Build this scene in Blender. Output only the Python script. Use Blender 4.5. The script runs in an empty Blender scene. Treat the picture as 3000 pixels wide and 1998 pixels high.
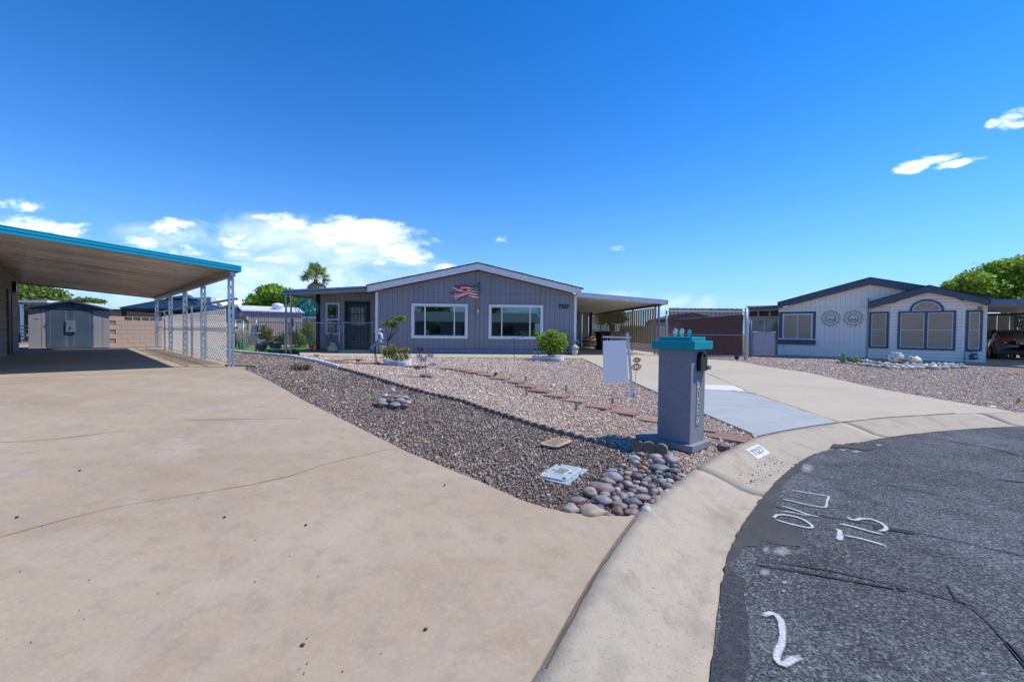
import bpy, bmesh, math, random
import numpy as np
from mathutils import Vector, Matrix, noise as mnoise
from mathutils.geometry import tessellate_polygon
random.seed(7); rng = np.random.default_rng(7)
sin, cos, pi, rad = math.sin, math.cos, math.pi, math.radians
SC = bpy.context.scene; COL = SC.collection

# ------------------------------------------------------------------ camera, sky, sun, exposure
F = 1250.; EYE = 1.6; PITCH = math.atan(27.5/1250); ROLL = .0103
cam = bpy.data.objects.new('camera', bpy.data.cameras.new('camera')); COL.objects.link(cam)
cam.data.sensor_width = 36; cam.data.lens = F/3000*36; cam.data.clip_end = 3000; cam.data.clip_start = .05
cam.matrix_world = Matrix.Translation((0, 0, EYE)) @ Matrix.Rotation(pi/2-PITCH, 4, 'X') @ Matrix.Rotation(ROLL, 4, 'Z')
SC.camera = cam
cp, sp, cr, sr = cos(PITCH), sin(PITCH), cos(ROLL), sin(ROLL)
def ray(x, y):
    a = (x-1500)/F; b = -(y-999)/F
    a, b = a*cr-b*sr, a*sr+b*cr
    return (a, cp+b*sp, -sp+b*cp)

SUN_EL, SUN_AZ = rad(57), rad(6)          # azimuth from +X towards +Y
SUNV = Vector((cos(SUN_EL)*cos(SUN_AZ), cos(SUN_EL)*sin(SUN_AZ), sin(SUN_EL)))
sun = bpy.data.objects.new('sun', bpy.data.lights.new('sun', 'SUN')); COL.objects.link(sun)
sun.data.energy = 3.0; sun.data.angle = rad(.5); sun.data.color = (1, .95, .87)
sun.rotation_euler = SUNV.to_track_quat('Z', 'Y').to_euler()
vs = SC.view_settings; vs.view_transform = 'Standard'; vs.look = 'None'; vs.gamma = 1; vs.exposure = .58
try: vs.use_curve_mapping = False
except Exception: pass

W = bpy.data.worlds.new("World"); SC.world = W; W.use_nodes = True
def world():
    nt = W.node_tree; N = nt.nodes; L = nt.links; N.clear()
    out = N.new('ShaderNodeOutputWorld'); bg = N.new('ShaderNodeBackground'); bg.inputs[1].default_value = .15
    L.new(bg.outputs[0], out.inputs[0])
    sky = N.new('ShaderNodeTexSky'); sky.sky_type = 'NISHITA'; sky.sun_disc = False
    sky.sun_elevation = SUN_EL; sky.sun_rotation = pi/2-SUN_AZ; sky.altitude = 350; sky.air_density = 1.0
    sky.dust_density = .0; sky.ozone_density = 3.2
    hs = N.new('ShaderNodeHueSaturation'); hs.inputs['Hue'].default_value = .5; hs.inputs['Saturation'].default_value = 1.12; hs.inputs['Value'].default_value = 1.0
    ti = N.new('ShaderNodeMixRGB'); ti.blend_type = 'MULTIPLY'; ti.inputs[0].default_value = 1; ti.inputs[2].default_value = (.36, .50, .62, 1)
    ga = N.new('ShaderNodeGamma'); ga.inputs[1].default_value = 1.28; L.new(sky.outputs[0], ga.inputs[0]); L.new(ga.outputs[0], ti.inputs[1]); L.new(ti.outputs[0], hs.inputs['Color'])
    tc = N.new('ShaderNodeTexCoord'); sx = N.new('ShaderNodeSeparateXYZ'); L.new(tc.outputs['Generated'], sx.inputs[0])
    def m(op, a, b=None, c=None, clamp=False):
        n = N.new('ShaderNodeMath'); n.operation = op; n.use_clamp = clamp
        for i, q in enumerate((a, b, c)):
            if q is None: continue
            if isinstance(q, (int, float)): n.inputs[i].default_value = q
            else: L.new(q, n.inputs[i])
        return n.outputs[0]
    ay = m('MAXIMUM', m('ABSOLUTE', sx.outputs[1]), .02)
    u = m('DIVIDE', sx.outputs[0], ay); v = m('DIVIDE', sx.outputs[2], ay)
    cmb = N.new('ShaderNodeCombineXYZ'); L.new(m('MULTIPLY', u, 1.), cmb.inputs[0]); L.new(m('MULTIPLY', v, 2.3), cmb.inputs[1]); cmb.inputs[2].default_value = 3.7
    n1 = N.new('ShaderNodeTexNoise'); n1.inputs['Scale'].default_value = 6.5; n1.inputs['Detail'].default_value = 9; n1.inputs['Roughness'].default_value = .6; n1.inputs['Distortion'].default_value = .6
    L.new(cmb.outputs[0], n1.inputs['Vector'])
    n2 = N.new('ShaderNodeTexNoise'); n2.inputs['Scale'].default_value = 22; n2.inputs['Detail'].default_value = 6; n2.inputs['Roughness'].default_value = .6
    L.new(cmb.outputs[0], n2.inputs['Vector'])
    hz = m('MULTIPLY', m('POWER', 2.718, m('MULTIPLY', m('MAXIMUM', sx.outputs[2], 0.), -6.0)), .92)
    hm = N.new('ShaderNodeMixRGB'); L.new(hz, hm.inputs[0]); L.new(hs.outputs[0], hm.inputs[1]); hm.inputs[2].default_value = (1.6, 2.25, 3.7, 1)
    def group(lst):
        acc = None
        for (x, y, rx, ry, s, ang) in lst:
            r = ray(x, y); cu, cv = r[0]/r[1], r[2]/r[1]; ca, sa = cos(rad(ang)), sin(rad(ang))
            du = m('SUBTRACT', u, cu); dv = m('SUBTRACT', v, cv)
            p = m('MULTIPLY', m('ADD', m('MULTIPLY', du, ca), m('MULTIPLY', dv, sa)), F/rx)
            q = m('MULTIPLY', m('SUBTRACT', m('MULTIPLY', dv, ca), m('MULTIPLY', du, sa)), F/ry)
            e = m('MULTIPLY', m('SUBTRACT', 1., m('ADD', m('MULTIPLY', p, p), m('MULTIPLY', q, q))), s)
            e = m('MAXIMUM', e, -2.)
            acc = e if acc is None else m('MAXIMUM', acc, e)
        return acc
    hard = group([(1090,682,175,42,1,-9),(1180,735,85,34,1,-12),(940,664,150,20,.5,-3),(684,712,50,40,.9,0),(735,735,70,22,.7,-8),
        (950,706,48,26,.8,0),(1000,730,40,16,.6,-5),(500,668,75,26,.75,2),(415,710,55,20,.6,-4),(790,760,60,18,.8,-5),(550,734,60,18,.6,0),(110,672,150,36,.9,-10),
        (50,600,85,18,.55,-3),(250,668,40,12,.4,0),(1470,700,42,13,.55,-3),(1108,772,22,9,.5,0),(1310,787,34,12,.6,3),(1810,728,40,9,.3,0),
        (2676,486,62,22,.95,14),(2735,470,70,10,.5,12),(2810,477,75,10,.7,12),(2955,348,80,22,1.,24),(2985,362,70,12,.7,18),(880,762,50,10,.5,0),(650,622,50,10,.3,0),(800,635,60,10,.35,4)])
    veil = group([(860,720,380,95,.9,-3),(800,820,620,85,.8,0),(200,800,500,100,.7,0),(2000,890,600,40,.45,0),(500,690,200,40,.5,0)])
    def dens(M, n, amp, lo, hi, top):
        k = m('ADD', M, m('MULTIPLY', m('SUBTRACT', n, .5), amp))
        mr = N.new('ShaderNodeMapRange'); mr.interpolation_type = 'SMOOTHSTEP'
        mr.inputs['From Min'].default_value = lo; mr.inputs['From Max'].default_value = hi; mr.inputs['To Max'].default_value = top
        L.new(k, mr.inputs['Value']); return mr.outputs[0]
    nn = m('ADD', m('MULTIPLY', n1.outputs[0], .65), m('MULTIPLY', n2.outputs[0], .35))
    dh = dens(hard, nn, 6.0, -.1, 1.25, .98)
    dv_ = dens(veil, n1.outputs[0], 2.4, -.1, 1.3, .6)
    a = m('MAXIMUM', dh, dv_)
    # general thin cirrus everywhere else, behind the viewer too
    mix = N.new('ShaderNodeMixRGB'); L.new(a, mix.inputs[0]); L.new(hm.outputs[0], mix.inputs[1])
    cc = N.new('ShaderNodeMixRGB'); L.new(n2.outputs[0], cc.inputs[0]); cc.inputs[1].default_value = (3.6, 4.6, 6.2, 1); cc.inputs[2].default_value = (8.0, 8.2, 8.4, 1)
    L.new(cc.outputs[0], mix.inputs[2]); L.new(mix.outputs[0], bg.inputs[0])
world()

# ------------------------------------------------------------------ ground model
CX, CY = 11.5, -5.8
TT = [95, 103, 114.2, 123.4, 132, 137.9, 145.8, 155]; TR = [14.29, 14.32, 14.35, 14.37, 14.13, 14.0, 13.7, 13.6]
def Rb(th):
    d = math.degrees(th) % 360
    return float(np.interp(d, TT, TR))
CW = .69
def sm(t): t = max(0, min(1, t)); return t*t*(3-2*t)
def gs(X, Y): return math.hypot(X-CX, Y-CY) - Rb(math.atan2(Y-CY, X-CX))
def g(X, Y):
    s = gs(X, Y)
    if s <= 0: return max(0, .1+s*.16) if s > -CW else 0.
    H = .6-.2*sm((X-5)/7); t = min(1, s/10)
    return .1+H*(t*(2-t)*.5+.5*sm(t))
def G(x, y):
    r = ray(x, y); lo = .5; t = .6
    while t < 150 and EYE+r[2]*t > g(r[0]*t, r[1]*t): lo = t; t *= 1.03
    hi = t
    for _ in range(30):
        k = (lo+hi)/2
        if EYE+r[2]*k < g(r[0]*k, r[1]*k): hi = k
        else: lo = k
    return (r[0]*hi, r[1]*hi, EYE+r[2]*hi)
def AT(x, y, Y):
    r = ray(x, y); t = Y/r[1]; return Vector((r[0]*t, Y, EYE+r[2]*t))
def vcol(P, y):      # height of pixel row y in the vertical plane of depth P.y
    return AT(1500+P[0]/P[1]*F, y, P[1]).z
def hit(O, d, x, y=970):     # walk from O along d until column x
    r = ray(x, y); k = r[0]/r[1]
    s = (k*O[1]-O[0])/(d[0]-k*d[1]); return Vector((O[0]+d[0]*s, O[1]+d[1]*s, 0))

# ------------------------------------------------------------------ materials
MT = {}
def M(key, col, rough=.75, metal=0, var=.12, scale=6, bump=.0, bscale=60, spec=.3, col2=None, isl=0, trans=0, alpha=None, coat=0, stretch=None):
    if key in MT: return MT[key]
    m = bpy.data.materials.new(key); m.use_nodes = True; nt = m.node_tree; N = nt.nodes; L = nt.links
    b = N['Principled BSDF']; b.inputs['Roughness'].default_value = rough; b.inputs['Metallic'].default_value = metal
    b.inputs['Specular IOR Level'].default_value = spec
    if coat: b.inputs['Coat Weight'].default_value = coat; b.inputs['Coat Roughness'].default_value = .05
    tc = N.new('ShaderNodeTexCoord'); vec = tc.outputs['Object']
    if stretch:
        mp = N.new('ShaderNodeMapping'); mp.inputs['Scale'].default_value = stretch; L.new(vec, mp.inputs[0]); vec = mp.outputs[0]
    no = N.new('ShaderNodeTexNoise'); no.inputs['Scale'].default_value = scale; no.inputs['Detail'].default_value = 7; no.inputs['Roughness'].default_value = .62
    L.new(vec, no.inputs['Vector'])
    mr = N.new('ShaderNodeMapRange'); mr.inputs['From Min'].default_value = .3; mr.inputs['From Max'].default_value = .7; L.new(no.outputs[0], mr.inputs['Value'])
    mx = N.new('ShaderNodeMixRGB'); L.new(mr.outputs[0], mx.inputs[0])
    c2 = col2 if col2 else tuple(min(1, c*(1+var)) for c in col)
    c1 = col if col2 else tuple(c*(1-var) for c in col)
    mx.inputs[1].default_value = (*c1, 1); mx.inputs[2].default_value = (*c2, 1); o = mx.outputs[0]
    if isl:
        ge = N.new('ShaderNodeNewGeometry'); hv = N.new('ShaderNodeHueSaturation')
        mm = N.new('ShaderNodeMapRange'); mm.inputs['To Min'].default_value = 1-isl; mm.inputs['To Max'].default_value = 1+isl
        L.new(ge.outputs['Random Per Island'], mm.inputs['Value']); L.new(mm.outputs[0], hv.inputs['Value'])
        m2 = N.new('ShaderNodeMapRange'); m2.inputs['To Min'].default_value = .5-.03; m2.inputs['To Max'].default_value = .5+.03
        L.new(ge.outputs['Random Per Island'], m2.inputs['Value']); L.new(m2.outputs[0], hv.inputs['Hue'])
        L.new(o, hv.inputs['Color']); o = hv.outputs[0]
    L.new(o, b.inputs['Base Color'])
    if trans:
        tl = N.new('ShaderNodeBsdfTranslucent'); L.new(o, tl.inputs[0]); ms = N.new('ShaderNodeMixShader'); ms.inputs[0].default_value = trans
        L.new(b.outputs[0], ms.inputs[1]); L.new(tl.outputs[0], ms.inputs[2]); L.new(ms.outputs[0], N['Material Output'].inputs[0])
    if alpha is not None: b.inputs['Alpha'].default_value = alpha
    if bump:
        nb = N.new('ShaderNodeTexNoise'); nb.inputs['Scale'].default_value = bscale; nb.inputs['Detail'].default_value = 5; L.new(vec, nb.inputs['Vector'])
        bp = N.new('ShaderNodeBump'); bp.inputs['Strength'].default_value = bump; bp.inputs['Distance'].default_value = .01
        L.new(nb.outputs[0], bp.inputs['Height']); L.new(bp.outputs[0], b.inputs['Normal'])
    MT[key] = m; return m

def layered(key, base, layers, rough=.9, bump=.3, bscale=90, aggregate=None, spec=.25, bdist=.006):
    """layers: (scale, colour, lo, hi, amount, stretch)"""
    m = bpy.data.materials.new(key); m.use_nodes = True; nt = m.node_tree; N = nt.nodes; L = nt.links
    b = N['Principled BSDF']; b.inputs['Roughness'].default_value = rough; b.inputs['Specular IOR Level'].default_value = spec
    tc = N.new('ShaderNodeTexCoord'); cur = None
    rgb = N.new('ShaderNodeRGB'); rgb.outputs[0].default_value = (*base, 1); cur = rgb.outputs[0]
    for i, (sc, col, lo, hi, amt, st) in enumerate(layers):
        mp = N.new('ShaderNodeMapping'); mp.inputs['Scale'].default_value = st or (1, 1, 1); mp.inputs['Location'].default_value = (i*3.1, i*1.7, 0)
        L.new(tc.outputs['Object'], mp.inputs[0])
        no = N.new('ShaderNodeTexNoise'); no.inputs['Scale'].default_value = sc; no.inputs['Detail'].default_value = 8; no.inputs['Roughness'].default_value = .65
        L.new(mp.outputs[0], no.inputs['Vector'])
        mr = N.new('ShaderNodeMapRange'); mr.inputs['From Min'].default_value = lo; mr.inputs['From Max'].default_value = hi; mr.inputs['To Max'].default_value = amt
        L.new(no.outputs[0], mr.inputs['Value'])
        mx = N.new('ShaderNodeMixRGB'); L.new(mr.outputs[0], mx.inputs[0]); L.new(cur, mx.inputs[1]); mx.inputs[2].default_value = (*col, 1); cur = mx.outputs[0]
    nb = N.new('ShaderNodeTexNoise'); nb.inputs['Scale'].default_value = bscale; nb.inputs['Detail'].default_value = 6; nb.inputs['Roughness'].default_value = .7
    L.new(tc.outputs['Object'], nb.inputs['Vector']); hgt = nb.outputs[0]
    if aggregate:
        sc, c1, c2, amt = aggregate
        vo = N.new('ShaderNodeTexVoronoi'); vo.inputs['Scale'].default_value = sc; L.new(tc.outputs['Object'], vo.inputs['Vector'])
        mx0 = N.new('ShaderNodeMixRGB'); sp_ = N.new('ShaderNodeSeparateColor'); L.new(vo.outputs['Color'], sp_.inputs[0])
        mr = N.new('ShaderNodeMapRange'); mr.inputs['From Min'].default_value = .35; mr.inputs['From Max'].default_value = 1.; L.new(sp_.outputs[0], mr.inputs['Value'])
        L.new(mr.outputs[0], mx0.inputs[0]); mx0.inputs[1].default_value = (*c1, 1); mx0.inputs[2].default_value = (*c2, 1)
        mx = N.new('ShaderNodeMixRGB'); mx.blend_type = 'MULTIPLY'; mx.inputs[0].default_value = amt; L.new(cur, mx.inputs[1]); L.new(mx0.outputs[0], mx.inputs[2]); cur = mx.outputs[0]
        ad = N.new('ShaderNodeMath'); ad.operation = 'SUBTRACT'; L.new(nb.outputs[0], ad.inputs[0]); L.new(vo.outputs['Distance'], ad.inputs[1]); hgt = ad.outputs[0]
    L.new(cur, b.inputs['Base Color'])
    bp = N.new('ShaderNodeBump'); bp.inputs['Strength'].default_value = bump; bp.inputs['Distance'].default_value = bdist
    L.new(hgt, bp.inputs['Height']); L.new(bp.outputs[0], b.inputs['Normal'])
    MT[key] = m; return m

def sprayed(key, col, thr, fade=.35):      # paint that thins out towards the edge of each stroke and is worn through to the stones
    m = bpy.data.materials.new(key); m.use_nodes = True; nt = m.node_tree; N = nt.nodes; L = nt.links
    b = N['Principled BSDF']; b.inputs['Base Color'].default_value = (*col, 1); b.inputs['Roughness'].default_value = .85
    tc = N.new('ShaderNodeTexCoord'); no = N.new('ShaderNodeTexNoise'); no.inputs['Scale'].default_value = 75; no.inputs['Detail'].default_value = 4; no.inputs['Roughness'].default_value = .8
    L.new(tc.outputs['Object'], no.inputs['Vector'])
    at = N.new('ShaderNodeAttribute'); at.attribute_name = 'cover'
    ma = N.new('ShaderNodeMath'); ma.operation = 'MULTIPLY_ADD'; L.new(no.outputs[0], ma.inputs[0]); ma.inputs[1].default_value = 1.7; L.new(at.outputs['Fac'], ma.inputs[2])
    mr = N.new('ShaderNodeMapRange'); mr.inputs['From Min'].default_value = thr; mr.inputs['From Max'].default_value = thr+fade; L.new(ma.outputs[0], mr.inputs['Value'])
    L.new(mr.outputs[0], b.inputs['Alpha']); MT[key] = m; return m

# ------------------------------------------------------------------ mesh helpers
ICO = {}
def ico(n):
    if n not in ICO:
        bm = bmesh.new(); bmesh.ops.create_icosphere(bm, subdivisions=n, radius=1); ICO[n] = ([v.co.copy() for v in bm.verts], [[v.index for v in f.verts] for f in bm.faces]); bm.free()
    return ICO[n]
class MB:
    def __init__(s): s.v = []; s.f = []
    def add(s, vs, fs):
        k = len(s.v); s.v += [tuple(q) for q in vs]; s.f += [[i+k for i in f] for f in fs]; return s
    def box(s, x0, y0, z0, x1, y1, z1):
        return s.add([(x0,y0,z0),(x1,y0,z0),(x1,y1,z0),(x0,y1,z0),(x0,y0,z1),(x1,y0,z1),(x1,y1,z1),(x0,y1,z1)],
                     [(3,2,1,0),(4,5,6,7),(0,1,5,4),(1,2,6,5),(2,3,7,6),(3,0,4,7)])
    def bar(s, a, b, w, h, up=(0,0,1)):      # rectangular bar from a to b
        a = Vector(a); b = Vector(b); d = (b-a).normalized(); u = Vector(up)
        if abs(d.dot(u)) > .99: u = Vector((1,0,0))
        x = d.cross(u).normalized(); y = x.cross(d).normalized(); x *= w/2; y *= h/2
        return s.add([a-x-y,a+x-y,a+x+y,a-x+y,b-x-y,b+x-y,b+x+y,b-x+y], [(3,2,1,0),(4,5,6,7),(0,1,5,4),(1,2,6,5),(2,3,7,6),(3,0,4,7)])
    def prism(s, pts, d):
        n = len(pts); d = Vector(d); p = [Vector(q) for q in pts]
        return s.add(p+[q+d for q in p], [list(range(n))[::-1], [n+i for i in range(n)]]+[(i,(i+1)%n,n+(i+1)%n,n+i) for i in range(n)])
    def tube(s, pts, r, n=6, r2=None, closed=False):
        pts = [Vector(p) for p in pts]; m = len(pts); vs = []; r2 = r if r2 is None else r2; up = None
        for i, p in enumerate(pts):
            t = ((pts[(i+1) % m] if (closed or i < m-1) else p)-(pts[i-1] if (closed or i > 0) else p)).normalized()
            if up is None:
                up = Vector((0,0,1)) if abs(t.z) < .9 else Vector((1,0,0))
            x = t.cross(up).normalized(); y = x.cross(t).normalized(); up = y
            rr = r+(r2-r)*i/max(1, m-1)
            vs += [p+x*rr*cos(2*pi*k/n)+y*rr*sin(2*pi*k/n) for k in range(n)]
        fs = [(i*n+k, i*n+(k+1)%n, ((i+1)%m)*n+(k+1)%n, ((i+1)%m)*n+k) for i in range(m if closed else m-1) for k in range(n)]
        if not closed: fs += [list(range(n))[::-1], [(m-1)*n+k for k in range(n)]]
        return s.add(vs, fs)
    def lathe(s, prof, n=16, c=(0,0,0)):
        vs = [(c[0]+r*cos(2*pi*k/n), c[1]+r*sin(2*pi*k/n), c[2]+z) for r, z in prof for k in range(n)]; m = len(prof)
        fs = [(i*n+k, i*n+(k+1)%n, (i+1)*n+(k+1)%n, (i+1)*n+k) for i in range(m-1) for k in range(n)]+[list(range(n))[::-1], [(m-1)*n+k for k in range(n)]]
        return s.add(vs, fs)
    def blob(s, c, r, rot=0, sub=2, amp=.12, fr=1.3, seed=0, tilt=0):
        vs, fs = ico(sub); R = Matrix.Rotation(rot, 3, 'Z') @ Matrix.Rotation(tilt, 3, 'Y'); o = []
        for q in vs:
            k = 1+amp*mnoise.noise(q*fr+Vector((seed*3.7, seed*1.3, seed*7.1)))
            o.append(Vector(c)+R @ Vector((q.x*r[0]*k, q.y*r[1]*k, q.z*r[2]*k)))
        return s.add(o, fs)
    def build(s, name, mat, parent=None, smooth=False, loc=None, rz=0, bevel=0):
        me = bpy.data.meshes.new(name); me.from_pydata(s.v, [], s.f); me.update()
        if bevel:
            bm = bmesh.new(); bm.from_mesh(me); bmesh.ops.bevel(bm, geom=list(bm.edges), offset=bevel, segments=2, affect='EDGES', profile=.5); bm.to_mesh(me); bm.free()
        if smooth:
            me.polygons.foreach_set('use_smooth', [True]*len(me.polygons))
        me.materials.append(mat); o = bpy.data.objects.new(name, me); COL.objects.link(o)
        if parent: o.parent = parent
        if loc is not None: o.location = loc
        o.rotation_euler.z = rz; return o
def tag(o, label=None, cat=None, group=None, kind=None):
    if label: o['label'] = label
    if cat: o['category'] = cat
    if group: o['group'] = group
    if kind: o['kind'] = kind
    return o
def T(name, label, cat, loc=(0,0,0), rz=0, group=None):
    o = bpy.data.objects.new(name, None); COL.objects.link(o); o.location = loc; o.rotation_euler.z = rz; o.empty_display_size = .1
    return tag(o, label, cat, group)
def inst(o, name=None, parent=None, loc=None, rot=None, scale=None):
    c = o.copy(); COL.objects.link(c); c.parent = parent
    if loc is not None: c.location = loc
    if rot is not None: c.rotation_euler = rot
    if scale is not None: c.scale = scale
    return c
def copy_tree(o, loc=None, rz=None, label=None):
    c = o.copy(); COL.objects.link(c)
    if loc is not None: c.location = loc
    if rz is not None: c.rotation_euler.z = rz
    if label: c['label'] = label
    def rec(src, dst):
        for ch in src.children:
            d = ch.copy(); COL.objects.link(d); d.parent = dst; rec(ch, d)
    rec(o, c); return c
def text(body, size, name, mat, parent=None, ext=.004, bold=.0, loc=(0,0,0), rot=(pi/2,0,0), sx=1, sy=1):
    cu = bpy.data.curves.new(name, 'FONT'); cu.body = body; cu.size = size; cu.extrude = ext; cu.offset = bold; cu.align_x = 'CENTER'; cu.align_y = 'CENTER'; cu.resolution_u = 3
    t = bpy.data.objects.new('tmp', cu); COL.objects.link(t); dg = bpy.context.evaluated_depsgraph_get(); dg.update()
    me = bpy.data.meshes.new_from_object(t.evaluated_get(dg)); bpy.data.objects.remove(t); me.materials.clear(); me.materials.append(mat)
    o = bpy.data.objects.new(name, me); COL.objects.link(o); o.parent = parent; o.location = loc; o.rotation_euler = rot; o.scale = (sx, sy, 1); return o
def leaves(blobs, n, size, shell=.5, flat=.0):
    """leaf faces scattered through ellipsoid blobs (cx,cy,cz,rx,ry,rz)"""
    bl = np.array(blobs, float); vol = (bl[:,3]*bl[:,4]*bl[:,5])**(2/3); idx = rng.choice(len(bl), n, p=vol/vol.sum())
    d = rng.normal(size=(n,3)); d /= np.linalg.norm(d, axis=1)[:,None]
    r = shell+(1-shell)*rng.random(n)**.7; r *= 1+.17*rng.normal(size=n)
    p = bl[idx,:3]+d*bl[idx,3:]*r[:,None]
    a = rng.normal(size=(n,3)); a[:,2] *= (1-flat); a /= np.linalg.norm(a, axis=1)[:,None]
    b = rng.normal(size=(n,3)); b -= (b*a).sum(1)[:,None]*a; b /= np.linalg.norm(b, axis=1)[:,None]
    s = size*(.6+.8*rng.random(n))[:,None]
    V = np.stack([p-a*s*.5, p+b*s*.27-a*s*.05, p+a*s*.5, p-b*s*.27-a*s*.05], 1).reshape(-1,3)
    mb = MB(); mb.v = V.tolist(); mb.f = np.arange(4*n).reshape(-1,4).tolist(); return mb
def subdiv_sheet(pts, off, cell, skirt=0):
    tri = tessellate_polygon([[Vector((p[0], p[1], 0)) for p in pts]])
    bm = bmesh.new(); vs = [bm.verts.new((p[0], p[1], 0)) for p in pts]
    for t in tri:
        try: bm.faces.new([vs[i] for i in t])
        except ValueError: pass
    for _ in range(9):
        e = [q for q in bm.edges if q.calc_length() > cell]
        if not e: break
        bmesh.ops.subdivide_edges(bm, edges=e, cuts=1); bmesh.ops.triangulate(bm, faces=[f for f in bm.faces if len(f.verts) > 3])
    for f in bm.faces:
        if f.normal.z < 0: f.normal_flip()
    bm.normal_update()
    for v in bm.verts: v.co.z = g(v.co.x, v.co.y)+off
    if skirt:
        be = [q for q in bm.edges if q.is_boundary]; r = bmesh.ops.extrude_edge_only(bm, edges=be)
        for v in [q for q in r['geom'] if isinstance(q, bmesh.types.BMVert)]: v.co.z -= skirt
    return bm
def sheet(name, pts, off, mat, cell=.6, kind='structure', parent=None, skirt=0, smooth=True):
    bm = subdiv_sheet(pts, off, cell, skirt); me = bpy.data.meshes.new(name); bm.to_mesh(me); bm.free(); me.materials.append(mat)
    o = bpy.data.objects.new(name, me); COL.objects.link(o); o.parent = parent
    if kind and not parent: o['kind'] = kind
    return o
def ribbon(name, px, w, off, mat, parent=None, kind=None, world=False, rough=1., step=.12):
    """thin flat strip lying on the ground along a pixel-traced line"""
    P = [Vector(p[:2]) if world else Vector(G(*p)[:2]) for p in px]; q = []
    for i in range(len(P)-1):
        n = max(1, int((P[i+1]-P[i]).length/step))
        q += [P[i].lerp(P[i+1], k/n) for k in range(n)]
    q.append(P[-1]); mb = MB(); vs = []
    for i, p in enumerate(q):
        t = (q[min(i+1, len(q)-1)]-q[max(i-1, 0)]).normalized(); nn = Vector((-t.y, t.x)); ww = w*(1+rough*(-.45+.9*random.random()))/2
        j = nn*random.uniform(-.35, .35)*w*rough
        for sgn in (-1, 1):
            c = p+j+nn*ww*sgn; vs.append((c.x, c.y, g(c.x, c.y)+off))
    mb.add(vs, [(2*i, 2*i+1, 2*i+3, 2*i+2) for i in range(len(q)-1)])
    o = mb.build(name, mat, parent)
    if kind: o['kind'] = kind
    return o
def loc(root, p):   # world point -> local of an un-tilted root
    return root.matrix_world.inverted() @ Vector(p)

# ------------------------------------------------------------------ material library
conc = layered('tan_concrete', (.415,.325,.225), [(.45,(.33,.245,.16),.42,.66,.8,(1,1.6,1)),(1.7,(.44,.37,.29),.5,.7,.75,None),(3.1,(.30,.27,.235),.54,.72,.6,(2,1,1)),(7,(.28,.225,.165),.5,.72,.6,None),(40,(.50,.41,.31),.5,.66,.35,None),(110,(.24,.19,.14),.57,.69,.3,None)], rough=.85, bump=.25, bscale=160)
conc2 = layered('pale_concrete', (.49,.42,.315), [(.5,(.40,.32,.25),.45,.7,.6,(1,2,1)),(3,(.55,.47,.38),.5,.7,.5,(3,1,1)),(90,(.30,.26,.21),.55,.72,.35,None)], bump=.2, bscale=150)
concnew = layered('new_grey_concrete', (.38,.395,.385), [(.9,(.30,.32,.325),.45,.65,.7,(1,3,1)),(4,(.44,.47,.48),.5,.7,.6,(1,6,1)),(90,(.33,.35,.38),.55,.72,.3,None)], bump=.15, bscale=150)
curbm = layered('curb_concrete', (.43,.37,.28), [(1.2,(.52,.41,.29),.45,.7,.6,None),(1.9,(.27,.22,.17),.52,.72,.8,(1.6,1,1)),(6,(.33,.28,.23),.5,.7,.6,None),(55,(.20,.165,.13),.56,.66,.6,None),(160,(.55,.5,.44),.55,.7,.5,None)], bump=.5, bscale=120, bdist=.008)
asph = layered('asphalt', (.098,.101,.104), [(.5,(.16,.17,.185),.43,.60,.7,None),(2.2,(.065,.067,.07),.5,.66,.75,(1,1,1)),(9,(.17,.18,.19),.52,.7,.55,None),(38,(.33,.335,.34),.55,.66,.6,None),(60,(.012,.012,.014),.53,.63,.85,None)], rough=.95, spec=.12, bump=.8, bscale=90, aggregate=(85,(.5,.5,.5),(1.9,1.9,1.9),.75), bdist=.006)
patchm = layered('dark_patch_asphalt', (.072,.069,.067), [(3,(.11,.105,.10),.45,.7,.6,None),(60,(.02,.02,.02),.52,.7,.5,None)], bump=.5, bscale=120)
dirt = layered('dirt', (.24,.17,.13), [(2,(.34,.26,.20),.45,.7,.6,None),(40,(.12,.09,.07),.5,.7,.6,None)], bump=.8, bscale=60)
pinkbase = layered('pink_gravel_bed', (.46,.34,.25), [(1.2,(.52,.39,.29),.4,.7,.6,None),(30,(.16,.11,.095),.5,.6,.8,None),(45,(.62,.50,.44),.53,.62,.75,None),(22,(.25,.16,.13),.5,.65,.5,None)], bump=1, bscale=40, bdist=.02)
darkbase = layered('dark_gravel_bed', (.14,.105,.09), [(30,(.05,.045,.045),.5,.6,.8,None),(45,(.34,.27,.23),.54,.64,.7,None),(22,(.24,.13,.10),.5,.65,.5,None)], bump=1, bscale=40, bdist=.02)
def pebmat(key, cols):
    m = bpy.data.materials.new(key); m.use_nodes = True; N = m.node_tree.nodes; L = m.node_tree.links; b = N['Principled BSDF']; b.inputs['Roughness'].default_value = .75
    oi = N.new('ShaderNodeObjectInfo'); cr_ = N.new('ShaderNodeValToRGB'); cr_.color_ramp.interpolation = 'CONSTANT'; e = cr_.color_ramp.elements
    for i, c in enumerate(cols):
        q = e[i] if i < 2 else e.new(i/len(cols)); q.position = i/len(cols); q.color = (*c, 1)
    L.new(oi.outputs['Random'], cr_.inputs[0]); L.new(cr_.outputs[0], b.inputs['Base Color']); return m
peb_pink = pebmat('pink_gravel_stone', [(.66,.50,.38),(.54,.39,.28),(.78,.66,.53),(.36,.25,.18),(.68,.54,.42),(.56,.41,.30),(.80,.72,.61),(.44,.32,.24),(.62,.49,.39)])
peb_dark = pebmat('dark_gravel_stone', [(.19,.155,.12),(.34,.26,.19),(.09,.085,.08),(.48,.38,.29),(.34,.19,.13),(.21,.20,.19),(.58,.49,.40),(.14,.11,.085),(.40,.28,.20),(.28,.22,.17)])
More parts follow.
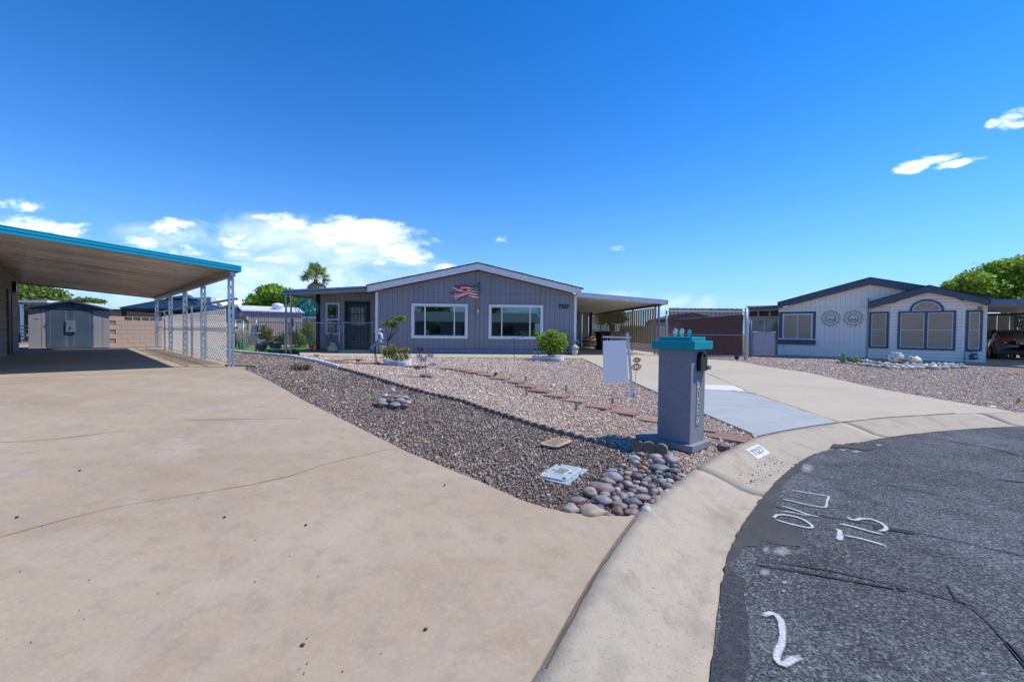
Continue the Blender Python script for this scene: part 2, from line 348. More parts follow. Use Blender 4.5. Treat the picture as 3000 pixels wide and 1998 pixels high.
galv = M('galvanised_steel', (.42,.45,.48), .42, .75, .12, 12)
white_metal = M('white_painted_metal', (.72,.73,.74), .45, 0, .06, 3)
blackm = M('black_metal', (.012,.012,.014), .45)
glassd = M('dark_window_glass', (.012,.035,.040), .03, 0, .5, .8, spec=.9, coat=1.)
trimw = M('white_trim', (.76,.77,.77), .55, 0, .05, 5)
leafm = M('green_leaf', (.31,.45,.055), .5, 0, .3, 2, isl=.6, trans=.45)
leafy = M('yellow_green_leaf', (.22,.28,.05), .55, 0, .3, 2, isl=.55, trans=.35)
leafd = M('dark_green_leaf', (.17,.24,.04), .55, 0, .3, 2, isl=.6, trans=.3)
leafo = M('olive_leaf', (.26,.23,.05), .6, 0, .3, 2, isl=.6, trans=.3)
bark = M('bark', (.13,.09,.06), .9, 0, .3, 8, .6, 30)

# ------------------------------------------------------------------ setting: ground, street, curb
def ground():
    mb = MB(); rs = [0.01,4,8,11,12.5,13,13.3,13.6,13.9,14.2,14.5,15,16,17.5,19,21,23,25,28,33,45,70,120,300,1200]; n = 120
    vs = []
    for r in rs:
        for k in range(n):
            th = 2*pi*k/n; x, y = CX+r*cos(th), CY+r*sin(th); vs.append((x, y, g(x, y)-.07))
    fs = [(i*n+k, i*n+(k+1)%n, (i+1)*n+(k+1)%n, (i+1)*n+k) for i in range(len(rs)-1) for k in range(n)]
    mb.add(vs, fs); o = mb.build('ground', dirt, smooth=True); o['kind'] = 'structure'
ground()
def polar(r, th): return (CX+r*cos(th), CY+r*sin(th))
st = [polar(Rb(rad(a))-CW+(.018*mnoise.noise(Vector((a*.9,0,0)))+.012*mnoise.noise(Vector((a*4.,3,0)))), rad(a)) for a in np.arange(0, 360, .5)]
sheet('street', st, 0., asph, 1.2)
def curb():
    root = bpy.data.objects.new('curb', None); COL.objects.link(root); root['kind'] = 'structure'
    prof = [(-CW-.02,-.05),(-CW-.02,-.006),(-CW+.1,-.016),(-CW+.22,-.004),(-CW+.34,.035),(-.2,.075),(-.1,.096),(-.0,.102),(.0,-.05)]
    jo = []
    for (x, y) in [(2038,1373),(2459,1236),(2850,1209)]:
        p = G(x, y); jo.append(math.degrees(math.atan2(p[1]-CY, p[0]-CX)))
    ang = sorted(jo+[180,168,157,147,86,77,68,58,48])
    for a0, a1 in zip(ang[:-1], ang[1:]):
        n = max(2, int((a1-a0)/.8)); e = math.degrees(.008/14); mb = MB(); vs = []; k = len(prof)
        for i in range(n+1):
            th = rad(a0+e+(a1-a0-2*e)*i/n)
            for s, z in prof:
                x, y = polar(Rb(th)+s, th); vs.append((x, y, z))
        mb.add(vs, [(i*k+j, (i+1)*k+j, (i+1)*k+j+1, i*k+j+1) for i in range(n) for j in range(k-1)]+[list(range(k)), [n*k+j for j in range(k)][::-1]])
        mb.build('curb_section', curbm, root, smooth=True)
curb()
def PX(l): return [G(*p) for p in l]
# left driveway
drv_edge = [(713,1081),(892,1174),(1197,1325),(1401,1408),(1529,1465),(1590,1484),(1643,1497),(1700,1505),(1758,1509),(1840,1512)]
cb = [polar(Rb(rad(a))+.012, rad(a)) for a in np.arange(178, 137.6, -1)]
bA = G(676,1075)[:2]; Dd = (-.717,.697); Uu = (.697,.717)
P0 = Vector((-6.62,10.03)); Dv = Vector(Dd); Uv = Vector(Uu)
slabR = [P0+Dv*t+Uv*.25 for t in (12.9, 9, 5, 2, -.3)]
dpoly = cb+[p[:2] for p in PX(drv_edge[::-1])]
dpoly += [tuple(P0-Dv*.3+Uv*.25)]
backL = P0+Dv*12.9-Uv*4.6
drive = sheet('driveway', dpoly+[tuple(P0-Dv*.42-Uv*4.6), (-13.5,3.0), (-9,-4)], 0, conc, .7, skirt=.1)
slab = sheet('carport_slab', [tuple(p) for p in slabR]+[tuple(P0-Dv*.40-Uv*4.6), tuple(backL)], .004, conc, .7, skirt=.1)
crackm = M('crack', (.10,.075,.055), .95)
ribbon('crack', [(0,1574),(200,1520),(330,1488),(480,1462),(620,1440),(740,1420),(850,1395),(960,1358),(1060,1335),(1130,1318),(1190,1312)], .0045, .0055, crackm, drive)
ribbon('joint', [(0,1297),(150,1288),(300,1270),(370,1262)], .008, .0055, M('faint_joint', (.22,.17,.12), .95), drive)
ribbon('joint', [(540,1232),(700,1228),(870,1226)], .008, .0055, MT['faint_joint'], drive)
ribbon('joint', [(1860,1525),(1740,1693),(1600,1960)], .012, .0055, crackm, drive)
# right driveway
dR = [(1706,1050),(1766,1077.5),(1925,1149.5),(2060,1210),(2200,1268)]
cbR = [polar(Rb(rad(a))+.012, rad(a)) for a in np.arange(123.6, 88, -1)]
rEdge = [(2995,1212),(2950,1202),(2756,1170),(2563,1136),(2369,1092),(2240,1073),(2173,1060),(2067,1052)]
patch = [(1898,1137),(2063,1139),(2190,1148),(2459,1237)]
DRV = PX(dR)
drv2 = sheet('driveway', [p[:2] for p in DRV[::1]]+cbR+[p[:2] for p in PX(rEdge)]+[(6.6,17.4),(6.5,30),(2.0,30),(2.2,17.6)], 0, conc2, .7, skirt=.1)
pt = [p[:2] for p in PX([(1900,1138),(1925,1149.5),(2060,1210),(2200,1268)])]+[polar(Rb(rad(a))+.014, rad(a)) for a in (123.2,121,119,117,115,114.5)]+[p[:2] for p in PX([(2459,1237),(2190,1148),(2063,1139)])]
sheet('driveway_patch', pt, .004, concnew, .6)
sheet('driveway_patch', [p[:2] for p in PX([(2066,1127),(2150,1131),(2175,1141),(2185,1148),(2063,1141)])], .008, M('white_primer', (.66,.63,.57), .9), .4)
ribbon('joint', [(2066,1092),(2160,1132),(2190,1147),(2300,1183),(2455,1236)], .014, .009, crackm, drv2)
ribbon('joint', [(2142,1144),(2180,1150),(2215,1154)], .03, .010, M('dug_dirt', (.17,.12,.05), .95), drv2)
ribbon('joint', [(2220,1279),(2300,1262),(2400,1246),(2470,1237),(2600,1223),(2800,1211)], .02, .0075, crackm, drv2)
# walk along the house, and at the right house
walk = [p[:2] for p in PX([(880,1041),(1110,1045),(1450,1047),(1704,1049.5)])]
sheet('walkway', walk+[(2.9,17.9),(-5.4,17.3),(-8.9,17.8)], -.002, conc2, .7, skirt=.1)
# gravel beds
edgW = [(655,1027),(700,1032),(760,1037),(850,1045),(905,1055),(960,1068),(993,1078)]
edgD = [(993,1078),(1053,1093.5),(1104,1108),(1158,1125),(1257,1152),(1355,1174),(1433,1201),(1508,1225),(1613,1257),(1695,1279),(1768,1297),(1829,1314)]
dark_poly = [p[:2] for p in PX(edgW+edgD[1:]+[(1869,1315),(1960,1328),(2012,1372)])]+[polar(Rb(rad(a))+.012, rad(a)) for a in (132.5,135,137.4)]+[p[:2] for p in PX(drv_edge[::-1])]+[tuple(P0+Uv*.25-Dv*.3), tuple(P0+Uv*.25+Dv*4), tuple(P0+Uv*.25+Dv*13)]+[(-15,22),(-10.6,17.2)]
pink_poly = [p[:2] for p in PX(edgW+edgD[1:]+[(1869,1315),(1960,1328),(2012,1372)])]+[polar(Rb(rad(a))+.012, rad(a)) for a in (131,128,125.5,124)]+[p[:2] for p in DRV[::-1]]+walk[::-1]+[(-10.6,17.2)]
sheet('gravel_bed', dark_poly, -.045, darkbase, .6)
sheet('gravel_bed', pink_poly, -.045, pinkbase, .6)
rg_poly = [p[:2] for p in PX(rEdge)]+[(7,17.2),(13.9,23.0),(16.8,20.3),(19.6,17.6),(17.6,14.7)]+[polar(Rb(rad(a))+.012, rad(a)) for a in (76,84,88)]
rg_poly = [p[:2] for p in PX([(2067,1052),(2173,1060),(2240,1073),(2369,1092),(2563,1136),(2756,1170),(2950,1202),(2995,1212)])]+[polar(Rb(rad(a))+.02, rad(a)) for a in (88,82,74,66)]+[(24,9),(23.5,11),(21.2,15.2)]+[p[:2] for p in PX([(3000,1092),(2884,1072),(2700,1066),(2560,1057),(2400,1050),(2178,1046),(2067,1046)])]
sheet('gravel_bed', rg_poly, -.045, pinkbase, .7)
lawnm = M('lawn_green', (.10,.24,.02), .8, 0, .3, 20, 1, 90)
sheet('lawn', [(-10.2,17.2),(-8.4,17.4),(-8.6,22.5),(-15.5,23.4),(-14,19.4)], -.02, lawnm, .8)
backg = sheet('gravel_bed', [(-26,19),(-17.2,17.5),(-15.3,19.6),(-14,19.6),(-15.5,23.6),(-8.6,22.6),(-8.6,27),(-24,30)], -.045, pinkbase, 1.2)

def inpoly(x, y, poly):
    c = np.zeros(len(x), bool); n = len(poly); j = n-1
    for i in range(n):
        xi, yi = poly[i][:2]; xj, yj = poly[j][:2]
        c ^= ((yi > y) != (yj > y)) & (x < (xj-xi)*(y-yi)/((yj-yi) or 1e-9)+xi); j = i
    return c
gvec = np.vectorize(g)
def scatter(name, poly, dens, size, mat, label, zoff=-.032, excl=(), maxY=40):
    P = np.array([p[:2] for p in poly]); lo = P.min(0); hi = P.max(0); pts = []
    for (y0, y1, d, s) in dens:
        y0 = max(y0, lo[1]); y1 = min(y1, hi[1])
        if y1 <= y0: continue
        n = int((hi[0]-lo[0])*(y1-y0)*d); x = rng.uniform(lo[0], hi[0], n); y = rng.uniform(y0, y1, n); k = inpoly(x, y, poly)
        k &= np.abs(x) < 1.28*y+.6
        k &= rng.random(n) < .80+.30*np.sin(x*1.7+np.sin(y*2.3)*1.5)*np.sin(y*1.3+x*.4)
        for e in excl: k &= ~inpoly(x, y, e)
        x, y = x[k], y[k]; pts.append(np.stack([x, y, np.full(len(x), s)], 1))
    A = np.concatenate(pts); z = gvec(A[:,0], A[:,1])+zoff+rng.uniform(-.006, .010, len(A)); n = len(A)
    me = bpy.data.meshes.new(name); me.vertices.add(n); me.vertices.foreach_set('co', np.stack([A[:,0], A[:,1], z], 1).astype(np.float32).ravel())
    at = me.attributes.new('s', 'FLOAT', 'POINT'); at.data.foreach_set('value', (A[:,2]*rng.lognormal(0, .38, n)).astype(np.float32))
    o = bpy.data.objects.new(name, me); COL.objects.link(o); tag(o, label, 'gravel', kind='stuff')
    ng = bpy.data.node_groups.new(name, 'GeometryNodeTree'); ng.interface.new_socket('Geometry', in_out='INPUT', socket_type='NodeSocketGeometry'); ng.interface.new_socket('Geometry', in_out='OUTPUT', socket_type='NodeSocketGeometry')
    N = ng.nodes; L = ng.links; gi = N.new('NodeGroupInput'); go = N.new('NodeGroupOutput')
    ic = N.new('GeometryNodeMeshIcoSphere'); ic.inputs['Subdivisions'].default_value = 1; ic.inputs['Radius'].default_value = .5
    sm_ = N.new('GeometryNodeSetMaterial'); sm_.inputs['Material'].default_value = mat; L.new(ic.outputs[0], sm_.inputs[0])
    ip = N.new('GeometryNodeInstanceOnPoints'); m2p = N.new('GeometryNodeMeshToPoints'); L.new(gi.outputs[0], m2p.inputs[0]); L.new(m2p.outputs[0], ip.inputs['Points']); L.new(sm_.outputs[0], ip.inputs['Instance'])
    rv = N.new('FunctionNodeRandomValue'); rv.data_type = 'FLOAT_VECTOR'; rv.inputs[1].default_value = (6.28,6.28,6.28); L.new(rv.outputs[0], ip.inputs['Rotation'])
    r2 = N.new('FunctionNodeRandomValue'); r2.data_type = 'FLOAT_VECTOR'; r2.inputs[0].default_value = (.7,.5,.4); r2.inputs[1].default_value = (1.35,1.,.8); r2.inputs['Seed'].default_value = 5
    na = N.new('GeometryNodeInputNamedAttribute'); na.data_type = 'FLOAT'; na.inputs[0].default_value = 's'
    vm = N.new('ShaderNodeVectorMath'); vm.operation = 'SCALE'; L.new(r2.outputs[0], vm.inputs[0]); L.new(na.outputs[0], vm.inputs['Scale']); L.new(vm.outputs[0], ip.inputs['Scale'])
    L.new(ip.outputs[0], go.inputs[0]); md = o.modifiers.new('scatter', 'NODES'); md.node_group = ng; me.materials.append(mat); return o
pil_foot = [(2.2,5.3),(2.75,5.75),(2.2,6.35),(1.65,5.95)]
scatter('gravel', dark_poly, [(0,7.5,3600,.019),(7.5,13,1700,.023),(13,20,600,.030)], 0, peb_dark, 'loose dark brown and grey gravel between driveway and scalloped edging')
scatter('gravel', pink_poly, [(0,8,3300,.021),(8,13,1600,.025),(13,20,800,.030)], 0, peb_pink, 'loose pink gravel covering the front yard before the grey house', excl=[pil_foot])
scatter('gravel', rg_poly, [(0,13,1400,.026),(13,24,700,.033)], 0, peb_pink, 'loose pink gravel in front of the white house')

# worn asphalt strip, patches, cracks and paint on the street
def pxsheet(name, px, off, mat, jitter=0, **k):
    P = [Vector(p[:2]) for p in PX(px)]; q = []
    for i in range(len(P)):
        a, b = P[i], P[(i+1) % len(P)]; n = max(1, int((b-a).length/.08)) if jitter else 1
        for t in range(n): q.append(a.lerp(b, t/n)+Vector((random.gauss(0, jitter), random.gauss(0, jitter))))
    return sheet(name, q, off, mat, .5, **k)
gut = [polar(Rb(rad(a))-CW-.0, rad(a)) for a in np.arange(139.6, 110, -.8)]
inn = PX([(2560,1290),(2480,1300),(2400,1325),(2360,1350),(2345,1380),(2300,1410),(2285,1440),(2270,1480),(2265,1520),(2345,1550),(2348,1602),(2300,1598),(2236,1585),(2222,1602),(2183,1598)])
q = [Vector(p) for p in gut]+[Vector(p[:2]) for p in inn]; q2 = []
for i in range(len(q)):
    a, b = q[i], q[(i+1) % len(q)]; n = max(1, int((b-a).length/.06))
    for t in range(n): q2.append(a.lerp(b, t/n)+Vector((random.gauss(0, .007), random.gauss(0, .007))))
o = sheet('asphalt_patch', q2, .004, patchm, .5)
pxsheet('asphalt_patch', [(2440,1302),(2555,1306),(2560,1318),(2540,1322),(2480,1312),(2430,1312)], .009, patchm, .006)
edge = [polar(Rb(rad(a))-CW-.0, rad(a)) for a in np.arange(152, 139, -.8)]; edge2 = [polar(Rb(rad(a))-CW-.14, rad(a)) for a in np.arange(139.4, 152.4, .8)]
q = [Vector(p) for p in edge+edge2]; q = [p+Vector((random.gauss(0, .014), random.gauss(0, .014))) for p in q]
sheet('asphalt_patch', q, .003, layered('broken_asphalt_edge', (.08,.083,.09), [(20,(.17,.17,.18),.5,.7,.7,None),(70,(.015,.015,.018),.5,.65,.8,None)], bump=1, bscale=60, bdist=.02), .5)
street = bpy.data.objects['street']; tar = M('tar_line', (.028,.03,.034), .8, 0, .3, 20, .3, 60); tar2 = M('worn_band', (.04,.043,.05), .9, 0, .3, 20)
for pts, w in [([(2270,1485),(2420,1515),(2600,1545),(2800,1585),(3000,1630)], .013),([(2560,1545),(2680,1565)], .05),([(2215,1640),(2420,1670),(2620,1715),(2750,1748),(2850,1775)], .010),([(2215,1655),(2420,1690),(2620,1725)], .02),
               ([(2640,1722),(2655,1735)], .05),([(2775,1715),(2800,1755),(2850,1785),(2900,1830),(2950,1890),(3000,1945)], .011),([(2950,1885),(3010,1960)], .03),([(2780,1293),(2900,1313),(3000,1338)], .03),([(2580,1419),(2700,1440),(2850,1470)], .012),
               ([(2920,1405),(3000,1415)], .03)]:
    ribbon('crack', pts, w, .0075, tar if w < .04 else tar2, street)
wp = sprayed('white_spray_paint', (.66,.66,.65), 1.24, .8); wpf = sprayed('faded_spray_paint', (.45,.44,.41), 1.45, .6)
def paint_line(px, w, mat, z=.012):
    P = [Vector(G(*p)[:2]) for p in px]; q = []
    for i in range(len(P)-1):
        p0, p1, p2, p3 = P[max(0, i-1)], P[i], P[i+1], P[min(len(P)-1, i+2)]; n = max(2, int((p2-p1).length/.025))
        for k in range(n):
            t = k/n; q.append(.5*((2*p1)+(p2-p0)*t+(2*p0-5*p1+4*p2-p3)*t*t+(3*p1-p0-3*p2+p3)*t**3))
    q.append(P[-1]); mb = MB(); vs = []; cov = []
    for i, p in enumerate(q):
        t = (q[min(i+1, len(q)-1)]-q[max(i-1, 0)]).normalized(); nn = Vector((-t.y, t.x)); ww = w*(1+.22*mnoise.noise(Vector((i*.35, w*90, px[0][0]))))/2
        e = min(1, i/1.5, (len(q)-1-i)/1.5)
        for f, c in ((-1,0),(-.45,1),(.45,1),(1,0)):
            c_ = p+nn*ww*f; vs.append((c_.x, c_.y, z)); cov.append(c*e)
    mb.add(vs, [(4*i+j, 4*i+j+1, 4*i+j+5, 4*i+j+4) for i in range(len(q)-1) for j in range(3)]); o = mb.build('paint_stroke', mat, street)
    at = o.data.attributes.new('cover', 'FLOAT', 'POINT'); at.data.foreach_set('value', cov)
def paint_blob(c, rx, ry, mat, z=.0118):
    n = 16; ring = [G(c[0]+rx*cos(t)*random.uniform(.8,1.2), c[1]+ry*sin(t)*random.uniform(.8,1.2)) for t in np.linspace(0, 2*pi, n+1)[:-1]]; C_ = Vector(G(*c))
    vs = [(C_.x, C_.y, z)]+[(C_.x+(p[0]-C_.x)*.55, C_.y+(p[1]-C_.y)*.55, z) for p in ring]+[(p[0], p[1], z) for p in ring]
    mb = MB().add(vs, [(0, 1+k, 1+(k+1) % n) for k in range(n)]+[(1+k, 1+n+k, 1+n+(k+1) % n, 1+(k+1) % n) for k in range(n)]); o = mb.build('paint_stroke', mat, street)
    at = o.data.attributes.new('cover', 'FLOAT', 'POINT'); at.data.foreach_set('value', [1.]+[.75]*n+[0.]*n)
def r7(l): return [(2170+x/3.734, 1280+y/3.734) for x, y in l]
SP = [(r7([(530,585),(720,620),(880,645),(960,660),(945,710),(930,775),(870,775),(700,745),(560,710),(430,685)]), .026),
      (r7([(420,760),(520,785),(640,825),(760,865),(880,885)]), .03), (r7([(420,820),(560,835),(700,865),(800,880)]), .022),
      (r7([(355,905),(400,865),(500,865),(620,890),(720,935),(785,990),(740,1005),(600,975),(480,945),(355,905)]), .032),
      (r7([(1040,1135),(1080,1130),(1085,1080),(1075,1030),(1010,1010)]), .05),(r7([(1090,1080),(1250,1110),(1430,1155),(1620,1215)]), .032),
      (r7([(1060,955),(1200,985),(1400,1040),(1590,1085)]), .034),(r7([(1170,875),(1190,905),(1260,920),(1320,905),(1420,910),(1520,945),(1590,1000),(1560,1035),(1470,1035)]), .04),(r7([(1170,870),(1210,880)]), .06)]
r8 = lambda l: [(2000+x/1.965, 1200+y/1.965) for x, y in l]
SP += [(r8([(450,1200),(510,1180),(560,1215),(575,1290),(570,1350),(545,1410),(545,1455),(585,1475),(640,1445),(705,1430)]), .045)]
mk = None
for p, w in SP:
    paint_line(p, w*1.12, wp)
for c, rx, ry in [((2060+230,1590+30),38,18),((2240,1682),22,14),((2300,1710),14,7),((2297,1735),10,5),((2508,1325),24,5),((2575,1306),16,5),((2365,1375),24,20),((2470,1320),14,4),((2245,1615),14,14)]:
    paint_blob(c, rx*1.15, ry*1.2, wpf)
# stencilled number plate on the curb, with worn digits
def onsurf(px, off):
    return [Vector((p[0], p[1], p[2])) for p in [G(*q) for q in px]]
cc = [G(x, y) for x, y in r7([(50,150),(185,85),(325,170),(190,238)])]
def csheet(name, quad, mat, off, parent):
    q = [Vector(p) for p in quad]; mb = MB(); n = 8; vs = []
    for i in range(n+1):
        for j in range(n+1):
            p = q[0].lerp(q[1], i/n).lerp(q[3].lerp(q[2], i/n), j/n); s = gs(p.x, p.y); zz = np.interp(s, [-CW-.02,-CW+.1,-CW+.22,-CW+.34,-.2,-.1,0], [-.006,-.016,-.004,.035,.075,.096,.102]); vs.append((p.x, p.y, zz+off))
    mb.add(vs, [(i*(n+1)+j, (i+1)*(n+1)+j, (i+1)*(n+1)+j+1, i*(n+1)+j+1) for i in range(n) for j in range(n)]); return mb.build(name, mat, parent, smooth=True)
curbo = bpy.data.objects['curb']
csheet('house_number_panel', cc, M('curb_white_paint', (.62,.61,.58), .8), .004, curbo)
digm = M('worn_blue_paint', (.17,.20,.30), .8)
def lerpq(u, v): q = [Vector(p) for p in cc]; return q[0].lerp(q[1], u).lerp(q[3].lerp(q[2], u), v)
SEG = {'7': [((0,1),(1,1)),((1,1),(.35,0))], '3': [((0,1),(1,1)),((1,1),(.5,.55)),((.5,.55),(1,.3)),((1,.3),(.5,0)),((.5,0),(0,.1))], '2': [((0,.85),(.5,1)),((.5,1),(1,.75)),((1,.75),(0,0)),((0,0),(1,0))]}
for i, ch in enumerate('7327'):
    for (a, b) in SEG[ch]:
        # digits run along the curb, their tops towards the house
        def mp(p): return lerpq(.12+i*.2+.13*p[0], .72-.44*p[1])
        A, B = mp(a), mp(b); d = (B-A).normalized()*.0; s = (B-A).to_2d().normalized(); nn = Vector((-s.y, s.x, 0))*.008
        for t0, t1 in ((0,.42),(.55,1)):
            p0, p1 = A.lerp(B, t0), A.lerp(B, t1)
            csheet('digit_stroke', [p0-nn, p1-nn, p1+nn, p0+nn], digm, .0085, curbo)
# crumbs of dirt on the curb and pebbles strayed on the slabs
mb = MB()
for i in range(90):
    x, y = random.choice([(2245,1375),(2260,1355),(2190,1390),(2215,1400),(2320,1358)]); p = G(x+random.gauss(0, 22), y+random.gauss(0, 13))
    s = gs(p[0], p[1])
    if not -CW < s < 0: continue
    zz = float(np.interp(s, [-CW-.02,-CW+.1,-CW+.22,-CW+.34,-.2,-.1,0], [-.006,-.016,-.004,.035,.075,.096,.102])); r = random.uniform(.003, .010)
    mb.blob((p[0], p[1], zz+r*.3), (r, r, r*.7), sub=1, seed=i)
tag(mb.build('dirt_crumbs', M('dirt_crumb', (.07,.045,.035), .95)), 'brown crumbs of soil scattered on the curb by the painted number', 'soil', kind='stuff')
mb = MB()
for i in range(38):
    x, y = random.uniform(0, 1500), random.uniform(1150, 1980); p = G(x, y)
    if gs(p[0], p[1]) < .1: continue
    r = random.uniform(.002, .005); mb.blob((p[0], p[1], p[2]+r*.5+.004), (r, r*.8, r*.6), sub=1, seed=i)
for (x, y) in [(234,1380),(896,1540),(50,1517),(658,1517),(1303,1423),(1247,1846),(887,1892)]:
    p = G(x, y); mb.blob((p[0], p[1], p[2]+.008), (.011,.008,.006), sub=2, seed=x)
tag(mb.build('stray_pebbles', M('stray_pebble', (.09,.075,.07), .9)), 'small dark pebbles strayed over the tan concrete driveway', 'pebbles', kind='stuff')

# ================================================================== mailbox pillar
def fr(root, p): return loc(root, p)
bpy.context.view_layer.update()
PIL = (2.275, 5.40)
def pillar():
    blue = layered('slate_blue_stucco', (.25,.255,.285), [(1.2,(.205,.21,.235),.45,.7,.6,None),(3,(.29,.295,.325),.45,.7,.6,None),(25,(.16,.175,.215),.5,.7,.5,None)], bump=.9, bscale=90, bdist=.006)
    turq = layered('turquoise_stucco', (.005,.29,.34), [(3,(.01,.35,.40),.45,.7,.6,None)], bump=.9, bscale=60, rough=.7, bdist=.008)
    t = T('mailbox_pillar', 'slate blue stucco mailbox pillar with turquoise cap standing beside the curb', 'mailbox', (*PIL, .1), rad(42))
    MB().box(-.07, -.07, 0, .475, .74, .085).build('base_slab', blue, t, bevel=.008)
    MB().box(0, 0, .085, .405, .45, 1.292).build('column', blue, t, bevel=.006)
    MB().box(-.068, -.068, 1.292, .475, .52, 1.402).build('cap', turq, t, bevel=.008)
    MB().box(-.0, -.0, 1.402, .405, .45, 1.455).build('cap_top', turq, t, bevel=.006)
    bk = M('black_mailbox', (.008,.010,.011), .3, .2, spec=.6)
    # mailbox: arched box projecting from the face y=0
    def arch(x0, x1, z0, z1, y):
        r = (x1-x0)/2; c = (x0+x1)/2; zc = z1-r
        return [(x0,y,z0),(x1,y,z0)]+[(c+r*cos(a), y, zc+r*sin(a)) for a in np.linspace(0, pi, 13)]
    MB().prism(arch(.150,.325,1.02,1.262,-.05), (0,.12,0)).build('mailbox', bk, t)
    MB().prism(arch(.146,.329,1.016,1.268,-.062), (0,.022,0)).build('mailbox_door', bk, t, bevel=.002)
    MB().box(.228,-.078,1.20,.247,-.062,1.24).build('door_handle', bk, t)
    MB().tube([(.375,-.075,1.055),(.375,.02,1.055)], .028, 12).tube([(.375,-.082,1.055),(.375,-.074,1.055)], .032, 12).build('outlet_pipe', M('grey_pipe', (.3,.33,.36), .5), t)
    tile = M('cream_number_tile', (.62,.62,.55), .35, 0, .1, 20, spec=.5); ink = M('black_ink', (.01,.01,.012), .5)
    fl = M('flower_yellow', (.55,.40,.03), .5); fl2 = M('flower_leaf_green', (.08,.12,.02), .5)
    for i, ch in enumerate('7327'):
        z1 = .905-i*.149; a = .192
        s = MB().box(a-.033, -.012, z1-.143, a+.033, .0005, z1).build('number_tile', tile, t, bevel=.003)
        text(ch, .105, 'digit', ink, s, .001, .004, loc=(a, -.0135, z1-.052), rot=(pi/2,0,0), sx=.78)
        MB().tube([(a-.004,-.0155,z1-.118),(a-.004,-.012,z1-.118)], .014, 8).build('painted_flower', fl, s)
        MB().prism([(a-.03,-.0135,z1-.138),(a+.03,-.0135,z1-.138),(a+.022,-.0135,z1-.10),(a+.004,-.0135,z1-.128)], (0,.0012,0)).build('painted_leaf', fl2, s)
    fw = M('white_painted_fish', (.50,.66,.62), .5, 0, .5, 30, .6, 60); ft = M('turquoise_fish', (.02,.50,.50), .5, 0, .4, 30, .6, 60)
    for x, y, ytop, m_, lab, s in [(1978, 985, 960, fw, 'weathered white fish figurine at the left of the three on the pillar cap', 1),(1997, 985, 961, fw, 'weathered white fish figurine in the middle of the three on the pillar cap', 1),(2019, 986, 965, ft, 'small turquoise fish figurine at the right end of the pillar cap', .85)]:
        w = AT(x, 985, 5.70); r = T('fish_figurine', lab, 'figurine', (w.x, w.y, 1.555), rad(14), 'painted fish figurines on the pillar cap')
        b = MB(); P = []
        for a in np.linspace(0, 2*pi, 20)[:-1]: P.append((.030*cos(a)*s*(1+.22*(sin(a) > .2)*cos(a)), -.012*s, (.062+.048*sin(a))*s))
        b.prism(P, (0,.024*s,0)); b.build('body', m_, r, bevel=.005*s)
        MB().prism([(-.006*s,-.007,.02*s),(.004*s,-.007,.022*s),(.028*s,-.007,.0),(.0,-.007,.004*s),(-.024*s,-.007,.0)], (0,.014,0)).build('tail', m_, r)
        MB().prism([(.022*s,-.006,.09*s),(.044*s,-.006,.074*s),(.026*s,-.006,.06*s)], (0,.012,0)).build('snout', m_, r)
        MB().blob((.008*s,-.014*s,.082*s), (.005,.004,.005), sub=1, amp=0).build('eye', blackm, r)
pillar()

# ================================================================== rocks
def rockmat(c):
    m_ = sum(c)/3; c = tuple(round(m_*.35+q*.65+.01*(1-i), 3) for i, q in enumerate(c))
    k = 'river_rock_%.2f_%.2f_%.2f' % c
    return layered(k, c, [(9,tuple(.06+q*1.25 for q in c),.45,.7,.6,(1,1,3)),(30,tuple(q*.6 for q in c),.5,.7,.5,None),(14,(.42,.38,.35),.6,.75,.4,(1,3,1))], rough=.55, bump=.3, bscale=60, spec=.4) if k not in MT else MT[k]
RC = {'tan':(.36,.27,.19),'mauve':(.24,.15,.16),'purple-grey':(.25,.21,.25),'blue-grey':(.21,.25,.29),'olive':(.24,.21,.16),'grey':(.25,.23,.22),'teal-grey':(.075,.12,.125),'pale grey':(.42,.41,.40),
      'red-brown':(.25,.12,.09),'maroon':(.19,.08,.075),'plum':(.13,.09,.115),'pink-grey':(.37,.28,.26),'slate':(.12,.17,.18),'dark grey':(.10,.10,.105),'rust':(.36,.14,.08),'brown':(.22,.155,.11)}
S6 = 2.613
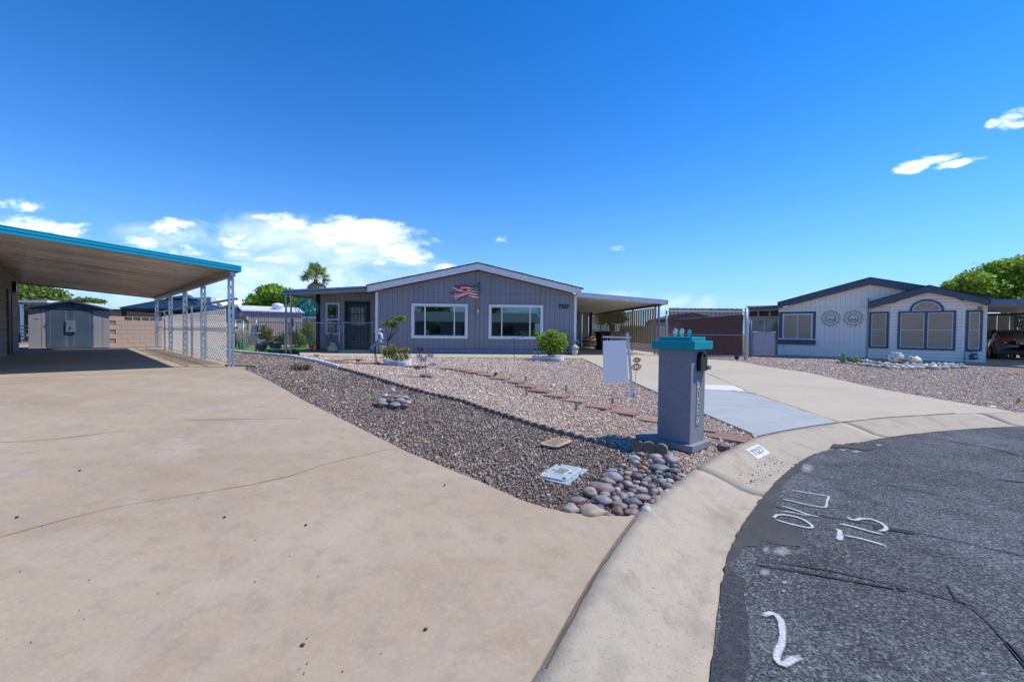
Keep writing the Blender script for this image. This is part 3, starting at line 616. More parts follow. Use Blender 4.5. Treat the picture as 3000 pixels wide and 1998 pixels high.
R6 = [(600,1235,110,75,'tan'),(690,1210,180,90,'mauve'),(770,1130,160,90,'purple-grey'),(765,1080,85,35,'blue-grey'),(730,1165,120,75,'olive'),(700,1300,135,80,'purple-grey'),(610,1385,205,95,'tan'),(450,1370,125,85,'tan'),
(500,1305,125,55,'mauve'),(670,1360,90,55,'teal-grey'),(751,1420,80,38,'mauve'),(805,1222,55,42,'pale grey'),(830,1203,50,60,'red-brown'),(885,1180,65,65,'tan'),(880,1140,60,45,'red-brown'),(955,1120,80,60,'plum'),(890,1103,70,45,'tan'),
(845,1040,60,35,'pink-grey'),(935,985,90,55,'pale grey'),(985,955,70,40,'red-brown'),(945,1018,60,40,'pink-grey'),(1090,975,105,50,'tan'),(1125,1010,95,55,'grey'),(1215,1000,110,80,'purple-grey'),(1050,1012,50,45,'grey'),(1020,1030,55,45,'rust'),
(1005,1062,75,45,'rust'),(1130,1058,145,60,'slate'),(1240,1080,85,45,'plum'),(1195,1120,65,55,'teal-grey'),(1265,1138,65,55,'plum'),(1300,1115,75,35,'pink-grey'),(1145,1157,80,40,'blue-grey'),(1207,1160,70,45,'tan'),(1185,1195,100,62,'olive'),
(1080,1140,70,50,'teal-grey'),(1030,1150,75,45,'grey'),(1068,1200,65,50,'mauve'),(1088,1240,75,60,'grey'),(1132,1235,50,70,'tan'),(1183,1240,55,35,'pale grey'),(1112,1290,95,50,'brown'),(1070,1318,85,55,'dark grey'),(998,1280,125,58,'mauve'),
(920,1235,75,45,'teal-grey'),(985,1228,95,55,'pink-grey'),(900,1265,80,50,'grey'),(843,1272,85,70,'purple-grey'),(930,1315,130,70,'slate'),(795,1297,85,60,'olive'),(822,1340,125,58,'brown'),(805,1390,95,82,'maroon'),(915,1395,115,62,'mauve'),
(1030,1378,90,65,'pale grey'),(1035,1340,60,35,'tan'),(925,1352,85,38,'brown'),(710,1254,75,38,'tan'),(788,1258,45,30,'mauve'),(830,1100,50,42,'dark grey'),(965,1168,50,28,'pale grey'),(945,1200,60,32,'tan'),(920,1075,90,40,'mauve'),(990,1086,60,35,'red-brown'),
(1045,1090,45,33,'olive'),(1125,1092,60,30,'grey'),(1245,1045,70,40,'dark grey'),(1127,1125,68,34,'teal-grey'),(1010,1115,48,32,'grey'),(1012,1180,60,48,'grey')]
used = {}
def sizeword(w): return 'big' if w > 110 else 'medium' if w > 70 else 'small'
def rowword(y): return 'pile front edge' if y > 1350 else 'lower half of pile' if y > 1210 else 'upper half of pile' if y > 1060 else 'top of pile'
def sideword(x, y):
    f = (x-(1260-.0*y))/1.0; mid = 640+(1440-y)*1.15+ (180 if y > 1200 else 40)
    return 'left side' if x < mid-90 else 'curb side' if x > mid+130 else 'middle'
cnt = {}
for i, (x, y, w, h, c) in enumerate(R6):
    px, py = 1500+x/S6, 960+(y+h*.30)/S6; p = G(px, py); Y = p[1]; rx = w/S6/F*Y/2*1.05; rz = h/S6/F*Y/2*1.2
    ry = max(rz*1.1, rx*.72)
    mb = MB().blob((0,0,0), (rx, ry, max(.018, rz*.92)), rot=random.uniform(-.25, .25), sub=3, amp=.28, fr=1.25, seed=i, tilt=random.uniform(-.12, .12))
    o = mb.build('river_rock', rockmat(RC[c]), None, smooth=True, loc=(p[0], p[1]+ry*.1, p[2]+rz*.32-.02))
    base = f'{sizeword(w)} rounded {c} river rock'; d = f'{base} on the {sideword(x, y)}, {rowword(y)}'
    if sideword(x, y) == 'middle': d = f'{base} in the middle, {rowword(y)}'
    cnt.setdefault(d, []).append(o); tag(o, d, 'rock', 'river rocks piled at the corner of the driveway and curb')
for d, l in cnt.items():     # tell same-kind rocks apart by what lies to their left
    if len(l) > 1:
        l.sort(key=lambda q: q.location.x)
        for k, o in enumerate(l): o['label'] = d+', '+['leftmost','second','third','fourth','fifth','sixth'][k]+' from left'
p = G(1500+1617/S6, 960+925/S6)
tag(MB().blob((0,0,0), (.085,.06,.05), rot=-.2, sub=3, amp=.25, seed=99).build('river_rock', rockmat(RC['plum']), None, True, loc=(p[0], p[1], p[2]+.02)), 'single plum coloured rock lying alone between the paver and the curb', 'rock', 'loose rocks beside the curb')
S8 = 2.944
ring = [(672,322,58,42,'pale grey','top left'),(748,335,68,36,'red-brown','top centre just before the pipe'),(642,362,88,42,'grey','upper left'),(720,366,66,52,'dark grey','centre'),(803,366,84,52,'pink-grey','right of centre'),(835,338,90,34,'blue-grey','top right'),
        (585,392,46,36,'mauve','far left end'),(645,398,96,54,'olive','bottom left'),(757,400,96,46,'purple-grey','bottom centre'),(838,407,66,40,'maroon','bottom right'),(865,382,62,42,'pink-grey','far right end'),(780,325,50,24,'grey','back, right of the pipe'),(602,370,40,30,'grey','back left end'),(705,322,40,26,'tan','back, left of the pipe')]
for i, (x, y, w, h, c, where) in enumerate(ring):
    px, py = 900+x/S8, 1050+y/S8; p = G(1154, 1050+420/S8); Yk = p[1]+(410-y)/95*.42
    w3 = AT(px, py, Yk); rx = w/S8/F*Yk/2*1.08; rz = h/S8/F*Yk/2
    o = MB().blob((0,0,0), (rx, rx*.85, rz), rot=random.uniform(-.3, .3), sub=3, amp=.25, seed=200+i).build('river_rock', rockmat(RC[c]), None, True, loc=(w3.x, w3.y, max(g(w3.x, w3.y)+rz*.5, w3.z)))
    tag(o, f'rounded {c} rock at the {where} of the small rock mound', 'rock', 'rocks heaped round the white pipe in the dark gravel')
w3 = AT(900+738/S8, 1050+310/S8, 7.75); z0 = g(w3.x, w3.y)
tag(MB().tube([(0,0,0),(0,0,vcol(w3, 1139)-z0)], .034, 16).tube([(0,0,vcol(w3, 1143)-z0-.012),(0,0,vcol(w3, 1139)-z0+.004)], .040, 16).build('cleanout_pipe', M('white_pvc', (.72,.74,.78), .45), None, loc=(w3.x, w3.y, z0)), 'short white plastic pipe standing up out of the rock mound', 'pipe')

# ================================================================== scalloped edging
def edging(rname, label, pts, pitch, r, h, mat, t=.045, cap=None):
    P = [Vector(p[:2]) for p in PX(pts)]; tot = sum((b-a).length for a, b in zip(P[:-1], P[1:])); n = int(tot/pitch)
    t0 = T(rname, label, 'garden edging', (P[0].x, P[0].y, g(P[0].x, P[0].y)))
    def at(s):
        for a, b in zip(P[:-1], P[1:]):
            L = (b-a).length
            if s <= L or b is P[-1]: return a.lerp(b, s/L), (b-a).normalized()
            s -= L
    prof = [(-pitch*.49,-.08),(pitch*.49,-.08),(pitch*.49,h*.45)]+[(r*cos(a), h-r*.85+r*.85*sin(a)) for a in np.linspace(.15, pi-.15, 8)]+[(-pitch*.49,h*.45)]
    proto = None
    for i in range(n):
        q, d = at((i+.5)*pitch); z = g(q.x, q.y); a = math.atan2(d.y, d.x)
        if proto is None:
            mb = MB().prism([(x, -t/2, zz) for x, zz in prof], (0,t,0)); proto = mb.build('scallop_block', mat, t0, bevel=.003); o = proto
        else: o = inst(proto, parent=t0)
        o.location = (q.x-P[0].x, q.y-P[0].y, z-t0.location.z+random.uniform(-.008, .004)); o.rotation_euler = (random.uniform(-.05, .05), 0, a+random.uniform(-.05, .05))
edging('garden_edging', 'row of small white scalloped concrete edging blocks along the gravel', edgW, .105, .052, .075, M('white_edging', (.66,.68,.72), .8, 0, .1, 8, .4, 40))
grey_edg = M('grey_concrete_edging', (.20,.17,.14), .9, 0, .25, 9, .6, 60)
edging('garden_edging', 'long row of dark scalloped concrete edging between the two gravels', edgD, .150, .070, .042, M('dark_edging', (.17,.14,.12), .9, 0, .25, 9, .6, 60), t=.05)
# the pale kerb strip behind the scallops
ribbon('edging_strip', [(x+4, y-3.5) for x, y in edgD], .045, .012, M('edging_strip', (.36,.30,.23), .9), None, 'structure')
edging('garden_edging', 'four large round-topped concrete edging blocks behind the river rock pile', [(1846,1312),(1905,1320),(1990,1338)], .150, .074, .115, grey_edg, t=.06)

# ================================================================== stepping stones
paver_cols = [(.34,.21,.15),(.29,.18,.145),(.36,.25,.185),(.27,.19,.155)]
def paver(px, py, w, l, ang, k, label, c, group='stepping stones crossing the pink gravel'):
    p = G(px, py); m_ = layered('paver_%d' % c, paver_cols[c], [(5,tuple(q*1.35 for q in paver_cols[c]),.45,.7,.6,(1,4,1)),(4,(.20,.12,.10),.5,.68,.6,(1,5,1)),(60,(.18,.13,.11),.55,.7,.5,None)], bump=.5, bscale=80) if 'paver_%d' % c not in MT else MT['paver_%d' % c]
    t = T('stepping_stone', label, 'stepping stone', (p[0], p[1], p[2]), ang, group)
    gap = .006; ww = w/k
    for i in range(k):
        MB().box(-l/2, -w/2+i*ww+gap/2, -.03, l/2, -w/2+(i+1)*ww-gap/2, .006+random.uniform(-.002, .002)).build('plank_imprint', m_, t, bevel=.004)
    MB().box(-l/2+.002, -w/2+.002, -.032, l/2-.002, w/2-.002, -.002).build('slab', m_, t)
    return t
words = ['nearest to the pillar on its left, half hidden by it','second stone left of the mailbox pillar','third stone left of the mailbox pillar','fourth stone left of the pillar, beside the small solar light','fifth stone left of the pillar','sixth stone left of the pillar','seventh stone left of the pillar','eighth stone left of the pillar','ninth stone left of the pillar','tenth stone left of the pillar','eleventh stone left of the pillar','twelfth stone, just right of the flower stake','last small stone before the flower stake']
for i, ((x, y), c) in enumerate(zip([(1915,1228),(1832,1206),(1756,1189),(1688,1171.5),(1631,1157),(1581,1142.5),(1543,1129.5),(1506,1118),(1466,1107),(1425,1096.5),(1390,1090),(1355,1083.5),(1315,1078)], [2,0,0,2,0,1,0,3,0,2,1,0,2])):
    paver(x, y, .36, .41, rad(-38+i*1.5), 3, ['brick-coloured','reddish','brown'][c % 3]+' square stepping stone, '+words[i], c)
paver(2131, 1279.5, .36, .52, rad(-42), 3, 'large brown stepping stone right of the mailbox pillar by the curb', 1)
paver(2070, 1258, .2, .3, rad(-42), 1, 'small brown stone flush in the gravel just right of the pillar', 3)
for i, (x, y) in enumerate([(985,1055.5),(1040,1053),(1000,1061),(1078,1063.5),(1150,1066),(1215,1072)]):
    paver(x, y, .30, .62, rad(-12+i*4), 2, 'flat terracotta stepping stone '+['leftmost near the clay pot','in front of the chain-link gate','second from the left before the gate','in front of the heron','left of the white flower ring','between flower ring and flower stake'][i], 1, 'faint stepping stones before the porch')

# ================================================================== utility lids
def quad_frame(px):
    q = [Vector(p) for p in PX(px)]; c = sum(q, Vector())/4; e = (q[1]-q[0]+q[2]-q[3])/2; f = (q[3]-q[0]+q[2]-q[1])/2
    return c, math.atan2(e.y, e.x), e.to_2d().length, f.to_2d().length
l6 = lambda l: [(1500+x/S6, 960+y/S6) for x, y in l]
c, a, w, h = quad_frame(l6([(188,888),(330,843),(482,870),(350,928)]))
t = T('utility_lid', 'tan oval-cornered metal cover with diagonal ridges in the dark gravel', 'cover', (c.x, c.y, c.z-.005), a)
tanl = M('tan_lid', (.50,.37,.26), .7, 0, .15, 6, .5, 40)
def rrect(w, h, r, n=5): return [(sx*(w/2-r)+r*cos(q), sy*(h/2-r)+r*sin(q)) for sx, sy, a0 in ((1,1,0),(-1,1,pi/2),(-1,-1,pi),(1,-1,1.5*pi)) for q in np.linspace(a0, a0+pi/2, n)]
MB().prism([(x, y, 0) for x, y in rrect(w, h*.92, .07)], (0,0,.02)).build('plate', tanl, t, bevel=.003)
mb = MB()
for i in range(17):
    x = -w/2+.05+i*(w-.1)/16; hh = h*.34
    mb.bar((x-.01,-hh,.022),(x+.01,hh,.022), .008, .008)
mb.build('ridges', tanl, t)
c, a, w, h = quad_frame(l6([(195,1112),(330,1018),(590,1070),(400,1182)])); w *= .97; h *= .93
t = T('utility_lid', 'pale blue-grey rectangular utility box lid with raised centre panel', 'cover', (c.x, c.y, c.z-.028), a)
lidm = layered('blue_grey_lid', (.36,.42,.43), [(6,(.44,.49,.50),.45,.7,.6,None),(30,(.25,.32,.34),.52,.7,.5,None)], rough=.6, bump=.3, bscale=60)
MB().prism([(x, y, -.05) for x, y in rrect(w+.05, h+.05, .012)], (0,0,.052)).build('box_rim', lidm, t, bevel=.004)
MB().prism([(x, y, .000) for x, y in rrect(w*.96, h*.96, .05)], (0,0,.018)).build('lid', lidm, t, bevel=.004)
ww_ = M('worn_white_line', (.62,.64,.62), .7)
def ringstrip(w, h, r, t_, z): 
    o = rrect(w, h, r); i = rrect(w-2*t_, h-2*t_, max(.004, r-t_)); n = len(o); return [(x, y, z) for x, y in o+i], [(k, (k+1) % n, n+(k+1) % n, n+k) for k in range(n)]
MB().add(*ringstrip(w*.86, h*.86, .045, .008, .0195)).build('lid_line', ww_, t)
MB().prism([(x, y, .0185) for x, y in rrect(w*.40, h*.42, .008)], (0,0,.004)).build('centre_panel_border', ww_, t)
MB().prism([(x, y, .021) for x, y in rrect(w*.33, h*.35, .006)], (0,0,.005)).build('centre_panel', M('lid_centre', (.20,.22,.19), .8, 0, .25, 30, .5, 60), t)
for sx, sy in ((-.38,-.36),(.38,.36)): MB().lathe([(.02,0),(.02,.004)], 12, (w*sx, h*sy, .018)).build('bolt', blackm, t)
for sx in (-1, 1): MB().box(-.005 if sx > 0 else -.005, sx*h*.27-.03, .018, .005, sx*h*.27+.03, .0215).build('slot', blackm, t)

# ================================================================== sign post and rusty stake
def sign():
    base = G(1848, 1156); Y = base[1]; t = T('sign_post', 'white yard sign post with hanging blank white board by the driveway', 'sign', base)
    def q(x, y, dy=0): v = AT(x, y, Y+dy); return v-Vector(base)
    wm = M('sign_white_metal', (.62,.66,.74), .5, .1)
    post = MB().bar(q(1852,1152), q(1838,976), .045, .045).build('post', wm, t)
    MB().bar(q(1766,987), q(1848,989), .04, .035).build('crossbar', wm, t)
    MB().bar(q(1834,1151), q(1864,1151), .05, .012).prism([q(1835,1151), q(1843,1151), q(1841,1162), q(1837,1162)], (0,.012,0)).prism([q(1850,1151), q(1862,1151), q(1860,1161), q(1852,1161)], (0,.012,0)).build('ground_foot', wm, t)
    MB().prism([q(1767,998,-.03), q(1767,1122.5,-.03), q(1841,1118.5,-.03), q(1834,997,-.03)], (0,.012,0)).build('board', M('blank_white_board', (.98,.96,.92), .5, 0, .0), t)
    for x in (1779, 1824): MB().bar(q(x,990), q(x,998), .012, .012).build('hook', galv, t)
    MB().bar(q(1766,990,.01), q(1768,998,.01), .03, .03).build('bracket', blackm, t)
sign()
def stake():
    b = G(1855.5, 1166); Y = b[1]; t = T('garden_stake', 'thin rusty stake topped by two rusty wire ornaments, right of the sign', 'garden ornament', b); rm = M('rusty_iron', (.16,.055,.03), .85, .2, .4, 30, .5, 60)
    def q(x, y): return AT(x, y, Y)-Vector(b)
    MB().tube([q(1855.5,1166), q(1864,1084), q(1866,1050)], .005, 6).build('rod', rm, t)
    for (cx, cy, rx, ry) in ((1866,1055,11,7),(1864.5,1075,14,10)):
        c = q(cx, cy); mb = MB(); R1, R2 = rx/F*Y, ry/F*Y
        for k in range(7):
            a = k*pi/7; mb.tube([c+Vector((R1*cos(u)*cos(a*.35)+.01*sin(3*u+k), R1*cos(u)*sin(a), R2*sin(u)*(.7+.3*cos(k)))) for u in np.linspace(0, 2*pi, 18)[:-1]], .004, 5, closed=True)
        mb.build('wire_ornament', rm, t)
stake()

# ================================================================== facade helpers
def local_plane(root, px, py, dep=0):
    """pixel -> (x,z) in the local plane y=dep of an upright root"""
    r = ray(px, py); O = root.location; a = root.rotation_euler.z; n = Vector((-sin(a), cos(a))); u = Vector((cos(a), sin(a)))
    o2 = Vector((O.x, O.y)); k = (n.dot(o2)+dep)/(n.x*r[0]+n.y*r[1]); w = Vector((r[0]*k, r[1]*k)); return (w-o2).dot(u), EYE+r[2]*k-O.z
def siding(root, name, x0, x1, topf, z0, mat, holes=(), pitch=.203, gap=.008, y=0, th=.03, zsplit=None):
    cuts = sorted(set([x0, x1]+[q for q in np.arange(x0+pitch, x1, pitch)]+[h for H in holes for h in (H[0], H[2]) if x0 < h < x1])); c2 = [cuts[0]]
    for c in cuts[1:]:
        if c-c2[-1] > .02: c2.append(c)
    c2[-1] = x1
    for a, b in zip(c2[:-1], c2[1:]):
        m_ = (a+b)/2; hs = sorted([(H[1], H[3]) for H in holes if H[0]-.001 <= m_ <= H[2]+.001]); zs = [z0]
        for h in hs: zs += [h[0], h[1]]
        zs.append(None)
        ga = gap/2
        for k in range(0, len(zs), 2):
            lo, hi = zs[k], zs[k+1]; A, B = (topf(a), topf(b)) if hi is None else (hi, hi)
            if min(A, B)-lo < .01: continue
            seg = [(lo, None)] if (zsplit is None or lo > zsplit or min(A, B) < zsplit) else [(lo, zsplit-.004), (zsplit+.004, None)]
            for (l, hh) in seg:
                A2, B2 = (A, B) if hh is None else (hh, hh)
                MB().prism([(a+ga,y,l),(b-ga,y,l),(b-ga,y,B2),(a+ga,y,A2)], (0,th,0)).build(name, mat, root)
    
# ================================================================== main house
HA = rad(3.9); HO = (-5.36, 16.88, .70)
def main_house():
    t = T('house', 'slate grey single-storey house with white gable trim and two wide windows', 'house', HO, HA); W_ = 7.95
    gm = layered('slate_grey_siding', (.25,.255,.29), [(1.1,(.285,.29,.325),.45,.7,.6,None),(2.5,(.215,.22,.255),.5,.75,.6,(1,1,.25)),(30,(.22,.222,.25),.5,.7,.5,(1,1,.1))], rough=.7, bump=.25, bscale=80)
    dk = M('siding_groove', (.165,.17,.195), .8)
    lp = lambda x, y, d=0: local_plane(t, x, y, d)
    xl, zl = lp(1103, 850); xr, zr = lp(1686, 866); xc, zc = lp(1401, 793)
    zl = (zl+zr)/2; zr = zl; xc = W_/2
    top = lambda x: zl+(zc-zl)*(1-abs(x-xc)/xc)
    def rect(a, b, d=0):
        x0, z1 = lp(*a, d); x1, z0 = lp(*b, d); return (x0, z0, x1, z1)
    w1 = rect((1213,896),(1363,985)); w2 = rect((1439,900),(1583,986)); w2 = (w2[0], w1[1], w2[2], w1[3])
    w1 = (w1[0], w1[1], w1[2], w1[3])
    siding(t, 'siding_board', .0, W_, top, .19, gm, [w1, w2], zsplit=lp(1300, 858)[1])
    MB().prism([(.01,.035,0),(W_-.01,.035,0),(W_-.01,.035,zl),(xc,.035,zc),(.01,.035,zl)], (0,.02,0)).build('wall_backing', dk, t)
    MB().box(.0, .06, .0, .1, 11.5, zl-.02).build('side_wall', gm, t)
    sidem = gm
    MB().box(W_-.1, .06, .0, W_, 11.5, zl-.02).build('side_wall', gm, t)
    for i in range(24):      # battens on the carport side wall
        MB().box(W_, .5+i*.44, .05, W_+.012, .52+i*.44, zl-.05).build('batten', dk, t)
    MB().box(-.02, -.03, 0, W_+.02, -.001, .175).build('skirting', M('blue_grey_skirting', (.26,.28,.32), .75, 0, .1, 5), t)
    MB().box(xc-.055, -.022, .19, xc+.055, -.001, top(xc)-.05).build('centre_batten', gm, t)
    for x in (-.045, W_-.055): MB().box(x, -.03, .0, x+.10, -.001, zl-.03).build('corner_trim', trimw, t)
    # gable fascia, roof and shingle edge
    e = .30; rise = (zc-zl)/xc; hF = .24
    for s in (-1, 1):
        xe = -e+.02 if s < 0 else W_+e*.55; ze = zl-rise*(abs(xe-xc)-xc)
        MB().prism([(xe,-.32,ze+.0),(xc,-.32,zc+.0),(xc,-.32,zc+hF),(xe,-.32,ze+hF)], (0,.04,0)).build('fascia', trimw, t)
        MB().prism([(xe,-.28,ze+.05),(xc,-.28,zc+.05),(xc,-.28,zc+.07),(xe,-.28,ze+.07)], (0,.30,0)).build('soffit', M('soffit_grey', (.30,.31,.36), .8), t)
        sh = layered('dark_brown_shingle', (.055,.045,.045), [(10,(.09,.075,.07),.45,.7,.7,None)], bump=1, bscale=70, bdist=.02) if 'dark_brown_shingle' not in MT else MT['dark_brown_shingle']
        x2 = xe+(-.04 if s < 0 else .08); z2 = zl-rise*(abs(x2-xc)-xc)
        MB().prism([(x2,-.36,z2+hF+.004),(xc,-.36,zc+hF+.004),(xc,-.36,zc+hF+.035),(x2,-.36,z2+hF+.035)], (0,12,0)).build('roof', sh, t)
        for k in range(28):     # uneven butt edges of the shingles along the rake
            f0 = k/28; f1 = (k+.96)/28; za = z2+(zc-z2)*f0; zb = z2+(zc-z2)*f1; xa = x2+(xc-x2)*f0; xb = x2+(xc-x2)*f1; q = random.uniform(.036, .05)
            MB().prism([(xa,-.372,za+hF+.012),(xb,-.372,zb+hF+.012),(xb,-.372,zb+hF+.036),(xa,-.372,za+hF+q)], (0,.5,0)).build('shingle', sh, t)
    # windows
    for (x0, z0, x1, z1) in (w1, w2):
        f = .095
        wf = MB().box(x0-f,-.045,z0-f,x1+f,-.002,z0).box(x0-f,-.045,z1,x1+f,-.002,z1+f).box(x0-f,-.045,z0,x0,-.002,z1).box(x1,-.045,z0,x1+f,-.002,z1).build('window', trimw, t)
        w = x1-x0; cuts = [x0, x0+w*.215, x1-w*.215, x1]; vin = M('vinyl_frame', (.42,.47,.52), .4)
        MB().box(x0,-.0,z0,x1,.015,z0+.03).box(x0,.0,z1-.03,x1,.015,z1).box(x0,.0,z0+.03,x0+.03,.015,z1-.03).box(x1-.03,.0,z0+.03,x1,.015,z1-.03).build('sash', vin, wf)
        for c in cuts[1:3]: MB().box(c-.022,-.03,z0+.0,c+.022,.02,z1).build('mullion', trimw, wf)
        for a, b in zip(cuts[:-1], cuts[1:]): MB().box(a+.026,.018,z0+.03,b-.026,.024,z1-.03).build('pane', glassm, wf)
        # room behind the glass: curtain folds and dark wall
        cm = M('teal_curtain', (.045,.10,.105), .8, 0, .3, 3)
        mb = MB(); n = 60; vs = []
        for i in range(n+1): xx = x0+w*i/n; yy = .20+.03*sin(i*1.7)+.01*sin(i*.63); vs += [(xx,yy,z0),(xx,yy,z1)]
        mb.add(vs, [(2*i,2*i+2,2*i+3,2*i+1) for i in range(n)]).build('curtain', cm, wf, smooth=True)
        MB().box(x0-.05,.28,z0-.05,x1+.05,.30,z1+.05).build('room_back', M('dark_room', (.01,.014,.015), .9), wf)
    x, z = lp(1651, 899); 
    for i, ch in enumerate('7327'): text(ch, .215, 'house_number', blackm, t, .008, .010, loc=(x-.165+i*.11, -.012, z), sx=.9)
    # porch wall set back on the left
    D = 1.0; xa = lp(938, 960, D)[0]
    d0 = rect((1011,883),(1083,1029), D); wn = rect((960,892),(991,976), D)
    ptop = lambda x: 2.38+.035*(x-xa)
    siding(t, 'siding_board', xa, -.02, ptop, .10, gm, [(wn[0],wn[1],wn[2],wn[3]),(d0[0],.10,d0[2],d0[3])], y=D)
    MB().box(xa,D+.035,.0,0,D+.06,2.4).build('wall_backing', dk, t)
    MB().box(xa,D+.06,.0,xa+.1,11,2.4).build('side_wall', gm, t)
    MB().box(xa-.16,D-.02,.05,xa-.005,D+.1,2.42).build('corner_post', M('near_black_trim', (.022,.022,.028), .8), t)
    cream = M('cream_frame', (.60,.60,.52), .6)
    x0, z0, x1, z1 = wn; f = .07
    wf = MB().box(x0-f,D-.04,z0-f,x1+f,D-.002,z0).box(x0-f,D-.04,z1,x1+f,D-.002,z1+f).box(x0-f,D-.04,z0,x0,D-.002,z1).box(x1,D-.04,z0,x1+f,D-.002,z1).build('window', cream, t)
    zm = z0+(z1-z0)*.48; MB().box(x0,D-.03,zm-.03,x1,D+.02,zm+.03).build('mullion', cream, wf)
    MB().box(x0,D+.018,z0,x1,D+.024,zm-.03).build('pane', glassd, wf)
    MB().box(x0,D+.018,zm+.03,x1,D+.024,z1).build('pane', glassm, wf)
    bl = M('green_blind', (.22,.25,.12), .7)
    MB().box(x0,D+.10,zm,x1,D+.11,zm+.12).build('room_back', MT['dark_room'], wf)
    for k in range(14): zz = zm+.12+(z1-zm-.14)*k/14; MB().prism([(x0+.01,D+.06,zz),(x1-.01,D+.06,zz),(x1-.01,D+.075,zz+.028),(x0+.01,D+.075,zz+.028)], (0,.002,0)).build('blind_slat', bl, wf)
    mb = MB()
    for k in range(3):
        for s in (-1, 1):
            cx_ = (x0+x1)/2; zb = z0+.1+k*.16; mb.tube([(cx_+s*.10*sin(u), D-.01, zb+.16*u/pi) for u in np.linspace(0, pi, 9)], .006, 5)
    mb.build('scroll_grille', M('pale_grille', (.32,.35,.33), .5, .3), wf)
    # narrow window by the corner
    xw = -.30; MB().box(xw,D-.04,wn[1],xw+.09,D-.002,wn[3]+.05).box(xw+.09,D-.03,wn[1],xw+.3,D-.002,wn[3]).build('window', cream, t)
    # security door
    x0, z0, x1, z1 = d0; z0 = .12; dm = M('black_security_door', (.009,.012,.014), .4, .2)
    w = x1-x0
    dr = MB().box(x0,D-.06,z0,x0+.10,D-.001,z1).box(x1-.10,D-.06,z0,x1,D-.001,z1).box(x0,D-.06,z1-.1,x1,D-.001,z1).box(x0,D-.06,z0,x1,D-.001,z0+.06).build('door', dm, t)
    MB().box(x0+.1,D+.0,z0,x1-.1,D+.01,z1-.1).build('inner_door', M('teal_black_door', (.004,.06,.085), .35), dr)
    gx0, gx1, gz0, gz1 = x0+w*.235, x1-w*.19, z0+(z1-z0)*.48, z1-(z1-z0)*.125
    MB().box(gx0,D-.012,gz0,gx1,D-.002,gz1).build('door_glass', M('grey_door_glass', (.20,.22,.22), .12, 0, .7, 2.5, spec=.8), dr)
    for k in range(7): xx = x0+.1+(w-.2)*k/6; MB().box(xx-.008,D-.045,z0+.06,xx+.008,D-.028,z1-.1).build('grille_bar', dm, dr)
    for zz in (z0+.95, z0+1.45, z0+.5): MB().box(x0+.1,D-.050,zz-.012,x1-.1,D-.022,zz+.012).build('grille_bar', dm, dr)
    mb = MB()
    for k in range(6):
        xx = x0+.14+(w-.28)*(k+.5)/6; mb.tube([(xx+.05*cos(u), D-.052, z0+.86+.05*sin(u)) for u in np.linspace(0, 2*pi, 11)[:-1]], .006, 5, closed=True)
    mb.build('scrollwork', dm, dr)
    MB().box(x0-.4,D-.9,-.02,x1+.4,D,.10).build('door_step', conc2, t)
    # porch roof
    fl = lp(832, 850, .0); frr = lp(1094, 837, .0)
    fx0, fx1 = fl[0]-.02, -.22; gut = M('porch_fascia', (.24,.28,.36), .5, .1); sof = M('pale_pan', (.52,.52,.51), .5, .1, .08, 4)
    zt0, zt1 = fl[1], frr[1]-.01; hh = .17
    pr = lambda x: zt0+(zt1-zt0)*(x-fx0)/(fx1-fx0)
    for (a, b, mt_, yy) in ((.0,.075,gut,0),(.075,.11,M('dark_line', (.06,.07,.10), .7),.012),(.11,hh,gut,0)):
        MB().prism([(fx0,-.06+yy,zt0-b),(fx1,-.06+yy,zt1-b),(fx1,-.06+yy,zt1-a),(fx0,-.06+yy,zt0-a)], (0,.05,0)).build('porch_fascia', mt_, t)
    n = 17
    for k in range(n):
        y0 = .0+3.1*k/n; y1 = y0+3.1/n-.02
        MB().prism([(fx0,y0,zt0-.10),(.0,y0,pr(0)-.10),(.0,y1,pr(0)-.10),(fx0,y1,zt0-.10)], (0,0,.03)).build('roof_pan', sof, t)
        MB().prism([(fx0,y1,zt0-.13),(.0,y1,pr(0)-.13),(.0,y1+.02,pr(0)-.13),(fx0,y1+.02,zt0-.13)], (0,0,.06)).build('pan_rib', sof, t)
    MB().prism([(fx0,-.0,zt0-.068),(.0,-.0,pr(0)-.068),(.0,3.1,pr(0)-.068),(fx0,3.1,zt0-.068)], (0,0,.02)).build('porch_roof', sof, t)
    MB().box(fx0+.02,.02,zt0-.20,fx0+.09,3.1,zt0-.132).build('beam', galv, t)
    MB().box(fx0+.04,3.05,zt0-.26,0,3.12,zt0-.14).build('rear_beam', MT['near_black_trim'], t)
    for yy in (.06,): 
        for xx in (fx0+.03, fx0+.22):
            p = MB().box(xx,yy,-.05,xx+.055,yy+.05,zt0-.13).build('post', galv, t)
    # carport on the right
    O = W_+.0; b1 = lp(1954, 880, -.3); b2 = lp(1691, 857, -.3)
    cx1 = b1[0]; cx0 = O-.02; zt0, zt1 = b2[1], b1[1]; D2 = 12.2
    pr2 = lambda x: zt0+(zt1-zt0)*(x-cx0)/(cx1-cx0)
    cf = M('white_gutter', (.60,.64,.72), .45, .1)
    MB().prism([(cx0,-.34,zt0-.17),(cx1,-.34,zt1-.17),(cx1,-.34,zt1),(cx0,-.34,zt0)], (0,.05,0)).build('carport_fascia', cf, t)
    MB().prism([(cx0,-.365,zt0-.035),(cx1+.03,-.365,zt1-.035),(cx1+.03,-.365,zt1+.01),(cx0,-.365,zt0+.01)], (0,.024,0)).build('carport_gutter_lip', cf, t)
    MB().box(cx1-.02,-.34,zt1-.17,cx1+.04,D2,zt1-.01).build('side_gutter', cf, t)
    pan = M('carport_pan', (.66,.66,.60), .4, .15, .06, 4); n = 40
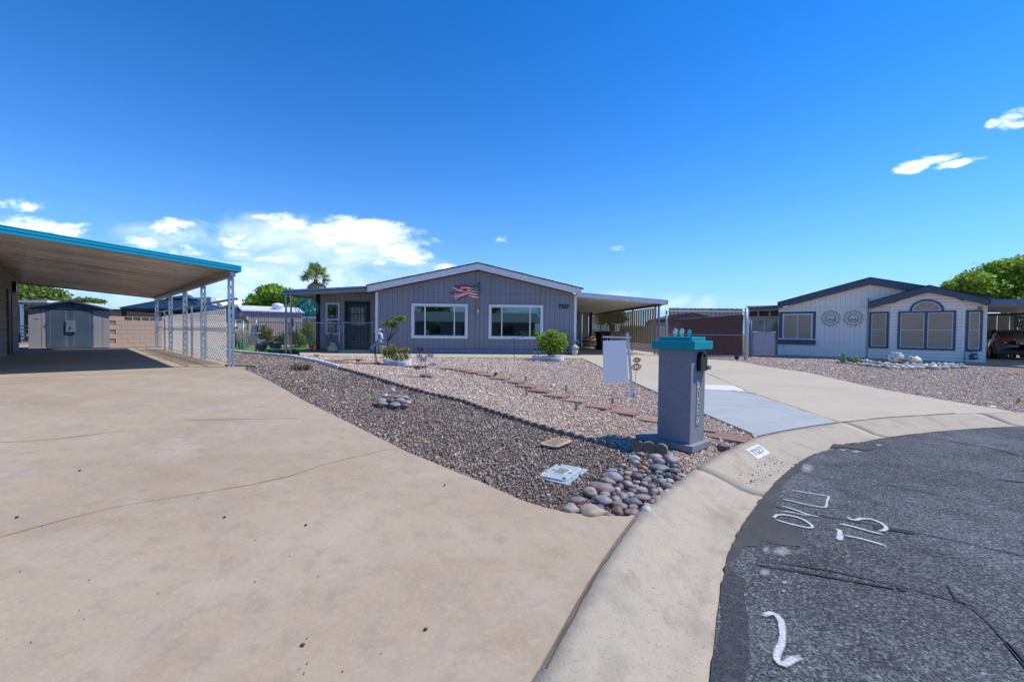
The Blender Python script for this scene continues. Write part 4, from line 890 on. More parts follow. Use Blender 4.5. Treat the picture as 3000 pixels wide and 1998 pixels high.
    for k in range(n):
        y0 = -.28+D2*k/n; y1 = y0+D2/n-.03
        MB().prism([(cx0,y0,zt0-.10),(cx1,y0,zt1-.10),(cx1,y1,zt1-.10),(cx0,y1,zt0-.10)], (0,0,.03)).build('roof_pan', pan, t)
        MB().prism([(cx0,y1+.001,zt0-.12),(cx1,y1+.001,zt1-.12),(cx1,y1+.029,zt1-.12),(cx0,y1+.029,zt0-.12)], (0,0,.05)).build('pan_rib', pan, t)
    MB().prism([(cx0,-.28,zt0-.065),(cx1,-.28,zt1-.065),(cx1,D2-.3,zt1-.065),(cx0,D2-.3,zt0-.065)], (0,0,.02)).build('carport_roof', pan, t)
    bx = cx1-.20; MB().box(bx,-.1,zt1-.22,bx+.07,D2-.3,zt1-.122).build('beam', M('bronze_beam', (.10,.09,.07), .6), t)
    for k, yy in enumerate((.0, .35, 3.1, 5.9, 8.7, 11.5)):
        for s in (0, .10): MB().box(bx+.0,yy+s,-.1,bx+.045,yy+s+.035,zt1-.22).build('post', galv, t)
    # louvre screen of vertical slats
    zs1 = local_plane(t, 1929, 901.4, 0)[1]; zs1 = 1.60+(976-901.4)/F*17.8-HO[2]; zs0 = 1.60-(1008.5-976)/F*17.8-HO[2]
    slm = M('bronze_slat', (.42,.35,.20), .55, .15, .12, 3); ns = 40; L0 = .45; L1 = 11.4
    sc = MB(); sc = None
    for k in range(ns):
        yy = L0+(L1-L0)*k/ns; w_ = (L1-L0)/ns
        q = [(bx-.02,yy,zs0),(bx-.02+.035,yy+w_*.28,zs0),(bx-.02+.035,yy+w_*.36,zs0),(bx-.02+.008,yy,zs0)]
        if k == 0:
            sc = MB().prism([(.025,0,0),(.0,w_*.50,0),(.0,w_*.56,0),(.025,w_*.06,0)], (0,0,zs1-zs0)).build('slat', slm, t, loc=(bx-.05,yy,zs0))
        else: inst(sc, parent=t, loc=(bx-.05,yy,zs0))
    for zz in (zs0, zs1-.03): MB().box(bx-.035,L0,zz,bx-.03,L1,zz+.03).build('screen_rail', slm, t)
    # set-back wall with door in the carport
    MB().box(W_,8.6,0,W_+.02,8.62,.1).build('edge', dk, t)
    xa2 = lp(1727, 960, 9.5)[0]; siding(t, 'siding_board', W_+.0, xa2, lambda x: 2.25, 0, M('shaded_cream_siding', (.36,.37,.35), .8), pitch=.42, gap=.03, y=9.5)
    MB().box(W_+.05,9.44,0,W_+.95,9.498,2.05).build('door', dm, t)
    MB().box(xa2,9.4,0,xa2+.12,9.55,2.3).build('corner_post', MT['near_black_trim'], t)
def glass_mat():
    m = bpy.data.materials.new('window_glass'); m.use_nodes = True; N = m.node_tree.nodes; L = m.node_tree.links
    N.remove(N['Principled BSDF']); g1 = N.new('ShaderNodeBsdfGlossy'); g1.inputs[0].default_value = (.62,.9,.95,1); g1.inputs[1].default_value = .02
    t1 = N.new('ShaderNodeBsdfTransparent'); t1.inputs[0].default_value = (.30,.50,.52,1)
    fr_ = N.new('ShaderNodeFresnel'); fr_.inputs[0].default_value = 1.9; mx = N.new('ShaderNodeMixShader')
    mr = N.new('ShaderNodeMath'); mr.operation = 'MULTIPLY_ADD'; L.new(fr_.outputs[0], mr.inputs[0]); mr.inputs[1].default_value = 1.; mr.inputs[2].default_value = .10
    L.new(mr.outputs[0], mx.inputs[0]); L.new(t1.outputs[0], mx.inputs[1]); L.new(g1.outputs[0], mx.inputs[2]); L.new(mx.outputs[0], N['Material Output'].inputs[0]); return m
glassm = glass_mat()
main_house()

# ================================================================== left neighbour: carport, block wall house, shed
def TH(p): return Vector((p[0], p[1]))
ZS = .70
def carport_left():
    # local frame: x along the front edge (to the right), y into the depth
    a = math.atan2(Uu[1], Uu[0]); O = (P0.x, P0.y, ZS); t = T('carport', 'open carport with turquoise fascia and galvanised posts over the left driveway', 'carport', O, a)
    # in this frame depth direction Dd is +y
    zb = 2.20; Wd = 6.2; slope = .081
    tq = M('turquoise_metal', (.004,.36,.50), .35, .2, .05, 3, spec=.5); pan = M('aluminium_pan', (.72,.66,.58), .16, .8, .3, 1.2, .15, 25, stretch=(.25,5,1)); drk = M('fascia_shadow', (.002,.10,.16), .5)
    zz = lambda x: zb+.02-slope*x      # x negative towards the house
    x0, x1 = -Wd, .11; yf, yb = -.35, 12.95
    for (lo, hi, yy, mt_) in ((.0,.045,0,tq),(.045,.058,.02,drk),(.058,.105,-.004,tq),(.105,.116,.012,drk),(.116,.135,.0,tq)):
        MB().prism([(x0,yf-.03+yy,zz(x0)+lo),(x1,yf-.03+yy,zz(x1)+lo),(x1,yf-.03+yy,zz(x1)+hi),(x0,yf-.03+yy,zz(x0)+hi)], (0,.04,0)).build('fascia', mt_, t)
    MB().prism([(x1,yf-.03,zz(x1)),(x1+.03,yf-.03,zz(x1)),(x1+.03,yf-.03,zz(x1)+.135),(x1,yf-.03,zz(x1)+.135)], (0,.35,0)).build('fascia_corner', tq, t)
    MB().prism([(x1,yf+.32,zz(x1)),(x1+.02,yf+.32,zz(x1)),(x1+.02,yf+.32,zz(x1)+.12),(x1,yf+.32,zz(x1)+.12)], (0,13.2,0)).build('side_gutter', galv, t)
    n = 44; w = (yb-yf)/n
    for k in range(n):
        ya = yf+.012+k*w; ybb = ya+w-.04
        MB().prism([(x0,ya,zz(x0)+.04),(x1,ya,zz(x1)+.04),(x1,ybb,zz(x1)+.04),(x0,ybb,zz(x0)+.04)], (0,0,.02)).build('roof_pan', pan, t)
        MB().prism([(x0,ybb+.002,zz(x0)+.015),(x1,ybb+.002,zz(x1)+.015),(x1,ybb+.036,zz(x1)+.015),(x0,ybb+.036,zz(x0)+.015)], (0,0,.05)).build('pan_rib', pan, t)
    MB().prism([(x0,yf+.012,zz(x0)+.068),(x1,yf+.012,zz(x1)+.068),(x1,yb,zz(x1)+.068),(x0,yb,zz(x0)+.068)], (0,0,.02)).build('roof', galv, t)
    MB().prism([(x0,yb,zz(x0)-.02),(x1,yb,zz(x1)-.02),(x1,yb,zz(x1)+.12),(x0,yb,zz(x0)+.12)], (0,.05,0)).build('rear_fascia', M('brown_shade_metal', (.10,.085,.07), .6), t)
    MB().box(-.06,-.30,zb-.10,.04,yb-.05,zb+.0).build('beam', galv, t)
    ys = [0., 2.85, 5.95, 9.15, 12.75]; ys = [0, 3.05, 5.9, 8.9, 12.75]
    for yy in ys:
        p = MB().box(-.05,yy-.03,0,-.005,yy+.03,zb-.1).box(.03,yy-.03,0,.075,yy+.03,zb-.1).build('post', galv, t)
        for k in range(11): MB().box(-.004,yy-.02,.12+k*.19,.029,yy+.02,.20+k*.19).build('web_plate', galv, p)
    for yy in (4.7, 10.4): MB().box(-.02,yy-.03,0,.03,yy+.03,1.6).build('post', galv, t)
    MB().box(.08,-.05,1.575,.10,12.8,1.63).build('top_rail', galv, t); MB().box(.08,-.05,.90,.10,12.8,.945).build('middle_rail', galv, t)
    for zc_ in (1.60, .92): MB().box(.10,-.08,zc_-.025,.13,-.03,zc_+.025).build('rail_bracket', M('purple_bracket', (.03,.01,.05), .6), t)
    wm = M('white_expanded_metal', (.80,.80,.80), .4, .0, .08, 8)
    for (ya, ybb) in ((.72,2.85),(3.25,5.75),(6.05,8.75),(9.05,11.5)):
        z0, z1 = .08, 1.38; mb = MB(); cw, ch = .22, .10; k = ch/cw
        # two families of diagonal strips, clipped to the panel
        for s in (-1, 1):
            b = -3.
            rng_b = np.arange(z0-k*(ybb-ya)-ch if s > 0 else z0, z1+ch if s > 0 else z1+k*(ybb-ya)+ch, ch)
            for b in rng_b:
                pts = []
                ts = [0., ybb-ya]
                t0, t1 = 0., ybb-ya
                f = lambda q: b+s*k*q
                if s > 0: t0 = max(t0, (z0-b)/k); t1 = min(t1, (z1-b)/k)
                else: t0 = max(t0, (b-z1)/k); t1 = min(t1, (b-z0)/k)
                if t1-t0 > .03: mb.bar((.055+.004*s, ya+t0, f(t0)), (.055+.004*s, ya+t1, f(t1)), .010, .010)
        mb.bar((.055,ya,z0),(.055,ya,z1), .012, .012)
        o = mb.build('mesh_panel', wm, t)
carport_left()

def house_left():
    a = math.atan2(Uu[1], Uu[0]); c = P0+Dv*12.75-Uv*4.0; t = T('neighbour_house', 'weathered tan block-walled house at the far left under the carport', 'house', (c.x, c.y, ZS), a)
    blk = layered('weathered_block', (.30,.255,.20), [(1.2,(.42,.38,.34),.42,.65,.7,None),(6,(.20,.16,.12),.5,.7,.5,None)], bump=.5, bscale=50); mor = M('block_joint', (.17,.14,.11), .9)
    L = 11.; nz = 13; bh = .205; bl = .41
    MB().box(-5,-L,0,-.06,0,2.62).build('wall_core', mor, t)
    pr = None
    for r in range(nz):
        off = (r % 2)*bl/2; y = 0.-off
        MBl = []
        while y > -L+.1:
            l = min(bl, y+L) if y < 0 or off == 0 else bl
            if y >= 0: l = bl
            y0 = max(-L, y-bl); y1 = min(0, y)
            if r == 0 or True:
                if pr is None: pr = MB().box(-.06,-bl+.008,.004,.0,0,bh-.006).build('block', blk, t, loc=(0,y1,r*bh)); o = pr
                else: o = inst(pr, parent=t, loc=(0,y1,r*bh))
            y -= bl
        if off: 
            o = MB().box(-.06,-bl/2+.008,.004,.0,0,bh-.006).build('block', blk, t, loc=(0,0,r*bh))
    for i in range(12): 
        MB().box(-.42*i-.41,.0,.0,-.42*i-.01,.02,2.6).build('block', blk, t) if i < 4 else None
    w = T('x','','') if 0 else None
    d = MB().box(.004,-3.2,.02,.05,-3.12,2.05).box(.004,-4.2,.02,.05,-4.12,2.05).box(.004,-4.12,1.97,.05,-3.2,2.05).build('door', M('grey_brown_frame', (.13,.12,.11), .7), t)
    MB().box(.004,-4.12,.02,.03,-3.2,1.97).build('door_leaf', M('dark_door', (.04,.05,.045), .5), d)
    f = MB().box(.0,-2.45,2.05,.09,-2.2,2.42).build('wall_light', blackm, t); MB().box(.092,-2.42,2.10,.10,-2.23,2.36).build('light_glass', M('frosted_glass', (.25,.24,.22), .3), f)
    MB().box(-.05,-L,2.66,.10,0.1,2.72).build('eave_board', MT['brown_shade_metal'], t)
    MB().tube([(.03,-.18,.3),(.03,-.18,.62),(.08,-.18,.62)], .02, 8).build('hose_tap', blackm, t)
house_left()

def shed():
    q = G(83, 1021.5); t = T('shed', 'pale grey metal garden shed with blue-grey double doors and low gable roof', 'shed', (q[0], q[1], ZS+.0), math.atan2(Uu[1], Uu[0]))
    lp = lambda x, y, d=0: local_plane(t, x, y, d); wht = M('shed_pale_grey', (.34,.34,.36), .5, .1, .1, 2); bl = M('shed_blue_grey', (.085,.13,.185), .45, .15, .18, 1.5); bld = M('shed_dark_blue', (.05,.075,.115), .5)
    x1 = lp(322, 1000)[0]; zE0 = lp(83, 903)[1]; zE1 = lp(322, 911)[1]; zE = (zE0+zE1)/2; xc = x1/2; zc = lp(204, 884)[1]
    d0 = lp(136, 1000)[0]; d1 = lp(273, 1000)[0]; dm = (d0+d1)/2; dz = lp(204, 906)[1]
    MB().box(.01,.02,0,x1-.01,2.4,zE).build('shed_body', wht, t)
    for (a, b) in ((0,.36),(.36,d0),(d1,d1+.30),(d1+.30,x1)):
        if b-a > .03: MB().box(a+.006,-.0,.03,b-.006,.03,zE-.02).build('wall_panel', wht, t, bevel=.004)
    MB().box(0,-.01,0,x1,.03,.035).build('base_rail', wht, t)
    for (a, b) in ((d0,dm-.003),(dm+.003,d1)):
        dd = MB().box(a+.004,-.02,.03,b-.004,.0,dz).build('door', bl, t)
        MB().box(a+.12,-.03,.07,b-.14 if a == d0 else b-.12,-.02,dz-.07).build('door_panel', bl, dd, bevel=.006)
        for xx in (a+.11, b-.13): MB().box(xx,-.027,.06,xx+.012,-.02,dz-.06).build('panel_rib', wht, dd)
    MB().box(d0-.02,-.045,dz+.005,d1+.02,.0,dz+.04).build('door_track', bld, t)
    l = MB().box(dm-.14,-.09,.62+.06,dm+.16,-.03,1.16).build('lock_box', M('lock_box_grey', (.24,.30,.36), .35, .4), t, bevel=.01); MB().lathe([(.035,0),(.035,.03)], 10, (dm,-.10,.86)).build('padlock', blackm, l)
    MB().prism([(.01,-.0,zE),(x1-.01,-.0,zE),(xc,-.0,zc)], (0,.03,0)).build('gable_panel', bl, t)
    for k in range(7):
        xx = x1*(.27+k*.077); MB().box(xx-.05,-.03,zE+.02,xx+.05,-.0,zE+.05).build('vent_louvre', bld, t)
    MB().prism([(xc-.22,-.02,zE-.03),(xc+.05,-.02,zE-.03),(xc+.13,-.02,zc),(xc,-.02,zc)], (0,.01,0)).build('gable_strap', bld, t)
    for s in (0, 1):
        xe = -.12 if s == 0 else x1+.12; ze = zE-.02
        MB().prism([(xe,-.14,ze),(xc,-.14,zc+.0),(xc,-.14,zc+.075),(xe,-.14,ze+.075)], (0,2.7,0)).build('roof', bld, t)
    for xx, zz in ((-.02,.95),(d0-.02,.95),(d1+.02,.95)): MB().lathe([(.02,0),(.02,.03)], 8, (xx,-.03,zz)).build('bolt', blackm, t)
    MB().box(.19,-.008,zE*.74-.012,.29,-.001,zE*.74+.012).build('name_badge', bl, t)
shed()

def block_wall(name, label, A, B, z0, z1, mat, mor, deco=True, bl=.42, bh=.205, cap=True, coarse=False):
    A = Vector(A); B = Vector(B); L = (B-A).length; t = T(name, label, 'wall', (A.x, A.y, z0), math.atan2(B.y-A.y, B.x-A.x)); nz = max(1, int(round((z1-z0-(.2 if deco else 0))/bh)))
    H = nz*bh; MB().box(0,.03,-.1,L,.17,H).build('wall_core', mor, t); pr = None
    for r in range(nz):
        off = (r % 2)*bl/2; n = int(L/bl)
        for k in range(n):
            x = k*bl+off
            if x+bl > L+.01: continue
            if pr is None: pr = MB().box(.004,.0,.004,bl-.004,.2,bh-.004).build('block', mat, t, loc=(x,0,r*bh))
            else: inst(pr, parent=t, loc=(x,0,r*bh))
    if deco:
        n = int(L/.31); p0 = None
        for k in range(n):
            x = .5+k*.31 if deco == 1 else k*.31
            if x+.31 > L: break
            if p0 is None:
                m_ = MB().box(0,0,0,.31,.14,.02).box(0,0,.18,.31,.14,.205).box(0,0,.02,.02,.14,.18).box(.29,0,.02,.31,.14,.18)
                m_.tube([(.155+.115*cos(u), .07, .022+.13*sin(u)) for u in np.linspace(0, pi, 9)], .016, 5)
                for u in (.9, 1.57, 2.24): m_.bar((.155,.07,.03),(.155+.115*cos(u),.07,.022+.13*sin(u)), .02, .06)
                p0 = m_.build('fan_block', mat, t, loc=(x,.03,H))
            else: inst(p0, parent=t, loc=(x,.03,H))
        if deco == 1: MB().box(0,.0,H,.495,.2,H+.205).build('block', mat, t)
    return t
pinkb = layered('pink_block', (.47,.36,.285), [(2,(.54,.42,.34),.45,.7,.6,None),(40,(.36,.28,.22),.52,.7,.5,None)], bump=.4, bscale=60); mor = M('mortar', (.30,.23,.18), .9)
wA = AT(321, 1015, 19.3); wB = AT(722, 1015, 23.9)
block_wall('block_wall', 'pink block wall with fan-pattern top course behind the left carport', (wA.x, wA.y), (wB.x, wB.y), .68, 2.2, pinkb, mor)
# buttress, stump, gas meter at the wall
def near_wall(x, y, dy=0): p = G(x, y); return Vector((p[0], p[1]+dy, p[2]))
p = near_wall(450, 1014); tag(MB().box(-.06,-.06,0,.06,.06,1.28).build('downpipe', M('brown_green_post', (.10,.10,.075), .8), None, loc=p), 'dark square post against the pink block wall left of the carport rear post', 'post')
p = near_wall(402, 1013, -.2); mb = MB().lathe([(.19,-.02),(.16,.1),(.155,.4),(.175,.58),(.165,.60)], 12)
mb.v = [(x*(1+.16*mnoise.noise(Vector((x*6, y*6, z*3)))), y, z) for x, y, z in mb.v]
tag(mb.build('tree_stump', M('grey_bark', (.13,.105,.075), .95, 0, .5, 9, 1, 30, stretch=(1,1,.3)), None, loc=p), 'cut grey tree stump standing against the pink block wall', 'stump')
def gas_meter(p, label, s=1, flip=1):
    t = T('gas_meter', label, 'gas meter', p); gmm = M('meter_grey', (.10,.13,.17), .5, .3)
    MB().lathe([(.02,.10),(.12,.13),(.13,.2),(.13,.30),(.09,.36),(.03,.38)], 14, (0,0,.0)).build('meter_body', gmm, t, True)
    MB().tube([(-.08,0,.34),(-.10,0,.50),(-.16,0,.52)], .018, 8).tube([(.08,0,.34),(.09,0,.46),(.30*flip,0,.46),(.30*flip,0,-.02)], .018, 8).build('pipe', M('meter_pipe', (.12,.16,.20), .5, .4), t)
    MB().box(-.05,-.14,.20,.05,-.125,.30).build('dial', M('dial_face', (.5,.5,.48), .4), t); return t
gas_meter(near_wall(427, 1013, -.3), 'grey gas meter with bent pipe beside the tree stump')

# ------------------------------------------------------------------ beyond the wall on the left
def gazebo():
    Y = 30.; c = AT(473, 930, Y); zE = AT(473, 906, Y).z; zT = AT(473, 870, Y).z; hw = 113/F*Y; t = T('gazebo', 'navy blue hip-roofed gazebo with small raised top behind the block wall', 'gazebo', (c.x, c.y+hw*.7, .7), rad(8)); nb = M('navy_metal', (.022,.045,.085), .4, .2, .15, 1); z0 = .7
    a, b = hw*1.0, hw*.8; e, T_ = zE-z0, zT-z0
    for k, (u, v) in enumerate([((-a,-b),(a,-b)),((a,-b),(a,b)),((a,b),(-a,b)),((-a,b),(-a,-b))]):
        f = .22; P = [(u[0],u[1],e),(v[0],v[1],e),(v[0]*f,v[1]*f,T_-.08),(u[0]*f,u[1]*f,T_-.08)]; MB().prism(P, (0,0,.04)).build('roof_panel', nb, t)
        MB().prism([(u[0]*.3,u[1]*.3,T_-.02),(v[0]*.3,v[1]*.3,T_-.02),(0,0,T_+.25)], (0,0,.03)).build('top_roof_panel', nb, t)
        MB().bar((u[0]*.97,u[1]*.97,e-.08),(v[0]*.97,v[1]*.97,e-.08), .1, .18).build('eave_beam', M('dark_navy', (.01,.016,.03), .6), t)
        MB().box(u[0]*.93-.09,u[1]*.93-.09,0,u[0]*.93+.09,u[1]*.93+.09,e).build('post', MT['dark_navy'], t)
        MB().bar((u[0],u[1],e+.05),(u[0]*.22,u[1]*.22,T_-.02), .05, .05).build('hip_rib', MT['dark_navy'], t)
gazebo()
def simple_house(name, label, px0, px1, ytop, Y, depth, wallm, roofm, yeave=None, ang=0, h=None, feats=None, roofh=.12, over=.15, cat='house'):
    A = AT(px0, ytop, Y); B = AT(px1, ytop, Y); zt = A.z-.6; t = T(name, label, cat, (A.x, A.y, .6), ang); L = (B-A).length
    n = max(2, int(L/1.22)); 
    for k in range(n): MB().box(L*k/n+.006,0,0,L*(k+1)/n-.006,.06,zt-roofh).build('wall_panel', wallm, t)
    MB().box(0,.06,0,L,depth,zt-roofh).build('wall', wallm, t)
    MB().box(-over,-over,zt-roofh,L+over,depth,zt).build('roof', roofm, t); return t, L, zt
tanw = M('tan_stucco', (.30,.20,.12), .9, 0, .15, 1); cream = M('cream_siding', (.62,.58,.46), .7, 0, .08, 2)
t, L, zt = simple_house('tan_house', 'tan stucco building with dark flat eave seen through the gazebo posts', 318, 600, 906, 38, 6, tanw, M('dark_eave', (.035,.035,.04), .8))
t, L, zt = simple_house('cream_house', 'cream sided house with white roof behind the mesh panels', 596, 735, 899, 44, 9, cream, M('white_roof', (.72,.70,.66), .6))
MB().prism([(-1.5,0,zt+.0),(2.2,0,zt+.0),(1.0,0,zt+.95),(-3.,0,zt+.95),(-3.5,0,zt+.0)], (0,7,0)).build('roof_slope', MT['white_roof'], t)
for k in range(5): MB().box(0,-.02,zt-.5-k*.28,L,-.0,zt-.48-k*.28).build('lap_line', M('lap_shadow', (.35,.33,.25), .8), t)
cc_ = loc(t, (0,0,0)) if 0 else None
a = AT(614, 890, 42); ac = T('rooftop_cooler', 'white box-shaped evaporative cooler on the cream house roof', 'cooler', (a.x, a.y, zt+.6+.0)); acm = M('cooler_white', (.62,.64,.64), .5)
MB().box(-.42,-.4,0,.42,.4,.85).build('cabinet', acm, ac, bevel=.01)
for k in range(7): MB().box(-.34,-.42,.10+k*.095,.34,-.402,.14+k*.095).build('louvre', M('cooler_louvre', (.22,.36,.36), .5), ac)
a = AT(551, 892, 43); ac = T('satellite_dish', 'white lamp-like dish on a curved arm above the white roof', 'dish', (a.x, a.y, a.z))
MB().tube([(-.1,0,-.2),(.35,0,.25),(.45,0,.75),(.2,0,.95)], .05, 8).build('arm', M('dish_arm', (.25,.27,.3), .5, .3), ac); MB().blob((0,0,.95), (.42,.3,.28), amp=.02).build('dish', white_metal, ac, True)
# grey gabled box and corrugated shed behind the chain link fence
def corr_shed():
    A = AT(712, 1012, 24.5); B = AT(886, 1012, 26.5); t = T('corrugated_shed', 'long pinkish corrugated metal shed with white roof edge and turbine vent', 'shed', (A.x, A.y, .68), math.atan2(B.y-A.y, B.x-A.x)); L = (B-A).to_2d().length
    zt = vcol(A, 910)-.68; cm = M('pink_corrugated', (.46,.38,.37), .55, .1, .1, 2); n = int(L/.105)
    pr = None; zt2 = vcol(B, 921)-.68
    for k in range(n):
        x = k*L/n; w = L/n
        if pr is None: pr = MB().prism([(0,0,0),(w*.25,-.035,0),(w*.6,-.035,0),(w*.85,0,0),(w,0,0),(w,.03,0),(0,.03,0)], (0,0,zt-.30)).build('corrugated_strip', cm, t)
        else: inst(pr, parent=t, loc=(x,0,0))
    MB().box(0,-.045,zt-.30,L,.03,zt-.02).build('header_board', M('mauve_board', (.30,.26,.29), .7), t)
    MB().box(-.02,.03,0,L,3.0,zt-.05).build('wall', cm, t)
    MB().prism([(-.1,-.15,zt-.03),(L+.1,-.15,zt-.03),(L+.1,1.6,zt+.30),(-.1,1.6,zt+.30)], (0,0,.07)).build('roof', M('white_roof_metal', (.70,.71,.74), .45, .1), t)
    MB().prism([(-.1,3.3,zt-.03),(L+.1,3.3,zt-.03),(L+.1,1.6,zt+.30),(-.1,1.6,zt+.30)], (0,0,.07)).build('roof', MT['white_roof_metal'], t)
    xx = loc_x = (AT(820, 900, 25.6)-Vector((A.x, A.y, 0))).to_2d().length
    v = MB().lathe([(.20,0),(.20,.22)], 16, (xx,.5,zt+.0)).build('vent_collar', white_metal, t)
    v2 = MB().lathe([(.22,.22),(.30,.30),(.32,.40),(.26,.50),(.05,.55)], 20, (xx,.5,zt)).build('turbine_vent', white_metal, t, True)
    for k in range(16): u = 2*pi*k/16; MB().bar((xx+.31*cos(u),.5+.31*sin(u),zt+.26),(xx+.27*cos(u+.25),.5+.27*sin(u+.25),zt+.5), .03, .012).build('turbine_blade', galv, v2)
    A2 = AT(686, 1012, 25.5); t2 = T('small_grey_shed', 'blue-grey shed gable with small dark window left of the corrugated shed', 'shed', (A2.x, A2.y, .68)); gw = M('pale_blue_grey_wall', (.27,.31,.38), .6); zt3 = vcol(A2, 916)-.68; w = 26/F*25.5-.05
    MB().box(-.5,0,0,w,2,zt3).build('wall', gw, t2); MB().prism([(-.55,-.1,zt3),(w+.02,-.1,zt3),(w*.35,-.1,zt3+.26)], (0,2.2,0)).build('roof', M('grey_blue_roof', (.20,.24,.30), .6), t2)
    wi = MB().box(w*.05,-.03,zt3-.62,w*.70,0,zt3-.34).build('window', blackm, t2); MB().box(w*.36,-.04,zt3-.62,w*.40,-.03,zt3-.34).build('mullion', gw, wi)
corr_shed()
simple_house('white_roof_building', 'low white-roofed outbuilding at the right end of the corrugated shed', 884, 960, 928, 31, 4, M('pinkish_wall', (.50,.42,.38), .8), MT['white_roof_metal'], roofh=.22)
block_wall('block_wall', 'short pink block wall before the grey and corrugated sheds', (AT(690,1015,24.3).x, 24.3), (AT(728,1015,24.3).x, 24.3), .68, 2.25, pinkb, mor, deco=2)
block_wall('block_wall', 'far block wall with openwork top behind the olive shrubs', (AT(884,1010,26.6).x, 26.6), (AT(960,1010,26.6).x, 26.6), .68, 2.3, pinkb, mor, deco=2)
# left backyard clutter between wall and shed
t, L, zt = simple_house('patio_cover', 'white patio cover edge behind the grey shed at far left', 50, 135, 880, 30, 3, M('dim_wall', (.35,.33,.32), .8), MT['white_roof_metal'], roofh=.35) if 0 else (None, 0, 0)
def patio():
    A = AT(45, 879, 27); B = AT(138, 886, 27); t = T('patio_cover', 'white flat patio roof on a thin post behind the grey shed', 'patio cover', (A.x, A.y, .65)); L = B.x-A.x; h = A.z-.65
    MB().box(-2,0,h-.14,L,3.5,h).build('roof', white_metal, t); MB().box(-2,.05,h-.26,L,.12,h-.14).build('beam', M('shade_beige', (.25,.22,.19), .8), t); x = AT(58,900,27).x-A.x
    MB().box(x-.06,.05,0,x+.06,.17,h-.14).build('post', white_metal, t)
    MB().box(-2,3.0,0,L,3.1,1.0).build('low_wall', M('low_wall_beige', (.45,.38,.33), .8), t)
    for k in range(5):
        zz = .1+k*.22; MB().bar((x+.2,-.3,zz),(x+2.0,-.3,zz+.02), .15, .08).build('stacked_plank', M('grey_plank', (.22,.18,.15), .9, 0, .4, 4), t)
patio()

# ------------------------------------------------------------------ trees
def tree(name, label, cx, cy, z0, trunk, blobs, n, size, mat, group=None, tr=.18, limbs=5):
    t = T(name, label, 'tree', (cx, cy, z0), 0, group)
    rel = [(x-cx, y-cy, z-z0, a, b, c) for x, y, z, a, b, c in blobs]
    mb = MB().tube([(0,0,-.2),(.05,0,trunk*.5),(0,.05,trunk)], tr, 8, tr*.7)
    for k in range(limbs):
        q = rel[k % len(rel)]; mb.tube([(0,0,trunk*.8),(q[0]*.5,q[1]*.5,(trunk+q[2])*.5),(q[0],q[1],q[2])], tr*.5, 6, tr*.12)
    mb.build('trunk', bark, t, True)
    leaves(rel, n, size, .45).build('crown', mat, t); return t
def blobs_px(lst, Y, jit=.8):
    out = []
    for (x, y, rx, ry) in lst:
        yy = Y+random.uniform(-jit, jit); c = AT(x, y, yy); out.append((c.x, c.y, c.z, rx/F*yy, rx/F*yy*.9, ry/F*yy))
    return out
b = blobs_px([(60,860,45,40),(105,875,45,35),(150,872,42,32),(90,850,40,30),(130,900,40,30),(180,888,25,18),(60,905,40,40),(75,950,28,35),(200,885,12,10),(165,905,30,20),(70,1000,16,14)], 31)
tree('shade_tree', 'dark green broad tree behind the grey shed at far left', b[1][0], 31, .6, 2.5, b, 9000, .26, leafd)
b = blobs_px([(250,880,30,8),(285,883,20,7),(225,882,15,8)], 48); tree('shrub_tree', 'small distant dark bush top above the shed roof', b[0][0], 48, .6, 2, b, 900, .3, leafd)
b = blobs_px([(785,870,38,28),(760,885,38,22),(815,862,35,24),(850,880,45,30),(885,905,45,30),(740,905,32,20),(790,905,45,25),(845,910,50,25),(915,910,30,25),(775,848,20,12),(800,845,22,14),(725,905,14,14),(680,900,18,7),(905,880,30,20)], 37)
tree('round_tree', 'bright green round-crowned tree behind the corrugated shed', b[2][0], 37, .6, 2.5, b, 15000, .27, leafm)
b = blobs_px([(2805,835,35,20),(2850,822,45,25),(2900,805,45,30),(2950,790,45,30),(3000,790,50,35),(2880,850,60,30),(2950,840,60,35),(3030,830,70,50),(2835,850,50,20),(3100,800,90,60),(2780,836,20,10),(2990,762,25,12),(2915,780,22,12),(3200,830,90,70),(2960,880,70,30),(3050,890,70,40)], 34)
tree('big_ash_tree', 'large bright green leafy tree rising behind the white house at right', b[8][0], 34, .5, 3.2, b, 26000, .27, leafm, tr=.3, limbs=9)
b = blobs_px([(2985,905,25,20),(3010,940,35,30),(2960,915,20,16),(3060,920,50,40),(3040,880,45,25)], 31); tree('small_tree', 'lower green tree seen under the right carport roof', b[0][0], 31, .5, 1.2, b, 3500, .2, leafy)
